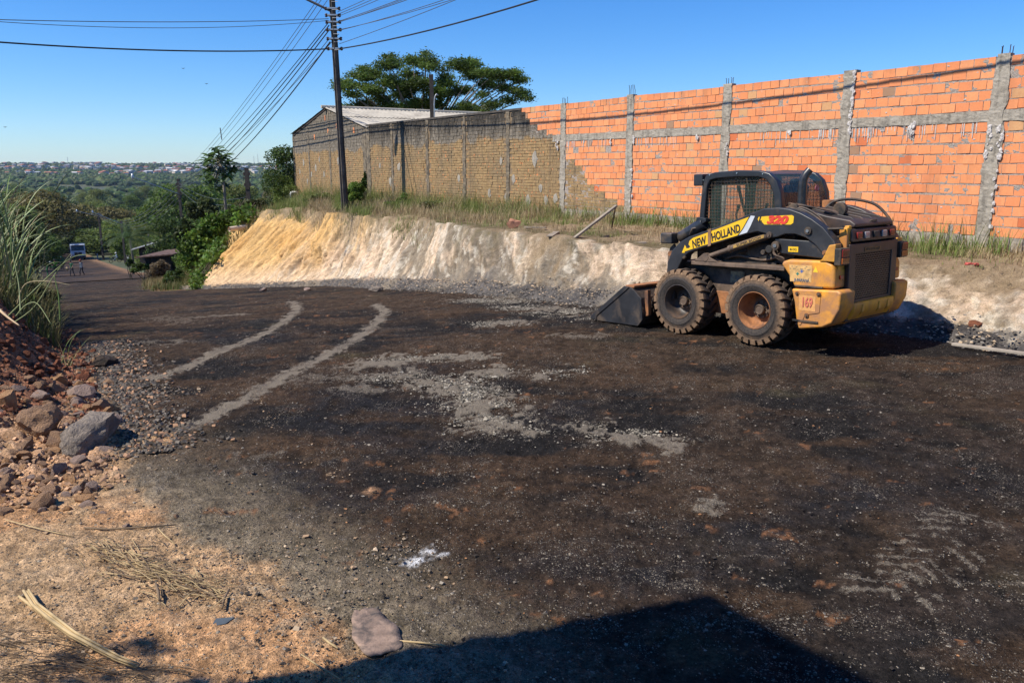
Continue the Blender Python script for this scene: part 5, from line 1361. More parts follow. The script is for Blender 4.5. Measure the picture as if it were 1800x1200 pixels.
for i in range(7):
    mb = MB(); w, d, h = R.uniform(8, 16), R.uniform(8, 12), R.uniform(3, 6.5)
    mb.box(-w / 2, w / 2, -d / 2, d / 2, 0, h); o1 = mb.build('walls', town_mats[R.choice([0, 0, 1, 3])])
    mb = MB(); mb.prism([(-w / 2 - .6, h), (w / 2 + .6, h), (w / 2 + .6, h + .25), (0, h + R.uniform(1, 2.2)), (-w / 2 - .6, h + .25)], -d / 2 - .5, d / 2 + .5); o2 = mb.build('roof', town_mats[R.choice([2, 2, 4, 0, 3])])
    mb = MB(); mb.box(-w * .3, -w * .15, -d / 2 - .05, -d / 2 + .1, 1, 2.3); o3 = mb.build('window', M_SEAT)
    mb = MB(); mb.box(w * .1, w * .3, -d / 2 - .05, -d / 2 + .1, 1, 2.3); o4 = mb.build('window', M_SEAT)
    hm.append([o1.data, o2.data, o3.data, o4.data]); [bpy.data.objects.remove(x) for x in (o1, o2, o3, o4)]
rt = random.Random(8); pl = 0
for i in range(900):
    if pl >= 230: break
    az = math.radians(rt.triangular(-37, -14.5, -22)); r_ = rt.uniform(1750, 2800)
    x, y = r_ * math.sin(az), r_ * math.cos(az)
    if float(fbm(x / 130, y / 130, 2, 66)) < .47: continue
    e = empty('town_house', (x, y, zfar(x, y) + 6.0), rt.uniform(0, 3.14)); v = rt.choice(hm); s = rt.uniform(.7, 1.1); e.scale = (s, s, s)
    for nm, me in zip(('walls', 'roof', 'window', 'window'), v): link(bpy.data.objects.new(nm, me), e)
    b0 = MB()
    tag(e, uniq('small town house ' + wherex(900 + 1400 * math.tan(az) * .9774 ** -1) + ', ' + ['lower', 'lower middle', 'middle', 'upper middle', 'skyline'][min(4, int((r_ - 1750) / 200))] + ' row of the hillside'), 'house', 'houses of the distant town'); pl += 1
# two telecom masts on the skyline
for px, Zc, h in ((447, 2600, 22), (454, 2650, 30), (120, 2500, 20)):
    p = at(px, 290, Zc); z0 = zfar(p.x, p.y); mb = MB(); mb.tube([(p.x, p.y, z0), (p.x, p.y, z0 + h + 8)], [1.0, .5], 5)
    tag(mb.build('telecom_mast', town_mats[3]), {447: 'shorter thin mast on the skyline above the shed palm', 454: 'taller thin mast on the skyline above the shed palm', 120: 'faint lone mast on the skyline at far left'}[px], 'mast')

# spreading tree behind the wall
def umbrella_tree():
    rs = np.random.RandomState(21); r = random.Random(21)
    base = at(745, 300, 47.0); base.z = .6
    e = empty('spreading_tree', base); tag(e, 'wide flat-crowned tree with feathery leaves rising behind the wall', 'tree')
    mbt = MB(); fork = Vector((0, 0, 3.4)); mbt.tube([(0, 0, -.5), (0, .1, 1.5), fork], [.34, .28, .24], 10)
    def P(px, py, dz=0): return at(px, py, 47.0 + dz) - base
    # crown outline clumps taken where the tree carries foliage
    cl = []
    spots = [(612, 150, 16, 9), (632, 138, 16, 10), (655, 128, 18, 10), (690, 112, 20, 9), (676, 140, 22, 13), (715, 128, 20, 14), (745, 108, 20, 10), (765, 118, 18, 11), (735, 150, 24, 14), (705, 160, 24, 13), (650, 158, 20, 10), (640, 182, 16, 8), (668, 178, 20, 10), (790, 140, 20, 13), (800, 114, 14, 8), (815, 122, 18, 11), (835, 112, 14, 7), (832, 132, 18, 11), (860, 126, 18, 9), (880, 134, 16, 9), (900, 130, 12, 6), (856, 146, 18, 9), (880, 152, 14, 8), (912, 142, 12, 5), (918, 165, 12, 6), (905, 160, 10, 5), (895, 176, 12, 6), (870, 184, 14, 6), (775, 165, 20, 12), (760, 186, 22, 8), (810, 160, 16, 9), (725, 182, 20, 9), (620, 168, 12, 6), (598, 152, 10, 5), (697, 190, 18, 7), (800, 196, 20, 5), (840, 196, 16, 5), (640, 122, 10, 5), (725, 104, 10, 5), (748, 96, 9, 4), (683, 101, 10, 5), (612, 190, 9, 4), (822, 186, 12, 6), (850, 166, 10, 6), (925, 172, 8, 3)]
    for (px, py, wx_, wz_) in spots:
        for q in range(4):
            dz = r.uniform(-3.0, 3.0); c = P(px + r.uniform(-.7, .7) * wx_, py + r.uniform(-.6, .6) * wz_, dz); s = wx_ / F * 47 * r.uniform(.5, .95)
            cl.append((tuple(c), (s, s * 1.3, s * r.uniform(.22, .38))))
    for i, (c, s) in enumerate(cl):
        if i % 3 == 0:
            c = Vector(c); m1 = fork.lerp(c, .45); m1.z = fork.z + (c.z - fork.z) * .35; m2 = fork.lerp(c, .8); m2.z = fork.z + (c.z - fork.z) * .78
            m1 += Vector((r.uniform(-.3, .3), r.uniform(-.3, .3), 0)); mbt.tube([fork, m1, m2, c], [.09, .055, .03, .012], 5, cap=False)
    n = 70000; Pp, d, k = crown_pts(n, cl, rs); Pp = Pp + rs.normal(0, .20, Pp.shape) * np.array([1, 1, .5])
    V, Fq = leaf_quads(Pp, np.array([[0, 0, .9]]), .088, 2.6, 1.0, rs)
    tone = rs.uniform(.6, 1.4, len(cl))[k][:, None]; c_ = vary((.07, .125, .022), n, .3, .3, rs) * tone
    np_mesh('crown', V, Fq, M_LEAF, e, col=np.repeat(c_, 4, 0)); mbt.build('trunk', M_BARKP, e, smooth=True)
umbrella_tree()

# tall broad-leaved young tree (whorls of big leaves) at the bank's left
def big_leaf(L, w, droop, seg=4):
    vs = []; fs = []
    for i in range(seg + 1):
        t = i / seg; x = L * t; z = -droop * t * t; ww = w * math.sin(math.pi * min(.98, .12 + .86 * t)) * (1 if t < .98 else .1)
        vs += [(x, -ww, z + ww * .35), (x, 0, z), (x, ww, z + ww * .35)]
    for i in range(seg):
        a = i * 3; fs += [(a, a + 1, a + 4, a + 3), (a + 1, a + 2, a + 5, a + 4)]
    return np.array(vs), np.array(fs)
def whorl_mesh(VV, FF, CC, c, nleaf, L, w, r, col, up=0.25):
    for j in range(nleaf):
        v, f = big_leaf(L * r.uniform(.7, 1.15), w, L * r.uniform(.15, .5)); a = r.uniform(0, 6.28); tl = r.uniform(-.5, .45) - up
        M = Matrix.Rotation(a, 3, 'Z') @ Matrix.Rotation(tl, 3, 'Y') @ Matrix.Rotation(r.uniform(-.4, .4), 3, 'X'); v = v @ np.array(M).T + np.array(c)
        b0 = sum(len(q) for q in VV); VV.append(v); FF.append(f + b0); CC.append(np.tile(np.array(col) * r.uniform(.6, 1.4), (len(v), 1)))
def broadleaf():
    r = random.Random(4); Zc = 44.0; b_ = at(396, 352, Zc); b_.z = float(zfar(b_.x, b_.y)) ; e = empty('broad_leaved_tree', b_)
    tag(e, 'tall young tree with whorls of big drooping leaves left of the bank top', 'tree')
    VV, FF, CC = [], [], []; mbt = MB(); P = lambda x, y, dz=0: at(x, y, Zc + dz) - b_
    trunkp = [Vector((0, 0, -.3)), P(394, 330), P(390, 300), P(384, 268)]; mbt.tube(trunkp, [.10, .08, .06, .03], 8)
    for (px, py, nl) in [(382, 264, 10), (372, 272, 8), (394, 272, 9), (365, 285, 8), (385, 285, 10), (402, 286, 8), (408, 298, 8), (370, 300, 9), (388, 302, 9), (362, 312, 7), (400, 312, 8), (380, 318, 8), (414, 296, 6), (358, 296, 5), (375, 330, 6), (392, 328, 6), (366, 322, 5)]:
        for q in range(2):
            c = P(px + r.uniform(-4, 4), py + r.uniform(-4, 4), r.uniform(-.7, .7)); st = trunkp[1].lerp(trunkp[3], max(0, min(1, (c.z - .0) / (trunkp[3].z + .1) - .15)))
            mbt.tube([st, st.lerp(c, .5) + Vector((0, 0, .1)), c], [.035, .025, .015], 4, cap=False)
            whorl_mesh(VV, FF, CC, tuple(c), nl, .60, .095, r, (.075, .13, .035))
    np_mesh('crown', np.concatenate(VV), np.concatenate(FF), M_LEAF, e, col=np.concatenate(CC)); mbt.build('trunk', M_BARKP, e, smooth=True)
broadleaf()
# palm at the shed corner
def palm(px, py, Zc, L, nfr, label, H=None, name='palm'):
    r = random.Random(px); c = at(px, py, Zc); zg = zfar(c.x, c.y) if Zc > 45 else float(zsurf(c.x, c.y)); e = empty(name, (c.x, c.y, zg)); tag(e, label, 'palm')
    h = c.z - zg; mbt = MB(); mbt.tube([(0, 0, -.2), (.1, 0, h * .5), (0, 0, h)], [.14, .11, .10], 8); mbt.build('trunk', M_BARKP, e, smooth=True)
    for i in range(nfr):
        a = 6.28 * i / nfr + r.uniform(-.2, .2); el = r.uniform(-.1, 1.1); pts = []; p = Vector((0, 0, h)); d = Vector((math.cos(a) * math.cos(el), math.sin(a) * math.cos(el), math.sin(el)))
        VV, FF = [], []; n = 22; seg = L / n; w = 0
        for k in range(n):
            q = p + d * seg; d = (d + Vector((0, 0, -.075))).normalized(); sd = d.cross(Vector((0, 0, 1))).normalized(); ll = L * .22 * math.sin(math.pi * min(1, .15 + .8 * k / n))
            b0 = len(VV); VV += [p + Vector((0, 0, .012)), q, q - Vector((0, 0, .015)), p - Vector((0, 0, .012))]; FF.append((b0, b0 + 1, b0 + 2, b0 + 3))
            for s in (-1, 1):
                for ofs in (0, .5):
                    o_ = p.lerp(q, ofs); tip = o_ + sd * s * ll * .9 + d * ll * .45 + Vector((0, 0, -.28 * ll)); b0 = len(VV)
                    VV += [o_, o_ + d * seg * .28, tip, o_ - d * seg * .02]; FF.append((b0, b0 + 1, b0 + 2, b0 + 3))
            p = q
        V = np.array([v[:] for v in VV]); np_mesh('frond', V, np.array(FF), M_LEAF, e, col=np.tile(np.array([.05, .085, .025]) * r.uniform(.7, 1.3), (len(V), 1)))
palm(524, 318, 41, 2.6, 16, 'small palm with arching fronds at the shed corner')
palm(228, 418, 78, 3.2, 13, 'slender pale palm beside the road poles', name='roadside_palm')

# climbing bush hanging over the left end of the bank, and shrubs around it
def shrub(px, py, Zc, wpx, hpx, n, leaf, col, label, name='shrub', depth=1.0, asp=1.7, yel=.3, cat='shrub', clumps=14):
    r = random.Random(int(px * 7 + py)); rs = np.random.RandomState(int(px * 3 + py)); c = at(px, py, Zc); W = wpx / F * Zc / 2; Hh = hpx / F * Zc / 2
    zg = float(zsurf(c.x, c.y)); e = empty(name, (c.x, c.y, min(zg, c.z)))
    tag(e, label, cat); cl = []
    for i in range(clumps):
        a = r.uniform(0, 6.28); q = r.random() ** .5; s = r.uniform(.22, .42)
        cl.append(((W * .75 * q * math.cos(a), r.uniform(-1, 1) * W * depth * .6, c.z - e.location.z + Hh * .75 * q * math.sin(a)), (W * s, W * s * depth, Hh * s)))
    P, d, k = crown_pts(n, cl, rs); V, Fq = leaf_quads(P, d, leaf, asp, .3, rs); tone = rs.uniform(.6, 1.4, len(cl))[k][:, None]
    np_mesh('foliage', V, Fq, M_LEAF, e, col=np.repeat(vary(col, n, .3, yel, rs) * tone, 4, 0))
    mb = MB()
    for i in range(0, clumps, 2): cc_ = Vector(cl[i][0]); mb.tube([(r.uniform(-.1, .1), 0, 0), cc_ * .5 + Vector((r.uniform(-.1, .1), 0, .05)), cc_], [.022, .015, .006], 4, cap=False)
    mb.build('stems', M_BARK, e)
    return e
BG = (.085, .17, .024)
def creeper(polys, n, leaf, col, label, name, out=.45):
    r = random.Random(len(label)); rs = np.random.RandomState(len(label)); P = []
    xs = [p[0] for p in polys]; ys = [p[1] for p in polys]; cache = {}
    while len(P) < n:
        x = r.uniform(min(xs), max(xs)); y = r.uniform(min(ys), max(ys)); c = False
        for q in range(len(polys)):
            (x0, y0), (x1, y1) = polys[q], polys[(q + 1) % len(polys)]
            if (y0 > y) != (y1 > y) and x < (x1 - x0) * (y - y0) / (y1 - y0) + x0: c = not c
        if not c: continue
        key = (int(x / 5), int(y / 5))
        if key not in cache: g = gp(key[0] * 5 + 2.5, key[1] * 5 + 2.5, 60); g = g if g.length < 44 else at(key[0] * 5 + 2.5, key[1] * 5 + 2.5, 34); cache[key] = (g, r.uniform(.05, 1) ** 1.5)
        g, b_ = cache[key]; k = out * b_ * r.uniform(.3, 1.1)
        P.append((g.x + r.gauss(0, .09) - .35 * k, g.y - .9 * k + r.gauss(0, .08), g.z + r.gauss(0, .09) + .25 * k))
    P = np.array(P); o0 = P[0].copy(); o0[2] -= .3; e = empty(name, tuple(o0)); tag(e, label, 'shrub'); d = np.tile(np.array([[-.3, -.8, .5]]), (n, 1)); V, Fq = leaf_quads(P - o0, d, leaf, 1.6, .1, rs)
    tone = np.clip(.55 + 1.2 * fbm(P[:, 0] * 2.2, P[:, 2] * 2.2, 3, 6), .4, 1.5)[:, None]
    np_mesh('foliage', V, Fq, M_LEAF, e, col=np.repeat(vary(col, n, .3, .3, rs) * tone, 4, 0)); mb = MB()
    for i in range(0, n, max(1, n // 14)): q = Vector(P[i] - o0); mb.tube([q, q + Vector((.1, .3, .25)), q + Vector((.3, .6, .6))], .012, 4)
    mb.build('stems', M_BARK, e)
creeper([(335, 462), (342, 430), (352, 408), (375, 392), (402, 378), (440, 366), (452, 376), (430, 392), (402, 402), (398, 430), (400, 452), (384, 462), (372, 470), (352, 472)], 8200, .085, BG, 'bright green climbing bush hanging over the left end of the clay bank', 'climbing_bush', .9)
creeper([(340, 468), (372, 466), (366, 488), (352, 508), (342, 506), (352, 490)], 1500, .07, BG, 'lower trailing part of bright creeper on the bank foot', 'creeper', .45)
shrub(415, 378, 33.0, 56, 26, 2600, .07, (.07, .13, .025), 'bright low bush on the bank top right of the clay edge pipe', 'bush', .8)
shrub(308, 490, 32.5, 44, 38, 2600, .055, (.055, .10, .022), 'green weeds on the verge at the bank foot', 'weed_patch', 1.0)
shrub(280, 470, 45, 44, 44, 2200, .06, (.20, .145, .085), 'dry straw-brown bush on the verge by the low sheds', 'dry_bush', 1.0)
shrub(250, 470, 56, 40, 18, 1300, .08, (.06, .11, .02), 'low green verge bush in front of the motorcycles', 'bush', 1.0)
shrub(228, 463, 60, 16, 18, 600, .08, (.05, .10, .02), 'small round bush left of the red motorcycle', 'small_bush')
shrub(330, 415, 40, 46, 70, 2600, .09, (.045, .075, .02), 'dark bush left of the climbing bush', 'bush', 1.0)
shrub(350, 372, 46, 66, 46, 2600, .10, (.06, .085, .028), 'olive bush behind the climbing bush', 'bush', 1.0)
shrub(445, 362, 42, 80, 30, 2600, .09, (.075, .09, .03), 'wide dry-green bush below the dark pole', 'bush', 1.0)
shrub(495, 350, 39, 54, 30, 2200, .08, (.06, .09, .025), 'green bush at the shed corner by the drain pipe', 'bush', 1.0)
shrub(620, 340, 27.5, 50, 40, 4200, .045, (.11, .20, .035), 'bright green bush by the near pole against the wall', 'bush', .6)
shrub(640, 322, 28.2, 10, 46, 500, .05, (.05, .10, .02), 'thin climbing plant on the dark wall column', 'climber', .4)
shrub(715, 358, 26, 36, 36, 1700, .05, (.10, .19, .035), 'green leafy weed below the pole shadow on the painted wall', 'weed_bush', .6)
shrub(560, 352, 31, 60, 34, 2200, .055, (.12, .17, .045), 'grassy green bush in front of the gable wall', 'bush', .6)
shrub(680, 366, 26, 60, 26, 1900, .05, (.12, .18, .045), 'low green bush between the near pole and painted wall columns', 'bush', .6)
shrub(760, 362, 24, 50, 26, 1500, .045, (.13, .17, .05), 'mixed green weeds under the middle of the painted wall', 'weed_bush', .6)
# left roadside thicket
shrub(10, 470, 26, 90, 90, 5200, .10, (.05, .075, .022), 'dense dark thicket along the left road edge', 'thicket', 1.2, clumps=26)
shrub(20, 420, 22, 70, 110, 3200, .09, (.075, .095, .03), 'light green thicket behind the tall grass', 'thicket', 1.0, clumps=22)
shrub(62, 520, 15.5, 66, 50, 3000, .045, (.12, .105, .045), 'dry olive undergrowth at the foot of the tall grass', 'undergrowth', 1.0, clumps=20)
shrub(30, 520, 12.5, 90, 60, 3200, .04, (.10, .10, .035), 'mixed undergrowth on the red earth heap', 'undergrowth', 1.0, clumps=20)
shrub(38, 450, 44, 50, 60, 2400, .09, (.03, .05, .016), 'bush beside the left workers, shade put into its dark leaf colour', 'bush', 1.0)  # leaf colour darkened to imitate the shade beside the road
# verge greenery on the falling slope
rt = random.Random(31)
for i in range(34):
    t = rt.uniform(29, 66); d = float(tt('db', t)) - rt.uniform(.2, 9); X_, Y_ = wp(t, d)
    k = rt.choice([0, 1, 2, 4]); s = rt.uniform(.16, .4)
    place_tree(PROT[k], 'slope_bush', (X_, Y_, float(zsurf(X_, Y_)) - .9 * s * 2.2), s, rt.uniform(0, 6), uniq(['mid green', 'dark green', 'light green', '', 'slender green'][k] + ' bush on the overgrown slope, ' + ('by the bank end' if t < 38 else 'halfway down' if t < 50 else 'by the low roofs') + (', near the road' if d > 0 else ', upper side')), 'bush', 'bushes on the overgrown slope')

# --- grasses -----------------------------------------------------------------
def blades(P, h, w, lean, col, rs, seg=2, curl=.6):
    """curved blades: P (n,3), h (n,), -> verts, quads, colours"""
    n = len(P); a = rs.uniform(0, 6.28, n); dx = np.stack([np.cos(a), np.sin(a), np.zeros(n)], -1); sx = np.stack([-np.sin(a), np.cos(a), np.zeros(n)], -1)
    ln = lean * rs.uniform(.2, 1.6, n); V = []
    for i in range(seg + 1):
        t = i / seg; c = P + np.array([0, 0, 1.0]) * (h * (t - curl * .5 * t * t * np.minimum(ln, 1.2)))[:, None] + dx * (h * ln * t ** 1.7)[:, None]
        ww = (w * (1 - t) ** .7 + .0004)[:, None] if np.ndim(w) else w * (1 - t * .92)
        V += [c - sx * ww, c + sx * ww]
    V = np.stack(V, 1); k = 2 * (seg + 1); base = np.arange(n)[:, None] * k
    Fq = np.concatenate([np.stack([base[:, 0] + 2 * i, base[:, 0] + 2 * i + 1, base[:, 0] + 2 * i + 3, base[:, 0] + 2 * i + 2], -1) for i in range(seg)])
    return V.reshape(-1, 3), Fq, np.repeat(col, k, 0)
def grass_obj(name, P, h, w, lean, col, seed, label, seg=2):
    rs = np.random.RandomState(seed); V, Fq, c_ = blades(P, h, w, lean, col, rs, seg); o = np_mesh(name, V, Fq, M_GRASS, col=c_); return tag(o, label, kind='stuff')
rs = np.random.RandomState(9)
n = 64000; t = rs.uniform(-4, 29, n) ; d = rs.uniform(-.0, 1, n) ** 1.15 * (tt('de', t) + .35) + .03
n1 = fbm(t * .9, d * 1.6, 3, 7); clump = fbm(t * 3.2, d * 4.5, 3, 8)
dens = sstep(.36, .60, clump + .20 * np.exp(-d / .5) - .05 * sstep(1.2, 2.2, d) + .05 * sstep(10, 14, t))
dens = dens * np.interp(t - .0 * d, [-4, 2, 5], [.55, .7, 1]) * np.where(t < 3, np.exp(-np.maximum(d - .9, 0) / .4), np.exp(-np.maximum(d - 2.2, 0) / .6))
keep = rs.uniform(0, 1, n) < np.clip(dens * 1.15 + .03, 0, 1); t, d, n1, clump = t[keep], d[keep], n1[keep], clump[keep]; n = len(t)
X_, Y_ = wp(t, d); Z_ = zsurf(X_, Y_)
h = (.10 + .40 * np.exp(-d / .8) * rs.uniform(.3, 1.4, n) + .20 * sstep(.5, .7, clump)) * rs.uniform(.5, 1.2, n) * np.interp(t, [-4, 6, 9, 12, 22], [.45, .5, .8, 1.2, 1.45])
gk = np.clip(sstep(.40, .58, n1 + .10 * np.exp(-d / .6) - .05 + np.interp(t, [-4, 4, 10], [-.04, -.03, .02])) * rs.uniform(.5, 1.3, n), 0, 1)[:, None]
colg = np.array([[.44, .34, .19]]) * rs.uniform(.55, 1.15, (n, 1)) * (1 - gk) + np.array([[.17, .235, .05]]) * rs.uniform(.5, 1.3, (n, 1)) * gk
grass_obj('terrace_grass', np.stack([X_, Y_, Z_ - .02], -1), h, rs.uniform(.0035, .007, n), .5, colg, 2, 'dry and green grass along the foot of the wall')
# taller reed-like tufts against the wall
n = 1500; cen = rs.uniform(-3.5, 12, 60); k = rs.randint(0, 60, n); t = cen[k] + rs.normal(0, .10, n); d = np.abs(rs.normal(.28, .16, n)) + .05
X_, Y_ = wp(t, d); h = rs.uniform(.25, .62, n); cg = np.array([[.15, .22, .05]]) * rs.uniform(.6, 1.4, (n, 1)); cg[rs.uniform(0, 1, n) < .25] = (.33, .26, .13)
grass_obj('reed_grass', np.stack([X_, Y_, zsurf(X_, Y_) - .02], -1), h, rs.uniform(.004, .008, n), .55, cg, 3, 'taller green tufts growing against the wall', 4)
# grass over the slope, verge and left roadside
n = 26000; t = rs.uniform(25.5, 66, n); d = tt('db', t) - rs.uniform(-1.2, 8, n) * rs.uniform(.1, 1, n); X_, Y_ = wp(t, d); h = rs.uniform(.15, .5, n); gk = rs.uniform(0, 1, (n, 1)) * sstep(.4, .6, fbm(X_ * .5, Y_ * .5, 3, 2))[:, None] * 1.2
grass_obj('verge_grass', np.stack([X_, Y_, zsurf(X_, Y_)], -1), h, rs.uniform(.008, .016, n), .5, np.array([[.24, .18, .08]]) * (1 - np.clip(gk, 0, 1)) + np.array([[.06, .10, .02]]) * np.clip(gk, 0, 1), 4, 'rough grass on the verge beyond the bank')
n = 30000; v = 1.6 + 50 * rs.uniform(0, 1, n) ** 1.6; lam = .35 + rs.uniform(0, 1, n) ** 1.2 * (1.2 + v * .25); keep = (v > 4.2) | (lam > 2.2); v, lam = v[keep], lam[keep]; n = len(v)
X_ = LE0[0] + LED[0] * v + LEN_[0] * lam; Y_ = LE0[1] + LED[1] * v + LEN_[1] * lam; h = rs.uniform(.15, .6, n) * np.interp(v, [1, 4, 10, 25, 50], [.35, .8, 1.3, 1.0, .6]); gk = rs.uniform(0, 1, (n, 1))
grass_obj('roadside_grass', np.stack([X_, Y_, zground(X_, Y_) - .02], -1), h, rs.uniform(.004, .010, n) * np.interp(v, [0, 60], [1, 3]), .6, np.array([[.22, .175, .08]]) * (1 - gk) + np.array([[.065, .10, .022]]) * gk, 5, 'rough grass along the left road edge')

# tall arching grass at the left: every long blade is its own part
def long_blade(L, w, bend, seg, twist=0.0):
    vs, fs = [], []; x = z = 0.0; ang_ = 0.06
    for i in range(seg + 1):
        t = i / seg; ww = w * (min(1, .35 + t * 3)) * (1 - t) ** .55 + .0006; tw = twist * t
        vs += [(x - ww * math.sin(tw) * .6, -ww * math.cos(tw), z + ww * .3), (x, 0, z), (x + ww * math.sin(tw) * .6, ww * math.cos(tw), z + ww * .3)]
        x += math.sin(ang_) * L / seg; z += math.cos(ang_) * L / seg; ang_ += bend / seg * (.4 + 1.4 * t)
    for i in range(seg): a = i * 3; fs += [(a, a + 1, a + 4, a + 3), (a + 1, a + 2, a + 5, a + 4)]
    return vs, fs
M_BLA = simple('green_grass_blade', (.13, .20, .045), .55, 0, .25, 3, (.26, .22, .09), .3); M_BLB = simple('dry_grass_blade', (.42, .34, .18), .7, 0, .25, 4); M_BLC = simple('pale_green_blade', (.20, .24, .09), .6, 0, .25, 3)
BLM = []
r = random.Random(12)
for i in range(14):
    vs, fs = long_blade(1.0, .0095, r.uniform(.5, 2.1), 12, r.uniform(-1, 1)); o = mesh_obj('leaf', vs, fs, [M_BLA, M_BLC, M_BLB, M_BLA, M_BLC][i % 5], smooth=True); BLM.append(o.data); bpy.data.objects.remove(o)
def grass_clump(x, y, n, L, label, spread=.25, az=None, seed=1):
    r = random.Random(seed); e = empty('tall_grass_clump', (x, y, float(zground(x, y)) - .05)); tag(e, label, 'grass clump', 'tall grass at the left road edge')
    for i in range(n):
        o = bpy.data.objects.new('leaf', r.choice(BLM)); link(o, e); s = L * r.uniform(.5, 1.15)
        o.location = (r.gauss(0, spread), r.gauss(0, spread), 0); a = r.uniform(0, 6.28) if az is None or r.random() < .5 else az + r.uniform(-.7, .7)
        o.rotation_euler = (r.gauss(0, .16), r.gauss(.0, .2), a); o.scale = (s, s * 1.15, s)
def lp(v, lam): return (LE0[0] + LED[0] * v + LEN_[0] * lam, LE0[1] + LED[1] * v + LEN_[1] * lam)
grass_clump(*lp(5.0, .78), 50, 1.15, 'clump of tall arching grass nearest the viewer on the red heap', .14, 0.2, 1)
grass_clump(*lp(6.4, 1.0), 76, 1.4, 'tallest grass clump rising at the left edge of the view', .22, 0.3, 2)
grass_clump(*lp(8.0, .95), 66, 1.35, 'second tall grass clump behind the nearest one', .25, 0.3, 3)
grass_clump(*lp(10.0, 1.3), 70, 1.7, 'tall grass clump in front of the dark thicket', .3, 0.3, 4)
grass_clump(*lp(13, 1.9), 70, 2.0, 'tall grass clump farthest along the left road edge', .35, 0.3, 5)
grass_clump(*lp(3.0, .30), 12, .5, 'small green grass tuft at the road edge below the heap', .04, 0.2, 6)
# the long stems that lean out over the road
def stalk(pts, r0, label, mat, name='grass_stalk'):
    P = [Vector(p) for p in pts]; out = []
    for i in range(len(P) - 1):
        p0, p1, p2, p3 = P[max(i - 1, 0)], P[i], P[i + 1], P[min(i + 2, len(P) - 1)]
        for k in range(6): t = k / 6; out.append(.5 * ((2 * p1) + (-p0 + p2) * t + (2 * p0 - 5 * p1 + 4 * p2 - p3) * t * t + (-p0 + 3 * p1 - 3 * p2 + p3) * t ** 3))
    out.append(P[-1]); n = len(out); mb = MB(); mb.tube(out, [r0 * (1 - .75 * i / n) for i in range(n)], 5); return tag(mb.build(name, mat, smooth=True), label, 'grass stalk')
ZL = 8.6
stalk([at(8, 562, ZL), at(50, 520, ZL), at(95, 477, ZL), at(128, 452, ZL - .2), at(156, 447, ZL - .4)], .010, 'long pale green stalk arching right over the road in front of the workers', M_BLC)
stalk([at(16, 572, ZL), at(60, 540, ZL), at(94, 486, ZL), at(112, 462, ZL), at(124, 446, ZL)], .008, 'second stalk crossing the long one, tip upright', M_BLC)
stalk([at(106, 565, ZL - .3), at(103, 520, ZL - .3), at(95, 484, ZL - .3)], .011, 'thick green broken stalk standing upright at the road edge', M_BLA)
stalk([at(30, 535, ZL), at(44, 500, ZL), at(80, 494, ZL), at(125, 501, ZL)], .007, 'dry bent leaf reaching right below the crossing stalks', M_BLB)
stalk([at(28, 556, ZL - .6), at(46, 536, ZL - .6), at(66, 534, ZL - .6), at(90, 570, ZL - .7)], .009, 'green leaf folded over and hanging down above the red heap', M_BLC)
stalk([at(-10, 536, 6.6), at(12, 556, 6.5), at(34, 572, 6.4)], .016, 'light wooden stick lying on the red heap at the left edge', simple('cut_wood', (.45, .32, .19), .8), 'stick')
stalk([at(36, 552, ZL - .2), at(33, 500, ZL), at(22, 440, ZL + .1), at(30, 405, ZL + .2)], .008, 'pale tall stem rising at the left edge', M_BLC)
stalk([at(10, 420, 9.5), at(22, 380, 9.5), at(34, 345, 9.5), at(38, 318, 9.5)], .006, 'thin upright stem, tallest against the far trees', M_BLC)

# ------------------------------------------------------------------ far road, yards, people and vehicles
vs_ = np.linspace(62, 205, 90); ls_ = np.linspace(.4, -8.8, 16); Vg, Lg = np.meshgrid(vs_, ls_, indexing='ij')
X = LE0[0] + LED[0] * Vg + LEN_[0] * Lg; Y = LE0[1] + LED[1] * Vg + LEN_[1] * Lg
nn = fbm(X * .35, Y * .35, 4, 61); cf = mixc(C(.075, .048, .032), C(.035, .027, .024), sstep(.4, .6, nn)); cf = mixc(cf, C(.20, .12, .07), sstep(7.6, 8.8, -Lg + nn))
idx = np.arange(90 * 16).reshape(90, 16); Fq = np.stack([idx[:-1, :-1], idx[1:, :-1], idx[1:, 1:], idx[:-1, 1:]], -1).reshape(-1, 4)
tag(np_mesh('far_road', np.stack([X, Y, zground(X, Y) + .06 + .12 * sstep(66, 80, Vg)], -1).reshape(-1, 3), Fq[:, ::-1], M_GROUND, smooth=True, col=cf.reshape(-1, 3)), 'dark road running down the hill', kind='structure')

def skin_body(joints, bones, radii, name, mats, pick, parent, sub=2):
    me = bpy.data.meshes.new('skin'); me.from_pydata([tuple(j) for j in joints], bones, []); me.update()
    o = bpy.data.objects.new('skin', me); sc.collection.objects.link(o)
    o.modifiers.new('skin', 'SKIN'); sd = me.skin_vertices[0].data if len(me.skin_vertices) else None
    if sd is None:
        bpy.context.view_layer.objects.active = o
        bm = bmesh.new(); bm.from_mesh(me); bm.verts.layers.skin.verify(); bm.to_mesh(me); bm.free(); sd = me.skin_vertices[0].data
    for i, r_ in enumerate(radii): sd[i].radius = (r_, r_) if not isinstance(r_, tuple) else r_
    sd[0].use_root = True
    s_ = o.modifiers.new('sub', 'SUBSURF'); s_.levels = sub; s_.render_levels = sub
    dg = bpy.context.evaluated_depsgraph_get(); m2 = bpy.data.meshes.new_from_object(o.evaluated_get(dg)); bpy.data.objects.remove(o)
    m2.materials.clear()
    for m in mats: m2.materials.append(m)
    for p in m2.polygons: p.material_index = pick(p.center); p.use_smooth = True
    m2.name = name; return link(bpy.data.objects.new(name, m2), parent)
M_SKIN = simple('brown_skin', (.28, .15, .09), .55); M_SHOE = simple('dark_boot', (.02, .018, .016), .6)
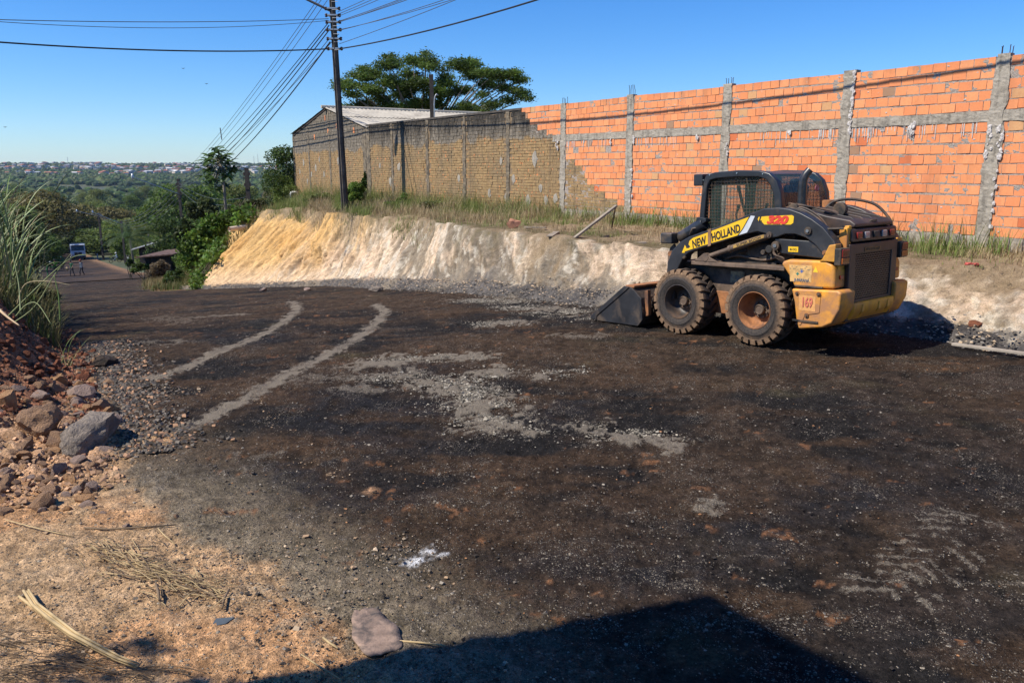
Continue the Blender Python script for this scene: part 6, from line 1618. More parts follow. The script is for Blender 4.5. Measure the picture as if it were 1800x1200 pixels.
def person(loc, rz, label, shirt, pants, hat, pose='stand', sleeve_long=False, hatcol=None):
    e = empty('person', loc, rz); tag(e, label, 'person')
    lean = {'stand': 0, 'walk': .06, 'bend': .55, 'sit': .15}[pose]; st = .18 if pose == 'walk' else .04
    Hp = Vector((0, 0, .92)) if pose != 'sit' else Vector((0, 0, .80))
    ch = Hp + Vector((0, math.sin(lean) * .42, math.cos(lean) * .42)); nk = Hp + Vector((0, math.sin(lean) * .56, math.cos(lean) * .56)); hdv = nk + Vector((0, math.sin(lean) * .2 + .02, .19))
    J = [Hp, Hp.lerp(ch, .5), ch, nk, nk + (hdv - nk) * .45, hdv, hdv + Vector((0, .0, .08))]
    Rr_ = [(.135, .105), (.12, .095), (.16, .11), .055, .06, .095, .07]; B = [(0, 1), (1, 2), (2, 3), (3, 4), (4, 5), (5, 6)]
    for s in (-1, 1):
        if pose == 'sit': kn = Vector((s * .16, .42, .72)); an = Vector((s * .18, .36, .34)); ft = an + Vector((0, .18, -.05))
        else: kn = Vector((s * .11, .08 + s * st * .5, .49)); an = Vector((s * .11, s * st * 1.0 - .02, .08)); ft = an + Vector((0, .16, -.04))
        b0 = len(J); J += [Hp + Vector((s * .09, 0, -.06)), kn, an, ft]; Rr_ += [.095, .062, .045, .04]; B += [(0, b0), (b0, b0 + 1), (b0 + 1, b0 + 2), (b0 + 2, b0 + 3)]
        sh = ch + Vector((s * .19, 0, .07))
        if pose == 'bend': el = sh + Vector((s * .05, .22, -.18)); ha = el + Vector((-s * .08, .20, -.10))
        elif pose == 'sit': el = sh + Vector((s * .07, .14, -.22)); ha = el + Vector((-s * .02, .24, .02))
        elif pose == 'walk': el = sh + Vector((s * .06, -s * .08, -.26)); ha = el + Vector((0, .10 - s * .05, -.22))
        else: el = sh + Vector((s * .05, -.02, -.27)); ha = el + Vector((-s * .02, .10, -.22))
        b0 = len(J); J += [sh, el, ha, ha + (ha - el).normalized() * .08]; Rr_ += [.058, .043, .032, .03]; B += [(2, b0), (b0, b0 + 1), (b0 + 1, b0 + 2), (b0 + 2, b0 + 3)]
    waist = Hp.z + .03
    def pick(c):
        if c.z > nk.z - .01 and abs(c.x) < .14: return 2
        arm = abs(c.x) > .185 and c.z > .55
        if arm and not sleeve_long and c.z < ch.z - .12: return 2
        if c.z < .12 if pose != 'sit' else c.z < .36: return 3
        if c.z < waist and not arm: return 1
        return 0
    skin_body(J, B, Rr_, 'body', [shirt, pants, M_SKIN, M_SHOE], pick, e)
    hm_ = hatcol or M_SHOE; mb = MB()
    mb.lathe([(.0, .12), (.06, .11), (.10, .05), (.108, 0), (.104, -.01)], 14, 'z', Matrix.Translation(hdv + Vector((0, 0, .05))))
    if hat == 'cap': mb.box(hdv.x - .07, hdv.x + .07, hdv.y + .06, hdv.y + .20, hdv.z + .045, hdv.z + .058)
    if hat == 'brim': mb.lathe([(.10, 0), (.20, -.02), (.20, -.03), (.10, -.012)], 18, 'z', Matrix.Translation(hdv + Vector((0, 0, .045))))
    if hat == 'neck': mb.box(hdv.x - .10, hdv.x + .10, hdv.y - .12, hdv.y - .09, hdv.z - .18, hdv.z + .04); mb.box(hdv.x - .07, hdv.x + .07, hdv.y + .06, hdv.y + .20, hdv.z + .045, hdv.z + .058)
    mb.build({'hair': 'hair'}.get(hat, 'cap'), hm_, e, smooth=True)
    mb = MB(); mb.cyl(hdv + Vector((0, .085, -.005)), hdv + Vector((0, .118, -.02)), .014, 6)
    mb.build('nose', M_SKIN, e)
    for s in (-1, 1): mb = MB(); mb.box(hdv.x + s * .035 - .01, hdv.x + s * .035 + .01, hdv.y + .088, hdv.y + .094, hdv.z + .012, hdv.z + .022); mb.build('eye', M_SHOE, e)
    return e
CL = lambda n, c: simple(n, c, .8, 0, .15, 5)
def gz(px, py):
    p = gp(px, py); return Vector((p.x, p.y, float(zsurf(p.x, p.y)) + (.12 if p.length > 70 else 0)))
gshirt = CL('dark_green_shirt', (.015, .11, .055)); lime = CL('lime_shirt', (.20, .50, .03)); greyj = CL('grey_blue_shirt', (.10, .13, .18)); darkp = CL('dark_trousers', (.018, .022, .035)); green2 = CL('green_smock', (.02, .20, .05)); teal = CL('teal_shirt', (.01, .16, .11))
person(gz(128, 487), 2.9, 'person in dark green shirt and dark trousers walking, carrying a straw hat', gshirt, darkp, 'hair', 'walk')
person(gz(145, 486), 2.8, 'person in grey-blue shirt and reddish cap walking beside the dark green shirt', greyj, darkp, 'cap', 'walk', True, CL('red_cap', (.35, .06, .03)))
person(gz(99, 484), .6, 'person in bright lime shirt seen from behind at the road edge', lime, darkp, 'hair', 'stand')
person(gz(110, 476), .3, 'person in teal shirt partly behind the lime shirt', teal, darkp, 'cap', 'stand', True, CL('teal_cap', (.02, .12, .10)))
person(gz(84, 489), -1.2, 'person in long green smock and pale cap bending over a long tool', green2, CL('green_trousers', (.02, .12, .05)), 'neck', 'bend', True, CL('pale_cap', (.45, .48, .48)))
h0 = gz(123, 487); mb = MB(); mb.lathe([(0, .10), (.09, .09), (.10, 0), (.24, -.02), (.24, -.03), (.09, -.01)], 16, 'z', Matrix.Translation(h0 + Vector((-.12, -.1, .82))) @ Matrix.Rotation(1.3, 4, 'Y'))
tag(mb.build('straw_hat', CL('straw', (.5, .38, .2)), smooth=True), 'straw hat held low by the walker in dark green shirt', 'hat')
t0 = gz(84, 489); mb = MB(); mb.tube([t0 + Vector((.15, .2, 1.35)), t0 + Vector((1.15, .3, .05))], .022, 6); tag(mb.build('tool_handle', simple('tool_wood', (.45, .36, .22), .7)), 'long wooden tool held slanting down by the bending person', 'tool')
# the truck coming up the road
tp = gz(139, 459); tk = empty('dump_truck', tp, .50); tag(tk, 'white cab-over dump truck standing on the road down the hill', 'truck')
M_TW = simple('truck_white', (.52, .56, .62), .35, 0, .1, 3); M_TG = simple('truck_glass', (.02, .025, .03), .12); M_TB = simple('truck_black', (.015, .015, .016), .5)
mb = MB(); mb.prism([(-1.2, .55), (-.02, .55), (.0, 1.2), (-.06, 1.75), (-.20, 2.85), (-.3, 2.95), (-1.25, 2.95)], -1.22, 1.22); o = mb.build('cab', M_TW, tk, bevel=.05); o.rotation_euler = (0, 0, -math.pi / 2)
def tbox(nm, x0, x1, y0, y1, z0, z1, m, par=None): mb = MB(); mb.box(x0, x1, y0, y1, z0, z1); return mb.build(nm, m, par or tk, bevel=.02)
mb = MB(); mb.add([(-1.06, -.02, 1.85), (1.06, -.02, 1.85), (1.02, .14, 2.68), (-1.02, .14, 2.68), (-1.06, .05, 1.85), (1.06, .05, 1.85), (1.02, .2, 2.68), (-1.02, .2, 2.68)], [(0, 1, 2, 3), (4, 7, 6, 5), (0, 4, 5, 1), (1, 5, 6, 2), (2, 6, 7, 3), (3, 7, 4, 0)]); w_ = mb.build('windscreen', M_TG, tk); w_.location = (0, .04, 0)
tbox('grille', -.62, .62, -.05, .02, .95, 1.55, M_TB); tbox('bumper', -1.22, 1.22, -.12, .1, .45, .82, M_TG); tbox('sun_visor', -1.1, 1.1, -.05, .2, 2.72, 2.86, M_TG)
for s in (-1, 1):
    tbox('headlight', s * .95 - .18, s * .95 + .18, -.07, .02, .95, 1.15, M_CLR); tbox('mirror', s * 1.38 - .1, s * 1.38 + .1, .05, .15, 1.8, 2.5, M_TB); tbox('mirror_arm', s * 1.3 - .1, s * 1.3 + .1, .08, .12, 2.5, 2.54, M_TB)
    for y in (.75, 4.2, 5.5):
        mb = MB(); mb.lathe([(.0, -.15), (.28, -.15), (.5, -.13), (.52, 0), (.5, .13), (.28, .15), (0, .15)], 20, 'y', Matrix.Translation((s * 1.0, y, .52)) @ Matrix.Rotation(math.pi / 2, 4, 'Z')); mb.build('wheel', M_TB, tk, smooth=True)
tbox('dump_body', -1.25, 1.25, 1.6, 6.4, 1.05, 2.75, simple('dump_body_grey', (.12, .13, .14), .6)); tbox('truck_frame', -.5, .5, .5, 6.3, .55, 1.0, M_TB); tbox('emblem', -.16, .16, -.065, -.04, 1.32, 1.44, M_CHROME)
# motorcycles
def bike(px, py, rz, col, label):
    e = empty('motorcycle', gz(px, py), rz); tag(e, label, 'motorcycle'); m = simple('bike_paint', col, .35)
    for y in (-.62, .62):
        mb = MB(); mb.lathe([(.24, -.03), (.29, -.045), (.31, 0), (.29, .045), (.24, .03)], 20, 'y', Matrix.Translation((0, y, .31)) @ Matrix.Rotation(math.pi / 2, 4, 'Z')); w_ = mb.build('wheel', M_TB, e, smooth=True)
        mb = MB()
        for k in range(8): a = k * math.pi / 4; mb.tube([(0, y, .31), (0, y + .26 * math.cos(a), .31 + .26 * math.sin(a))], .006, 4)
        mb.build('spokes', M_GALV, w_)
    mb = MB(); mb.tube([(0, -.62, .31), (0, -.1, .42), (0, .1, .42), (0, .40, .85), (.0, .36, .92)], .035, 6); mb.tube([(0, .62, .31), (0, .40, .88)], .03, 6); mb.tube([(0, .38, .85), (0, -.1, .75), (0, -.5, .72)], .03, 6); mb.build('bike_frame', M_TB, e)
    mb = MB(); mb.prism([(.05, .74), (.12, .90), (.36, .92), (.42, .80), (.3, .72)], -.10, .10, Matrix.Rotation(math.pi / 2, 4, 'Z')); mb.build('fuel_tank', m, e, bevel=.03)
    mb = MB(); mb.prism([(-.58, .78), (-.55, .86), (-.05, .82), (.02, .76)], -.11, .11, Matrix.Rotation(math.pi / 2, 4, 'Z')); mb.build('seat', M_TB, e, bevel=.03)
    mb = MB(); mb.prism([(-.12, .30), (-.12, .55), (.2, .6), (.22, .3)], -.1, .1, Matrix.Rotation(math.pi / 2, 4, 'Z')); mb.build('engine', M_GALV, e, bevel=.02)
    mb = MB(); mb.tube([(-.34, .30, 1.0), (-.12, .38, .96), (.12, .38, .96), (.34, .30, 1.0)], .014, 6); mb.build('handlebar', M_TB, e)
    mb = MB(); mb.cyl((0, .42, .88), (0, .52, .88), .07, 12); mb.build('headlight', M_CLR, e)
    mb = MB(); mb.box(-.07, .07, .4, .78, .64, .67); mb.build('mudguard', m, e)
    return e
bike(203, 463, 2.2, (.02, .02, .025), 'black motorcycle with a rider, leftmost of those parked on the verge')
bike(226, 459, 1.3, (.03, .03, .04), 'dark motorcycle between the ridden one and the red one')
bike(242, 461, 1.5, (.45, .03, .02), 'red motorcycle parked right of the dark ones by the low sheds')
p = gz(207, 463); person(Vector((p.x, p.y, p.z + .02)), 2.2, 'person in pale blue shirt and white helmet sitting on a black motorcycle', CL('pale_blue_shirt', (.25, .33, .42)), darkp, 'brim', 'sit', True, CL('white_helmet', (.6, .6, .6)))
p = gz(254, 464); mb = MB(); bm_ = bmesh.new(); lump_mesh(mb, (p.x, p.y, p.z + .45), .5, .75, 1.1, 5); tag(mb.build('filled_sack', CL('white_sack', (.55, .55, .53)), smooth=True), 'white filled sack standing beside the red motorcycle', 'sack')

# low sheds beside the road
M_BR3 = simple('brown_shed_brick', (.20, .085, .045), .9, 0, .3, 2); M_ROOF2 = simple('grey_old_roof', (.22, .20, .18), .9, 0, .35, .8); M_WOOD = simple('grey_plank', (.20, .175, .15), .9, 0, .4, 2); M_INSHADE = simple('interior_shade_black', (.02, .017, .015), .9)  # last one: near-black colour stands in for the shade inside the sheds
def shed_box(px0, px1, pytop, Zc, depth, hwall, rise, label, wallm, roofm, nm='low_shed', over=.4, flat=False):
    a = at(px0, pytop, Zc); b_ = at(px1, pytop, Zc); w = (b_ - a).length; e_ = empty(nm, (a.x, a.y, a.z - hwall - rise), 0); tag(e_, label, 'shed')
    mb = MB(); mb.prism([(0, -1.5), (w, -1.5), (w, hwall + rise), (0, hwall)], 0, depth); mb.build('wall', wallm, e_)
    mb = MB(); mb.box(w * .3, w * .55, -.03, .05, 0, hwall * .8); mb.build('door', M_INSHADE, e_)
    n = max(6, int(w / .35)); 
    for k in range(n):
        x0 = -over + (w + 2 * over) * k / n; x1 = -over + (w + 2 * over) * (k + 1) / n - .03; z0 = hwall + rise * (x0 / w) + .02; z1 = hwall + rise * (x1 / w) + .02
        mb = MB(); mb.prism([(x0, z0), (x1, z1), (x1, z1 + .06), ((x0 + x1) / 2, (z0 + z1) / 2 + .10), (x0, z0 + .06)], -over * 1.6, depth + over); mb.build('roof_sheet', roofm, e_)
    return e_
shed_box(296, 338, 432, 58, 5, 1.3, 1.5, 'brown shed with sloping grey sheet roof left of the lamp arm pole', M_BR3, M_ROOF2)
shed_box(255, 300, 448, 56, 4, 1.2, .15, 'shed with nearly flat rusty roof and inner shade coloured onto its walls behind the red motorcycle', M_INSHADE, simple('rusty_sheet', (.12, .07, .05), .85, 0, .4, 1.5))
shed_box(266, 298, 416, 84, 6, 2.4, .6, 'dark-roofed house partly hidden behind the flat shed', M_BR3, simple('dark_sheet', (.06, .06, .065), .8), 'hidden_house')
shed_box(243, 266, 430, 74, 3, .3, .35, 'small pale awning standing left of the dark-roofed house', M_INSHADE, simple('pale_awning', (.6, .6, .58), .6), 'awning')
# plank fence in front of the sheds
fa = gz(298, 473); fb = gz(343, 474); e = empty('plank_fence', fa); tag(e, 'grey plank fence under the sheet-roofed shed', 'fence'); n = 26
for k in range(n):
    p = fa.lerp(fb, k / n) - fa; mb = MB(); hh = 1.05 + R.uniform(-.12, .12); mb.box(-.07, .07, -.015, .015, -.2, hh); o = mb.build('plank', M_WOOD, e); o.location = p; o.rotation_euler = (0, R.gauss(0, .03), math.atan2((fb - fa).y, (fb - fa).x))
mb = MB(); mb.tube([Vector((0, .03, .7)), fb - fa + Vector((0, .03, .7))], .04, 4); mb.build('rail', M_WOOD, e)
for (px, py, hh, lb) in [(242, 462, 3.0, 'thin wooden post left of the flat shed'), (266, 466, 4.4, 'tall thin post at the front of the flat shed'), (172, 456, 1.0, 'short white post at the road edge beside the truck')]:
    p = gz(px, py); mb = MB(); mb.box(p.x - .08, p.x + .08, p.y - .08, p.y + .08, p.z - .2, p.z + hh); tag(mb.build('post', M_TW if hh < 2 else M_WOOD), lb, 'post')
# grey weathered stump at the bank foot
p = gp(331, 482); mb = MB(); mb.tube([(p.x, p.y, p.z - .2), (p.x + .05, p.y, p.z + .3), (p.x - .02, p.y, p.z + .75)], [.2, .16, .12], 8); tag(mb.build('stump', M_WOOD, smooth=True), 'grey weathered stump at the foot of the bank end', 'stump')
# clay pipe end sticking out of the bank
a = at(403, 403, 31.0); b_ = at(417, 400, 31.2); mb = MB(); mb.tube([a, b_ + Vector((.2, .4, .0))], .095, 14, cap=False); mb.tube([a + Vector((.01, .01, 0)), b_ + Vector((.2, .4, 0))], .075, 14, cap=False)
tag(mb.build('drain_pipe', simple('pale_clay_pipe', (.62, .50, .38), .7), smooth=True), 'pale pipe end sticking out of the bank by the climbing bush', 'pipe')
# boards on the terrace
M_BOARD = simple('weathered_board', (.26, .215, .16), .9, 0, .35, 4)
def board(p, q, w, th, label, mat=M_BOARD, nm='board', roll=0):
    d = (q - p); L = d.length; M = Matrix.Translation(p) @ d.to_track_quat('X', 'Z').to_matrix().to_4x4() @ Matrix.Rotation(roll, 4, 'X'); mb = MB(); mb.box(0, L, -w / 2, w / 2, 0, th, M); return tag(mb.build(nm, mat, bevel=.003), label, 'board')
a = gp(1010, 420); b_ = at(1084, 363, a.y * cp + .6); board(a, b_, .075, .035, 'long board leaning up from the terrace edge towards the wall')
c0 = Vector((b_.x, b_.y, b_.z)); g_ = gp(1075, 402); mb = MB(); mb.tube([(c0.x - .02, c0.y, c0.z), (g_.x, g_.y, g_.z)], .014, 5); tag(mb.build('prop_stick', M_REBAR), 'thin dark stick propping the leaning board', 'stick')
a = gp(1080, 433); b_ = gp(1136, 430); board(a + Vector((0, 0, .01)), b_ + Vector((0, 0, .02)), .10, .03, 'dark board lying flat on the terrace edge left of the loader')
a = gp(922, 403); b_ = gp(960, 404); board(a + Vector((0, 0, .03)), b_ + Vector((0, 0, .03)), .06, .03, 'short pale board in the dry grass before the painted wall')
a = gp(966, 418); b_ = gp(978, 412); board(a + Vector((0, 0, .02)), b_ + Vector((0, 0, .04)), .12, .02, 'small broken pale board in the grass right of the short one')
a = gp(1673, 611); b_ = gp(1845, 634); board(a + Vector((0, 0, .03)), b_ + Vector((0, 0, .03)), .055, .03, 'long thin wooden batten lying on the road at the right edge', simple('pale_batten', (.36, .31, .25), .9, 0, .3, 5))
p = gp(903, 401); mb = MB(); lump_mesh(mb, (p.x, p.y, p.z + .09), .12, 1.1, .9, 3); tag(mb.build('clay_fragment', simple('clay_fragment', (.42, .2, .12), .9), loc=(0, 0, 0)), 'broken reddish clay fragment in the dry grass above the bank', 'fragment')
p = gp(1708, 467); mb = MB()
for i in range(4): lump_mesh(mb, (p.x + R.uniform(-.05, .05), p.y + R.uniform(-.03, .03), p.z + .02), .032, 1.2, .6, i)
tag(mb.build('red_rag', CL('red_rag', (.48, .09, .07))), 'crumpled red rag in the dry grass at the right', 'rag')

# ------------------------------------------------------------------ rocks, clods, litter
def rock_mesh(seed, sub=2, rough=.28, angular=True):
    rr = random.Random(seed); bm = bmesh.new(); bmesh.ops.create_icosphere(bm, subdivisions=sub, radius=1)
    planes = [(Vector((rr.gauss(0, 1), rr.gauss(0, 1), rr.gauss(0, 1))).normalized(), rr.uniform(.45, .8)) for _ in range(11)]
    for v in bm.verts:
        for n_, d_ in planes:
            k = v.co.dot(n_)
            if k > d_: v.co -= n_ * (k - d_)
        v.co *= 1 + (rr.uniform(-.05, .05) * rough * 3 if sub < 4 else (mnoise(v.co * 2.2 + Vector((seed * 7.1, 0, 0))) * .16 + mnoise(v.co * 7 + Vector((seed, 3, 0))) * .05))
    me = bpy.data.meshes.new('rock'); bm.to_mesh(me); bm.free(); return me
def rock_mat(name, c, c2): 
    N = NT(name); co = N.coord(); f = N.noise(co, 2.2, 6, .65); g = N.noise(co, 14, 5, .65); col = N.mix(N.mapr(f, .42, .6), c, c2); col = N.mix(N.math('MULTIPLY', N.mapr(g, .5, .75), .35), col, (.05, .04, .035)); N.bump(N.math('ADD', f, g), .7, .08); return N.out(col, .92, 0, .2)
RM = {'grey': rock_mat('grey_rock', (.30, .245, .195), (.17, .145, .125)), 'tan': rock_mat('tan_rock', (.36, .22, .13), (.26, .165, .11)), 'ochre': rock_mat('ochre_clod', (.46, .27, .14), (.36, .19, .09)), 'pink': rock_mat('pinkish_rock', (.36, .26, .21), (.28, .2, .16)), 'dark': rock_mat('dark_rock', (.075, .055, .042), (.035, .03, .026)), 'red': rock_mat('red_clod', (.27, .10, .05), (.18, .07, .04))}
RMESH = [rock_mesh(i, 4 if i < 4 else 2) for i in range(14)]
def rock(px, py, wpx, hpx, kind, label, group=None, seed=0, name='rock', cat='rock'):
    r = random.Random(seed or int(px * 31 + py)); p = gp(px, py); Zc = p.y * cp - (p.z - CAM_H) * sp; me = r.choice(RMESH[4:]) if wpx < 60 else RMESH[seed % 4]
    me2 = me if me.materials and me.materials[0] == RM[kind] else None
    key = (me.name, kind)
    if key not in RCACHE: m_ = me.copy(); m_.materials.clear(); m_.materials.append(RM[kind]); RCACHE[key] = m_
    o = bpy.data.objects.new(name, RCACHE[key]); link(o); w = wpx / F * Zc / 2 / .72; h = hpx / F * Zc / 2 / .72
    o.scale = (w, w * r.uniform(.75, 1.0), h * 1.1); o.location = (p.x, p.y + w * .3, p.z + h * .24); o.rotation_euler = (r.gauss(0, .15), r.gauss(0, .15), r.uniform(0, 6.28))
    return tag(o, label, cat, group)
RCACHE = {}
rock(146, 784, 116, 58, 'grey', 'largest grey angular boulder at the road edge on the left', seed=1)
rock(66, 762, 62, 52, 'tan', 'brown-tan boulder just left of the largest grey one', seed=2)
rock(100, 786, 40, 36, 'tan', 'small brown rock wedged under the largest grey boulder', seed=3)
rock(136, 700, 50, 26, 'pink', 'flat pinkish slab of rock above the largest boulder', seed=5)
rock(178, 644, 42, 22, 'dark', 'dark rock lying alone on the road edge', seed=6)
rock(166, 642, 18, 18, 'tan', 'tan half of the lone rock, touching the dark one', seed=7)
rock(72, 892, 42, 34, 'tan', 'square tan rock with a shadow in the lower left soil', seed=8)
rock(86, 868, 36, 18, 'tan', 'low flat rock just behind the square tan rock', seed=9)
rock(178, 722, 34, 24, 'tan', 'rounded tan clod right of the pinkish slab', seed=10)
rock(12, 715, 36, 36, 'ochre', 'ochre clod cut by the left edge of the view', seed=11)
rock(40, 742, 30, 26, 'tan', 'tan clod between the edge clod and the brown boulder', seed=12)
rock(66, 702, 44, 20, 'pink', 'pinkish low rock left of the flat slab', seed=13)
rock(146, 882, 30, 18, 'ochre', 'pale ochre stone right of the square tan rock', seed=14)
rock(8, 845, 28, 14, 'tan', 'flat tan stone at the left edge above the bare soil', seed=15)
rock(220, 736, 12, 9, 'tan', 'small tan stone right of the largest boulder', seed=16)
rock(310, 912, 14, 9, 'tan', 'single small stone on the grey-brown soil', seed=17)
rock(222, 928, 16, 10, 'pink', 'small pink stone at the soil border', seed=18)
rock(1250, 884, 6, 4, 'grey', 'tiny grey stone on the right of the road', seed=19)
rr = random.Random(5); nkm = {'ochre': 'ochre clod in the rubble heap at the left', 'tan': 'tan stone in the rubble heap at the left', 'pink': 'pinkish stone in the rubble heap at the left', 'red': 'red earth clod on the red heap at the left'}
for i in range(190):
    px = rr.uniform(-30, 205); py = rr.uniform(668, 905); 
    if py > 800 and px > 190: continue
    k = rr.choice(['ochre', 'tan', 'tan', 'pink']); w = rr.uniform(7, 24) * (1 if rr.random() < .8 else 1.4); rock(px, py, w, w * rr.uniform(.5, .85), k, uniq(('large ' if w > 19 else 'mid-size ' if w > 12 else 'small ') + {'ochre': 'ochre clod', 'tan': 'tan stone', 'pink': 'pinkish stone', 'red': 'red clod'}[k] + (' above' if py < 700 else ' level with' if py < 780 else ' below') + ' the largest boulder, ' + ('at the left edge' if px < 40 else 'left of it' if px < 100 else 'near it' if px < 160 else 'towards the road')), 'stones of the rubble heap', name='stone', cat='stone', seed=100 + i)
for i in range(80):
    px = rr.uniform(-20, 170); py = 575 + (px * .45) + rr.uniform(-30, 60); w = rr.uniform(7, 20); rock(px, py, w, w * .7, 'red', uniq(('larger ' if w > 14 else 'small ') + 'red earth clod on the red heap, ' + ('at the left edge' if px < 30 else 'middle part' if px < 90 else 'by the road edge') + (', upper row' if py < 600 + px * .45 else ', lower row')), 'clods of the red heap', name='clod', cat='clod', seed=300 + i)
for (px, py, w, kind, lb) in [(462, 512, 14, 'pink', 'pale flat stone on the gravel berm, left one'), (540, 511, 14, 'pink', 'pale orange stone on the gravel berm, right of the flat one'), (660, 512, 22, 'grey', 'pale earth slip at the berm under the bank'), (1672, 582, 13, 'tan', 'brick-coloured clod on the berm by the loader shadow'), (1714, 574, 22, 'red', 'flat orange clod on the gravel berm at the right'), (1182, 540, 12, 'grey', 'grey stone half hidden left of the bucket')]:
    rock(px, py, w, w * .5, kind, lb, seed=int(px))

# loose stones: gravel as stuff
def scatter(name, P, size, flat, cols, label, mat, seed=1):
    rs = np.random.RandomState(seed); n = len(P); size = np.minimum(size, .028)
    base = np.array([(1, .1, 0), (-1, 0, .1), (0, 1, 0), (.1, -1, 0), (.55, .45, .8), (-.5, -.45, .9)], float); fc = np.array([(0, 2, 4), (2, 1, 5), (2, 5, 4), (1, 3, 5), (3, 0, 4), (3, 4, 5), (0, 3, 2), (1, 2, 3)])
    V = base[None] * rs.uniform(.6, 1.3, (n, 6, 3)); V[:, :, 2] *= flat; a = rs.uniform(0, 6.28, n); ca, sa = np.cos(a)[:, None], np.sin(a)[:, None]
    x = V[:, :, 0] * ca - V[:, :, 1] * sa; y = V[:, :, 0] * sa + V[:, :, 1] * ca; V = np.stack([x, y, V[:, :, 2]], -1) * size[:, None, None]; V += P[:, None, :]
    Fq = (fc[None] + (np.arange(n) * 6)[:, None, None]).reshape(-1, 3)
    return tag(np_mesh(name, V.reshape(-1, 3), Fq, mat, col=np.repeat(cols, 6, 0)), label, kind='stuff')
N = NT('loose_stone'); M_STONE = N.out(N.attr(), .9, 0, .25)
rs = np.random.RandomState(17)
# everywhere on the near road, more where the pale grit lies
n = 46000; r_ = 1.9 * (22 / 1.9) ** rs.uniform(0, 1, n); a_ = np.radians(rs.uniform(-45, 42, n)); X = r_ * np.sin(a_); Y = r_ * np.cos(a_)
d_ = wn(X, Y); keep = d_ > tt('db', wt(X, Y)) - .2; cl_ = fbm(X * 1.3, Y * 1.3, 4, 12); keep &= rs.uniform(0, 1, n) < sstep(.38, .65, cl_) * .9 + .12; X, Y, r_ = X[keep], Y[keep], r_[keep]; n = len(X)
sz = np.minimum(np.exp(rs.normal(math.log(.0036), .5, n)) * (r_ / 3) ** .4, .016); u_ = rs.uniform(0, 1, n)
cs = np.where((u_ < .72)[:, None], np.array([[.045, .037, .031]]), np.where((u_ < .9)[:, None], np.array([[.13, .11, .09]]), np.where((u_ < .97)[:, None], np.array([[.30, .26, .21]]), np.array([[.34, .17, .08]])))) * rs.uniform(.6, 1.3, (n, 1))
scatter('road_grit', np.stack([X, Y, zground(X, Y) + sz * .15 + .003], -1), sz, .6, cs, 'loose grit and small stones on the road', M_STONE, 2)
PX, PY = [], []
for a in PALE:
    if a[5] < .6 or a[4] < .1: continue
    A_ = gp(a[0], a[1]); B_ = gp(a[2], a[3]); m = int(2600 * (math.hypot(B_[0] - A_[0], B_[1] - A_[1]) + a[4]) * a[4] * 4.5); k = rs.uniform(-.05, 1.05, m); PX.append(A_[0] + (B_[0] - A_[0]) * k + rs.normal(0, a[4] * .75, m)); PY.append(A_[1] + (B_[1] - A_[1]) * k + rs.normal(0, a[4] * .75, m))
X = np.concatenate(PX); Y = np.concatenate(PY); kp = rs.uniform(0, 1, len(X)) < sstep(.40, .60, fbm(X * 5, Y * 5, 4, 71, .6)); X, Y = X[kp], Y[kp]; n = len(X); sz = np.exp(rs.normal(math.log(.0060), .45, n)); cs = np.array([[.30, .265, .21]]) * rs.uniform(.4, 1.35, (n, 1)); cs[rs.uniform(0, 1, n) < .3] *= .3
scatter('pale_gravel', np.stack([X, Y, zground(X, Y) + sz * .2 + .004], -1), sz, .65, cs, 'pale crushed gravel spilled in patches on the road', M_STONE, 3)
n = 26000; X = rs.uniform(-4.5, .6, n); Y = rs.uniform(1.9, 7.5, n); e_ = fbm(X * 1.1, Y * 1.1, 4, 19); side = X + (Y - 2.2) * .62
keep = (side < .7) & (rs.uniform(0, 1, n) < sstep(.35, .62, e_)); X, Y = X[keep], Y[keep]; n = len(X); sz = np.exp(rs.normal(math.log(.0045), .5, n)); u_ = rs.uniform(0, 1, n)
cs = np.where((u_ < .5)[:, None], np.array([[.34, .23, .14]]), np.where((u_ < .8)[:, None], np.array([[.16, .135, .11]]), np.array([[.42, .32, .22]]))) * rs.uniform(.55, 1.2, (n, 1))
scatter('soil_grit', np.stack([X, Y, zground(X, Y) + sz * .2 + .003], -1), sz, .6, cs, 'small stones and crumbs on the bare soil', M_STONE, 4)
n = 13000; t = rs.uniform(-5, 27, n); k = rs.uniform(.0, 1.0, n); db_ = tt('db', t); bw_ = tt('bw', t); d = db_ - bw_ * (1 - k) + rs.normal(0, .10, n) + (rs.uniform(0, 1, n) < .3) * rs.exponential(.35, n); X, Y = wp(t, d); sz = np.exp(rs.normal(math.log(.012), .45, n)); cs = np.array([[.17, .152, .13]]) * rs.uniform(.3, 1.6, (n, 1)); fk = rs.uniform(0, 1, n) < .16 + .5 * (k < .3); cs[fk] = np.array([[.46, .34, .22]]) * rs.uniform(.6, 1.2, (int(fk.sum()), 1))
scatter('berm_gravel', np.stack([X, Y, zbank(t, d) + .03 + sz * .1], -1), sz, .7, cs, 'crushed gravel and tar crumbs of the berm', M_STONE, 5)
n = 5000; v = rs.uniform(-.6, 5, n); lam = rs.normal(.0, .22, n) - .1; X = LE0[0] + LED[0] * v + LEN_[0] * lam; Y = LE0[1] + LED[1] * v + LEN_[1] * lam; sz = np.exp(rs.normal(math.log(.014), .5, n)); cs = np.array([[.10, .085, .07]]) * rs.uniform(.4, 1.7, (n, 1)); cs[rs.uniform(0, 1, n) < .2] = (.34, .2, .12)
scatter('edge_gravel', np.stack([X, Y, zground(X, Y) + .006], -1), sz, .7, cs, 'dark crumbs along the left road edge', M_STONE, 6)
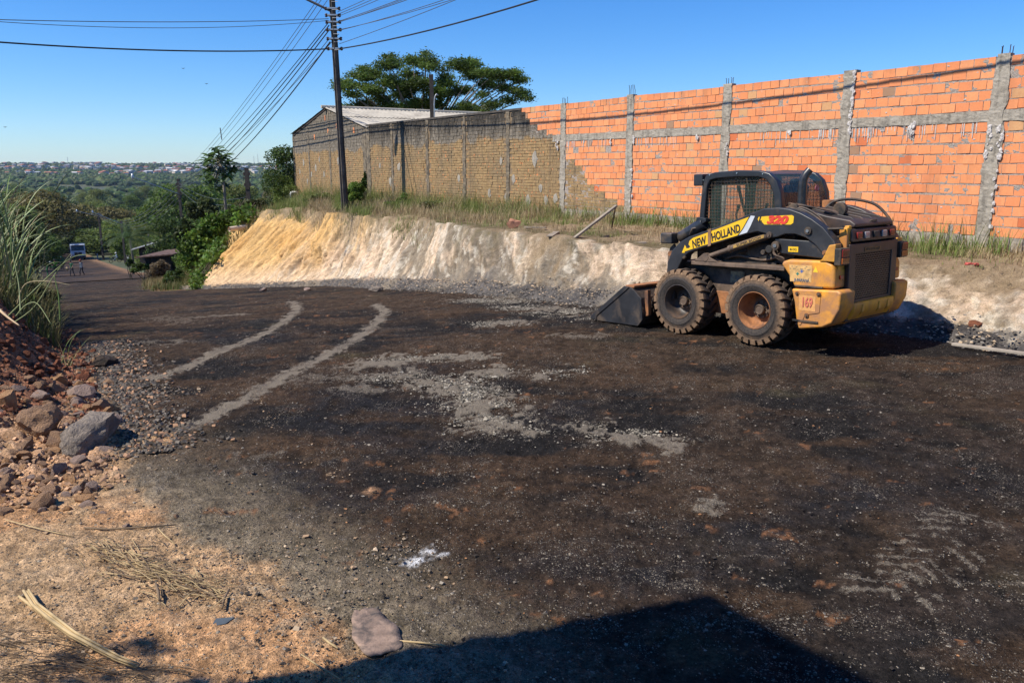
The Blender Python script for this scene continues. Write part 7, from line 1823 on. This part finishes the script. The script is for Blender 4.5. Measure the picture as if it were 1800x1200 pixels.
n = 9000; v = rs.uniform(-1.2, 7, n); lam = rs.uniform(.1, 2.2, n); X = LE0[0] + LED[0] * v + LEN_[0] * lam; Y = LE0[1] + LED[1] * v + LEN_[1] * lam; sz = np.exp(rs.normal(math.log(.014), .6, n)); cs = (np.where((v < .5)[:, None], np.array([[.44, .27, .16]]), np.array([[.24, .10, .055]]))) * rs.uniform(.5, 1.3, (n, 1))
scatter('heap_crumbs', np.stack([X, Y, zground(X, Y) + .012], -1), sz, .8, cs, 'crumbled earth over the heap', M_STONE, 7)

# flattened insole-shaped piece of leather
p = gp(657, 1112); u1 = (gp(640, 1078) - gp(678, 1148)).normalized(); u1.z = 0; u1.normalize(); u2 = Vector((u1.y, -u1.x, 0)); L = (gp(640, 1074) - gp(680, 1150)).length; n1_ = 26
vs = []; rings = 7
for i in range(n1_):
    t = i / (n1_ - 1); w = L * (.19 + .13 * t + .012 * math.sin(t * 14)) * math.sin(math.pi * min(1, .07 + t * .86)) ** .40
    for j in range(rings):
        s_ = -1 + 2 * j / (rings - 1); q = p + u1 * (L * (.5 - t)) + u2 * (w * s_); crumple = .007 * math.sin(t * 21 + s_ * 5) * max(0, .6 - t) + .003 * math.sin(s_ * 7 + t * 13); vs.append((q.x, q.y, p.z + .010 + crumple + .004 * abs(s_) ** 3 + .006 * R.random() * max(0, .5 - t)))
fs = [(i * rings + j, i * rings + j + 1, (i + 1) * rings + j + 1, (i + 1) * rings + j) for i in range(n1_ - 1) for j in range(rings - 1)]
o = mesh_obj('flattened_insole', vs, fs, simple('dusty_brown_leather', (.26, .18, .135), .85, 0, .35, 16, (.06, .05, .045), .6, .3), smooth=True); m = o.modifiers.new('thick', 'SOLIDIFY'); m.thickness = .006; tag(o, 'flattened dusty brown shoe insole lying at the shadow edge', 'insole')
# slate shard
a, b_, c_, d_ = gp(372, 1104), gp(380, 1090), gp(413, 1088), gp(396, 1100); mb = MB(); V4 = [a, b_, c_, d_]; mb.add([v + Vector((0, 0, .012)) for v in V4] + [v - Vector((0, 0, .005)) for v in V4], [(0, 1, 2, 3), (7, 6, 5, 4), (0, 4, 5, 1), (1, 5, 6, 2), (2, 6, 7, 3), (3, 7, 4, 0)]); tag(mb.build('slate_shard', simple('blue_grey_shard', (.07, .085, .095), .6)), 'blue-grey flat shard on the bare soil at the bottom left', 'shard')
# dry leaf stalk, straw and twigs
M_STRAW = simple('dry_straw', (.42, .31, .16), .8, 0, .3, 10); M_STRAWD = simple('dark_straw', (.16, .11, .065), .85)
def strand(pts, w, label, mat=M_STRAW, name='dry_stalk', lift=.015, cat='stalk', grp=None):
    P = [gp(*q) + Vector((0, 0, lift)) for q in pts]; n = len(P); mb = MB(); mb.tube(P, [w * (.5 + .5 * math.sin(math.pi * min(1, .2 + i / n))) for i in range(n)], 5); return tag(mb.build(name, mat, smooth=True), label, cat, grp)
for i, (dx, w) in enumerate([(0, .012), (3, .010), (-3, .009), (6, .007)]):
    strand([(46 + dx, 1048), (62 + dx, 1073), (92 + dx * 1.4, 1098), (128 + dx, 1124), (168 + dx, 1146), (205 + dx, 1166), (240 + dx, 1180)], w, ['thick dry leaf ribbon running diagonally across the soil', 'dry strip beside the thick leaf ribbon, right', 'dry strip beside the thick leaf ribbon, left', 'thin outer fibre of the dry leaf ribbon'][i], lift=.02 + .006 * i)
strand([(34, 1052), (52, 1066), (70, 1082)], .008, 'short bent end of the dry leaf ribbon')
strand([(148, 931), (190, 934), (240, 931), (310, 926)], .006, 'dark straight stalk lying across the soil near its border', M_STRAWD)
strand([(10, 917), (50, 928), (90, 938), (130, 947)], .004, 'thin pale stalk on the soil at the left')
strand([(275, 1035), (279, 1050), (281, 1064)], .008, 'short thick twig standing out of the soil', M_STRAWD, 'twig', .03, 'twig')
strand([(403, 1042), (394, 1060), (391, 1075)], .007, 'short dark twig below the straw pile', M_STRAWD, 'twig', .02, 'twig')
strand([(703, 1131), (740, 1134), (782, 1139)], .005, 'pale straw right of the insole in the shade')
strand([(568, 1125), (580, 1135), (594, 1144)], .006, 'pale straw left of the insole in the shade')
strand([(530, 1155), (560, 1175), (600, 1200)], .004, 'thin straw at the bottom edge left of the insole')
strand([(160, 968), (225, 966), (275, 964)], .004, 'thin dark stalk above the straw pile', M_STRAWD)
strand([(278, 932), (290, 945), (308, 960)], .004, 'short pale straw near the dark straight stalk')
strand([(180, 1010), (240, 1018), (300, 1016)], .003, 'fine straw lying left of the straw pile')
rr = random.Random(3); mb = MB()
for i in range(190):
    k = rr.random(); cx = 170 + 210 * k + rr.gauss(0, 22); cy = 968 + 82 * k + rr.gauss(0, 12); a = rr.gauss(.42, .5); l = rr.uniform(8, 34); q0 = gp(cx - l * math.cos(a), cy - l * math.sin(a) * .6); q1 = gp(cx + l * math.cos(a), cy + l * math.sin(a) * .6)
    mb.cur = 0 if rr.random() < .6 else 1; mb.tube([q0 + Vector((0, 0, rr.uniform(.004, .03))), (q0 + q1) / 2 + Vector((0, 0, rr.uniform(.012, .04))), q1 + Vector((0, 0, rr.uniform(.004, .03)))], rr.uniform(.0012, .0032), 4, cap=False)
for i in range(160):
    cx = rr.uniform(-20, 330); cy = rr.uniform(1110, 1200); a = rr.uniform(-.6, .6); l = rr.uniform(10, 40); q0 = gp(cx - l, cy - l * a * .4); q1 = gp(cx + l, cy + l * a * .4); mb.cur = 1
    if cx > 210 and cy < 1170: continue
    mb.tube([q0 + Vector((0, 0, .005)), (q0 + q1) / 2 + Vector((0, 0, rr.uniform(.01, .03))), q1 + Vector((0, 0, .005))], rr.uniform(.001, .0025), 4, cap=False)
tag(mb.build('loose_straw', [M_STRAW, M_STRAWD]), 'scattered straw on the bare soil', kind='stuff')
# birds far off in the sky
for (px, py, lb) in [(322, 121, 'tiny dark bird high over the horizon, upper one'), (363, 148, 'tiny dark bird over the horizon, right one'), (9, 224, 'tiny dark bird at the left edge of the sky')]:
    p = at(px, py, 120); mb = MB(); mb.tube([p + Vector((-.28, 0, .10)), p + Vector((-.1, 0, .05)), p, p + Vector((.1, 0, .05)), p + Vector((.28, 0, .12))], [.01, .04, .06, .04, .01], 4); tag(mb.build('bird', M_SHOE), lb, 'bird')

# house behind the viewer on the left, whose corner shades the road
tip = gp(1245, 1045); tip2 = gp(1500, 1180); Lh = 5.0; Bc = Vector((tip.x, tip.y, 0)) + Vector((SUN_TO.x, SUN_TO.y, 0)) * Lh; Hh = Lh * math.tan(SUN_EL)
e1_ = Vector((tip2.x - tip.x, tip2.y - tip.y, 0)).normalized(); hrz = math.atan2(e1_.y, e1_.x)
hs_ = empty('roadside_house', Bc, hrz); tag(hs_, 'plain rendered house beside the viewer, outside the left edge of the view', 'house')
mb = MB(); mb.box(0, 9, -7, 0, -.3, Hh - .15); mb.build('wall', simple('cream_render', (.5, .42, .3), .9), hs_)
mb = MB(); mb.box(-.0, 9.1, -7.1, .02, Hh - .15, Hh); mb.build('roof_slab', M_CONC, hs_)
for x in (1.6, 5.2): mb = MB(); mb.box(x, x + 1.2, -.01, .04, 1.0, 2.1); w_ = mb.build('window', M_TG, hs_); mb = MB(); mb.ring([(x - .06, .94), (x + 1.26, .94), (x + 1.26, 2.16), (x - .06, 2.16)], [(x, 1), (x + 1.2, 1), (x + 1.2, 2.1), (x, 2.1)], .0, .06); mb.build('frame', M_GALV, w_)
# tree overhanging beside it, dappling the lower left
def near_tree():
    g = Vector((gp(250, 1215).x, gp(250, 1215).y, 0)); zc_ = 3.9; c = g + Vector((SUN_TO.x, SUN_TO.y, 0)) * (zc_ / math.tan(SUN_EL)) ; e = empty('yard_tree', (c.x - .7, c.y - .1, 0)); tag(e, 'small tree beside the viewer, outside the left edge, dappling the soil', 'tree'); cl = []
    r = random.Random(9)
    for i in range(15): cl.append(((.3 + r.uniform(-.9, .9), .1 + r.uniform(-.45, .12), zc_ + r.uniform(-.3, .5)), (.3, .26, .14)))
    rs = np.random.RandomState(2); P, d, k = crown_pts(1500, cl, rs); V, Fq = leaf_quads(P, d, .06, 2.5, .2, rs); np_mesh('crown', V, Fq, M_LEAF, e, col=np.repeat(vary(G1, 1500), 4, 0))
    mb = MB(); mb.tube([(0, 0, -.2), (-.1, 0, 1.6), (.2, 0, 3.6)], [.09, .07, .04], 8)
    for c_ in cl[::2]: mb.tube([(.1, 0, 3.0), c_[0]], [.03, .01], 4)
    mb.build('trunk', M_BARK, e)
near_tree()

# haze: even thin air round everything
hz = bpy.data.materials.new('haze'); hz.use_nodes = True; hn = hz.node_tree; hn.nodes.clear(); vo = hn.nodes.new('ShaderNodeVolumePrincipled'); vo.inputs['Color'].default_value = (.62, .78, 1.0, 1); vo.inputs['Density'].default_value = .00006; vo.inputs['Anisotropy'].default_value = .1
ou = hn.nodes.new('ShaderNodeOutputMaterial'); hn.links.new(vo.outputs[0], ou.inputs['Volume'])
mb = MB(); mb.box(-4400, 4400, -4400, 4400, -60, 60); tag(mb.build('haze', hz), 'thin bluish air over the valley', kind='stuff')
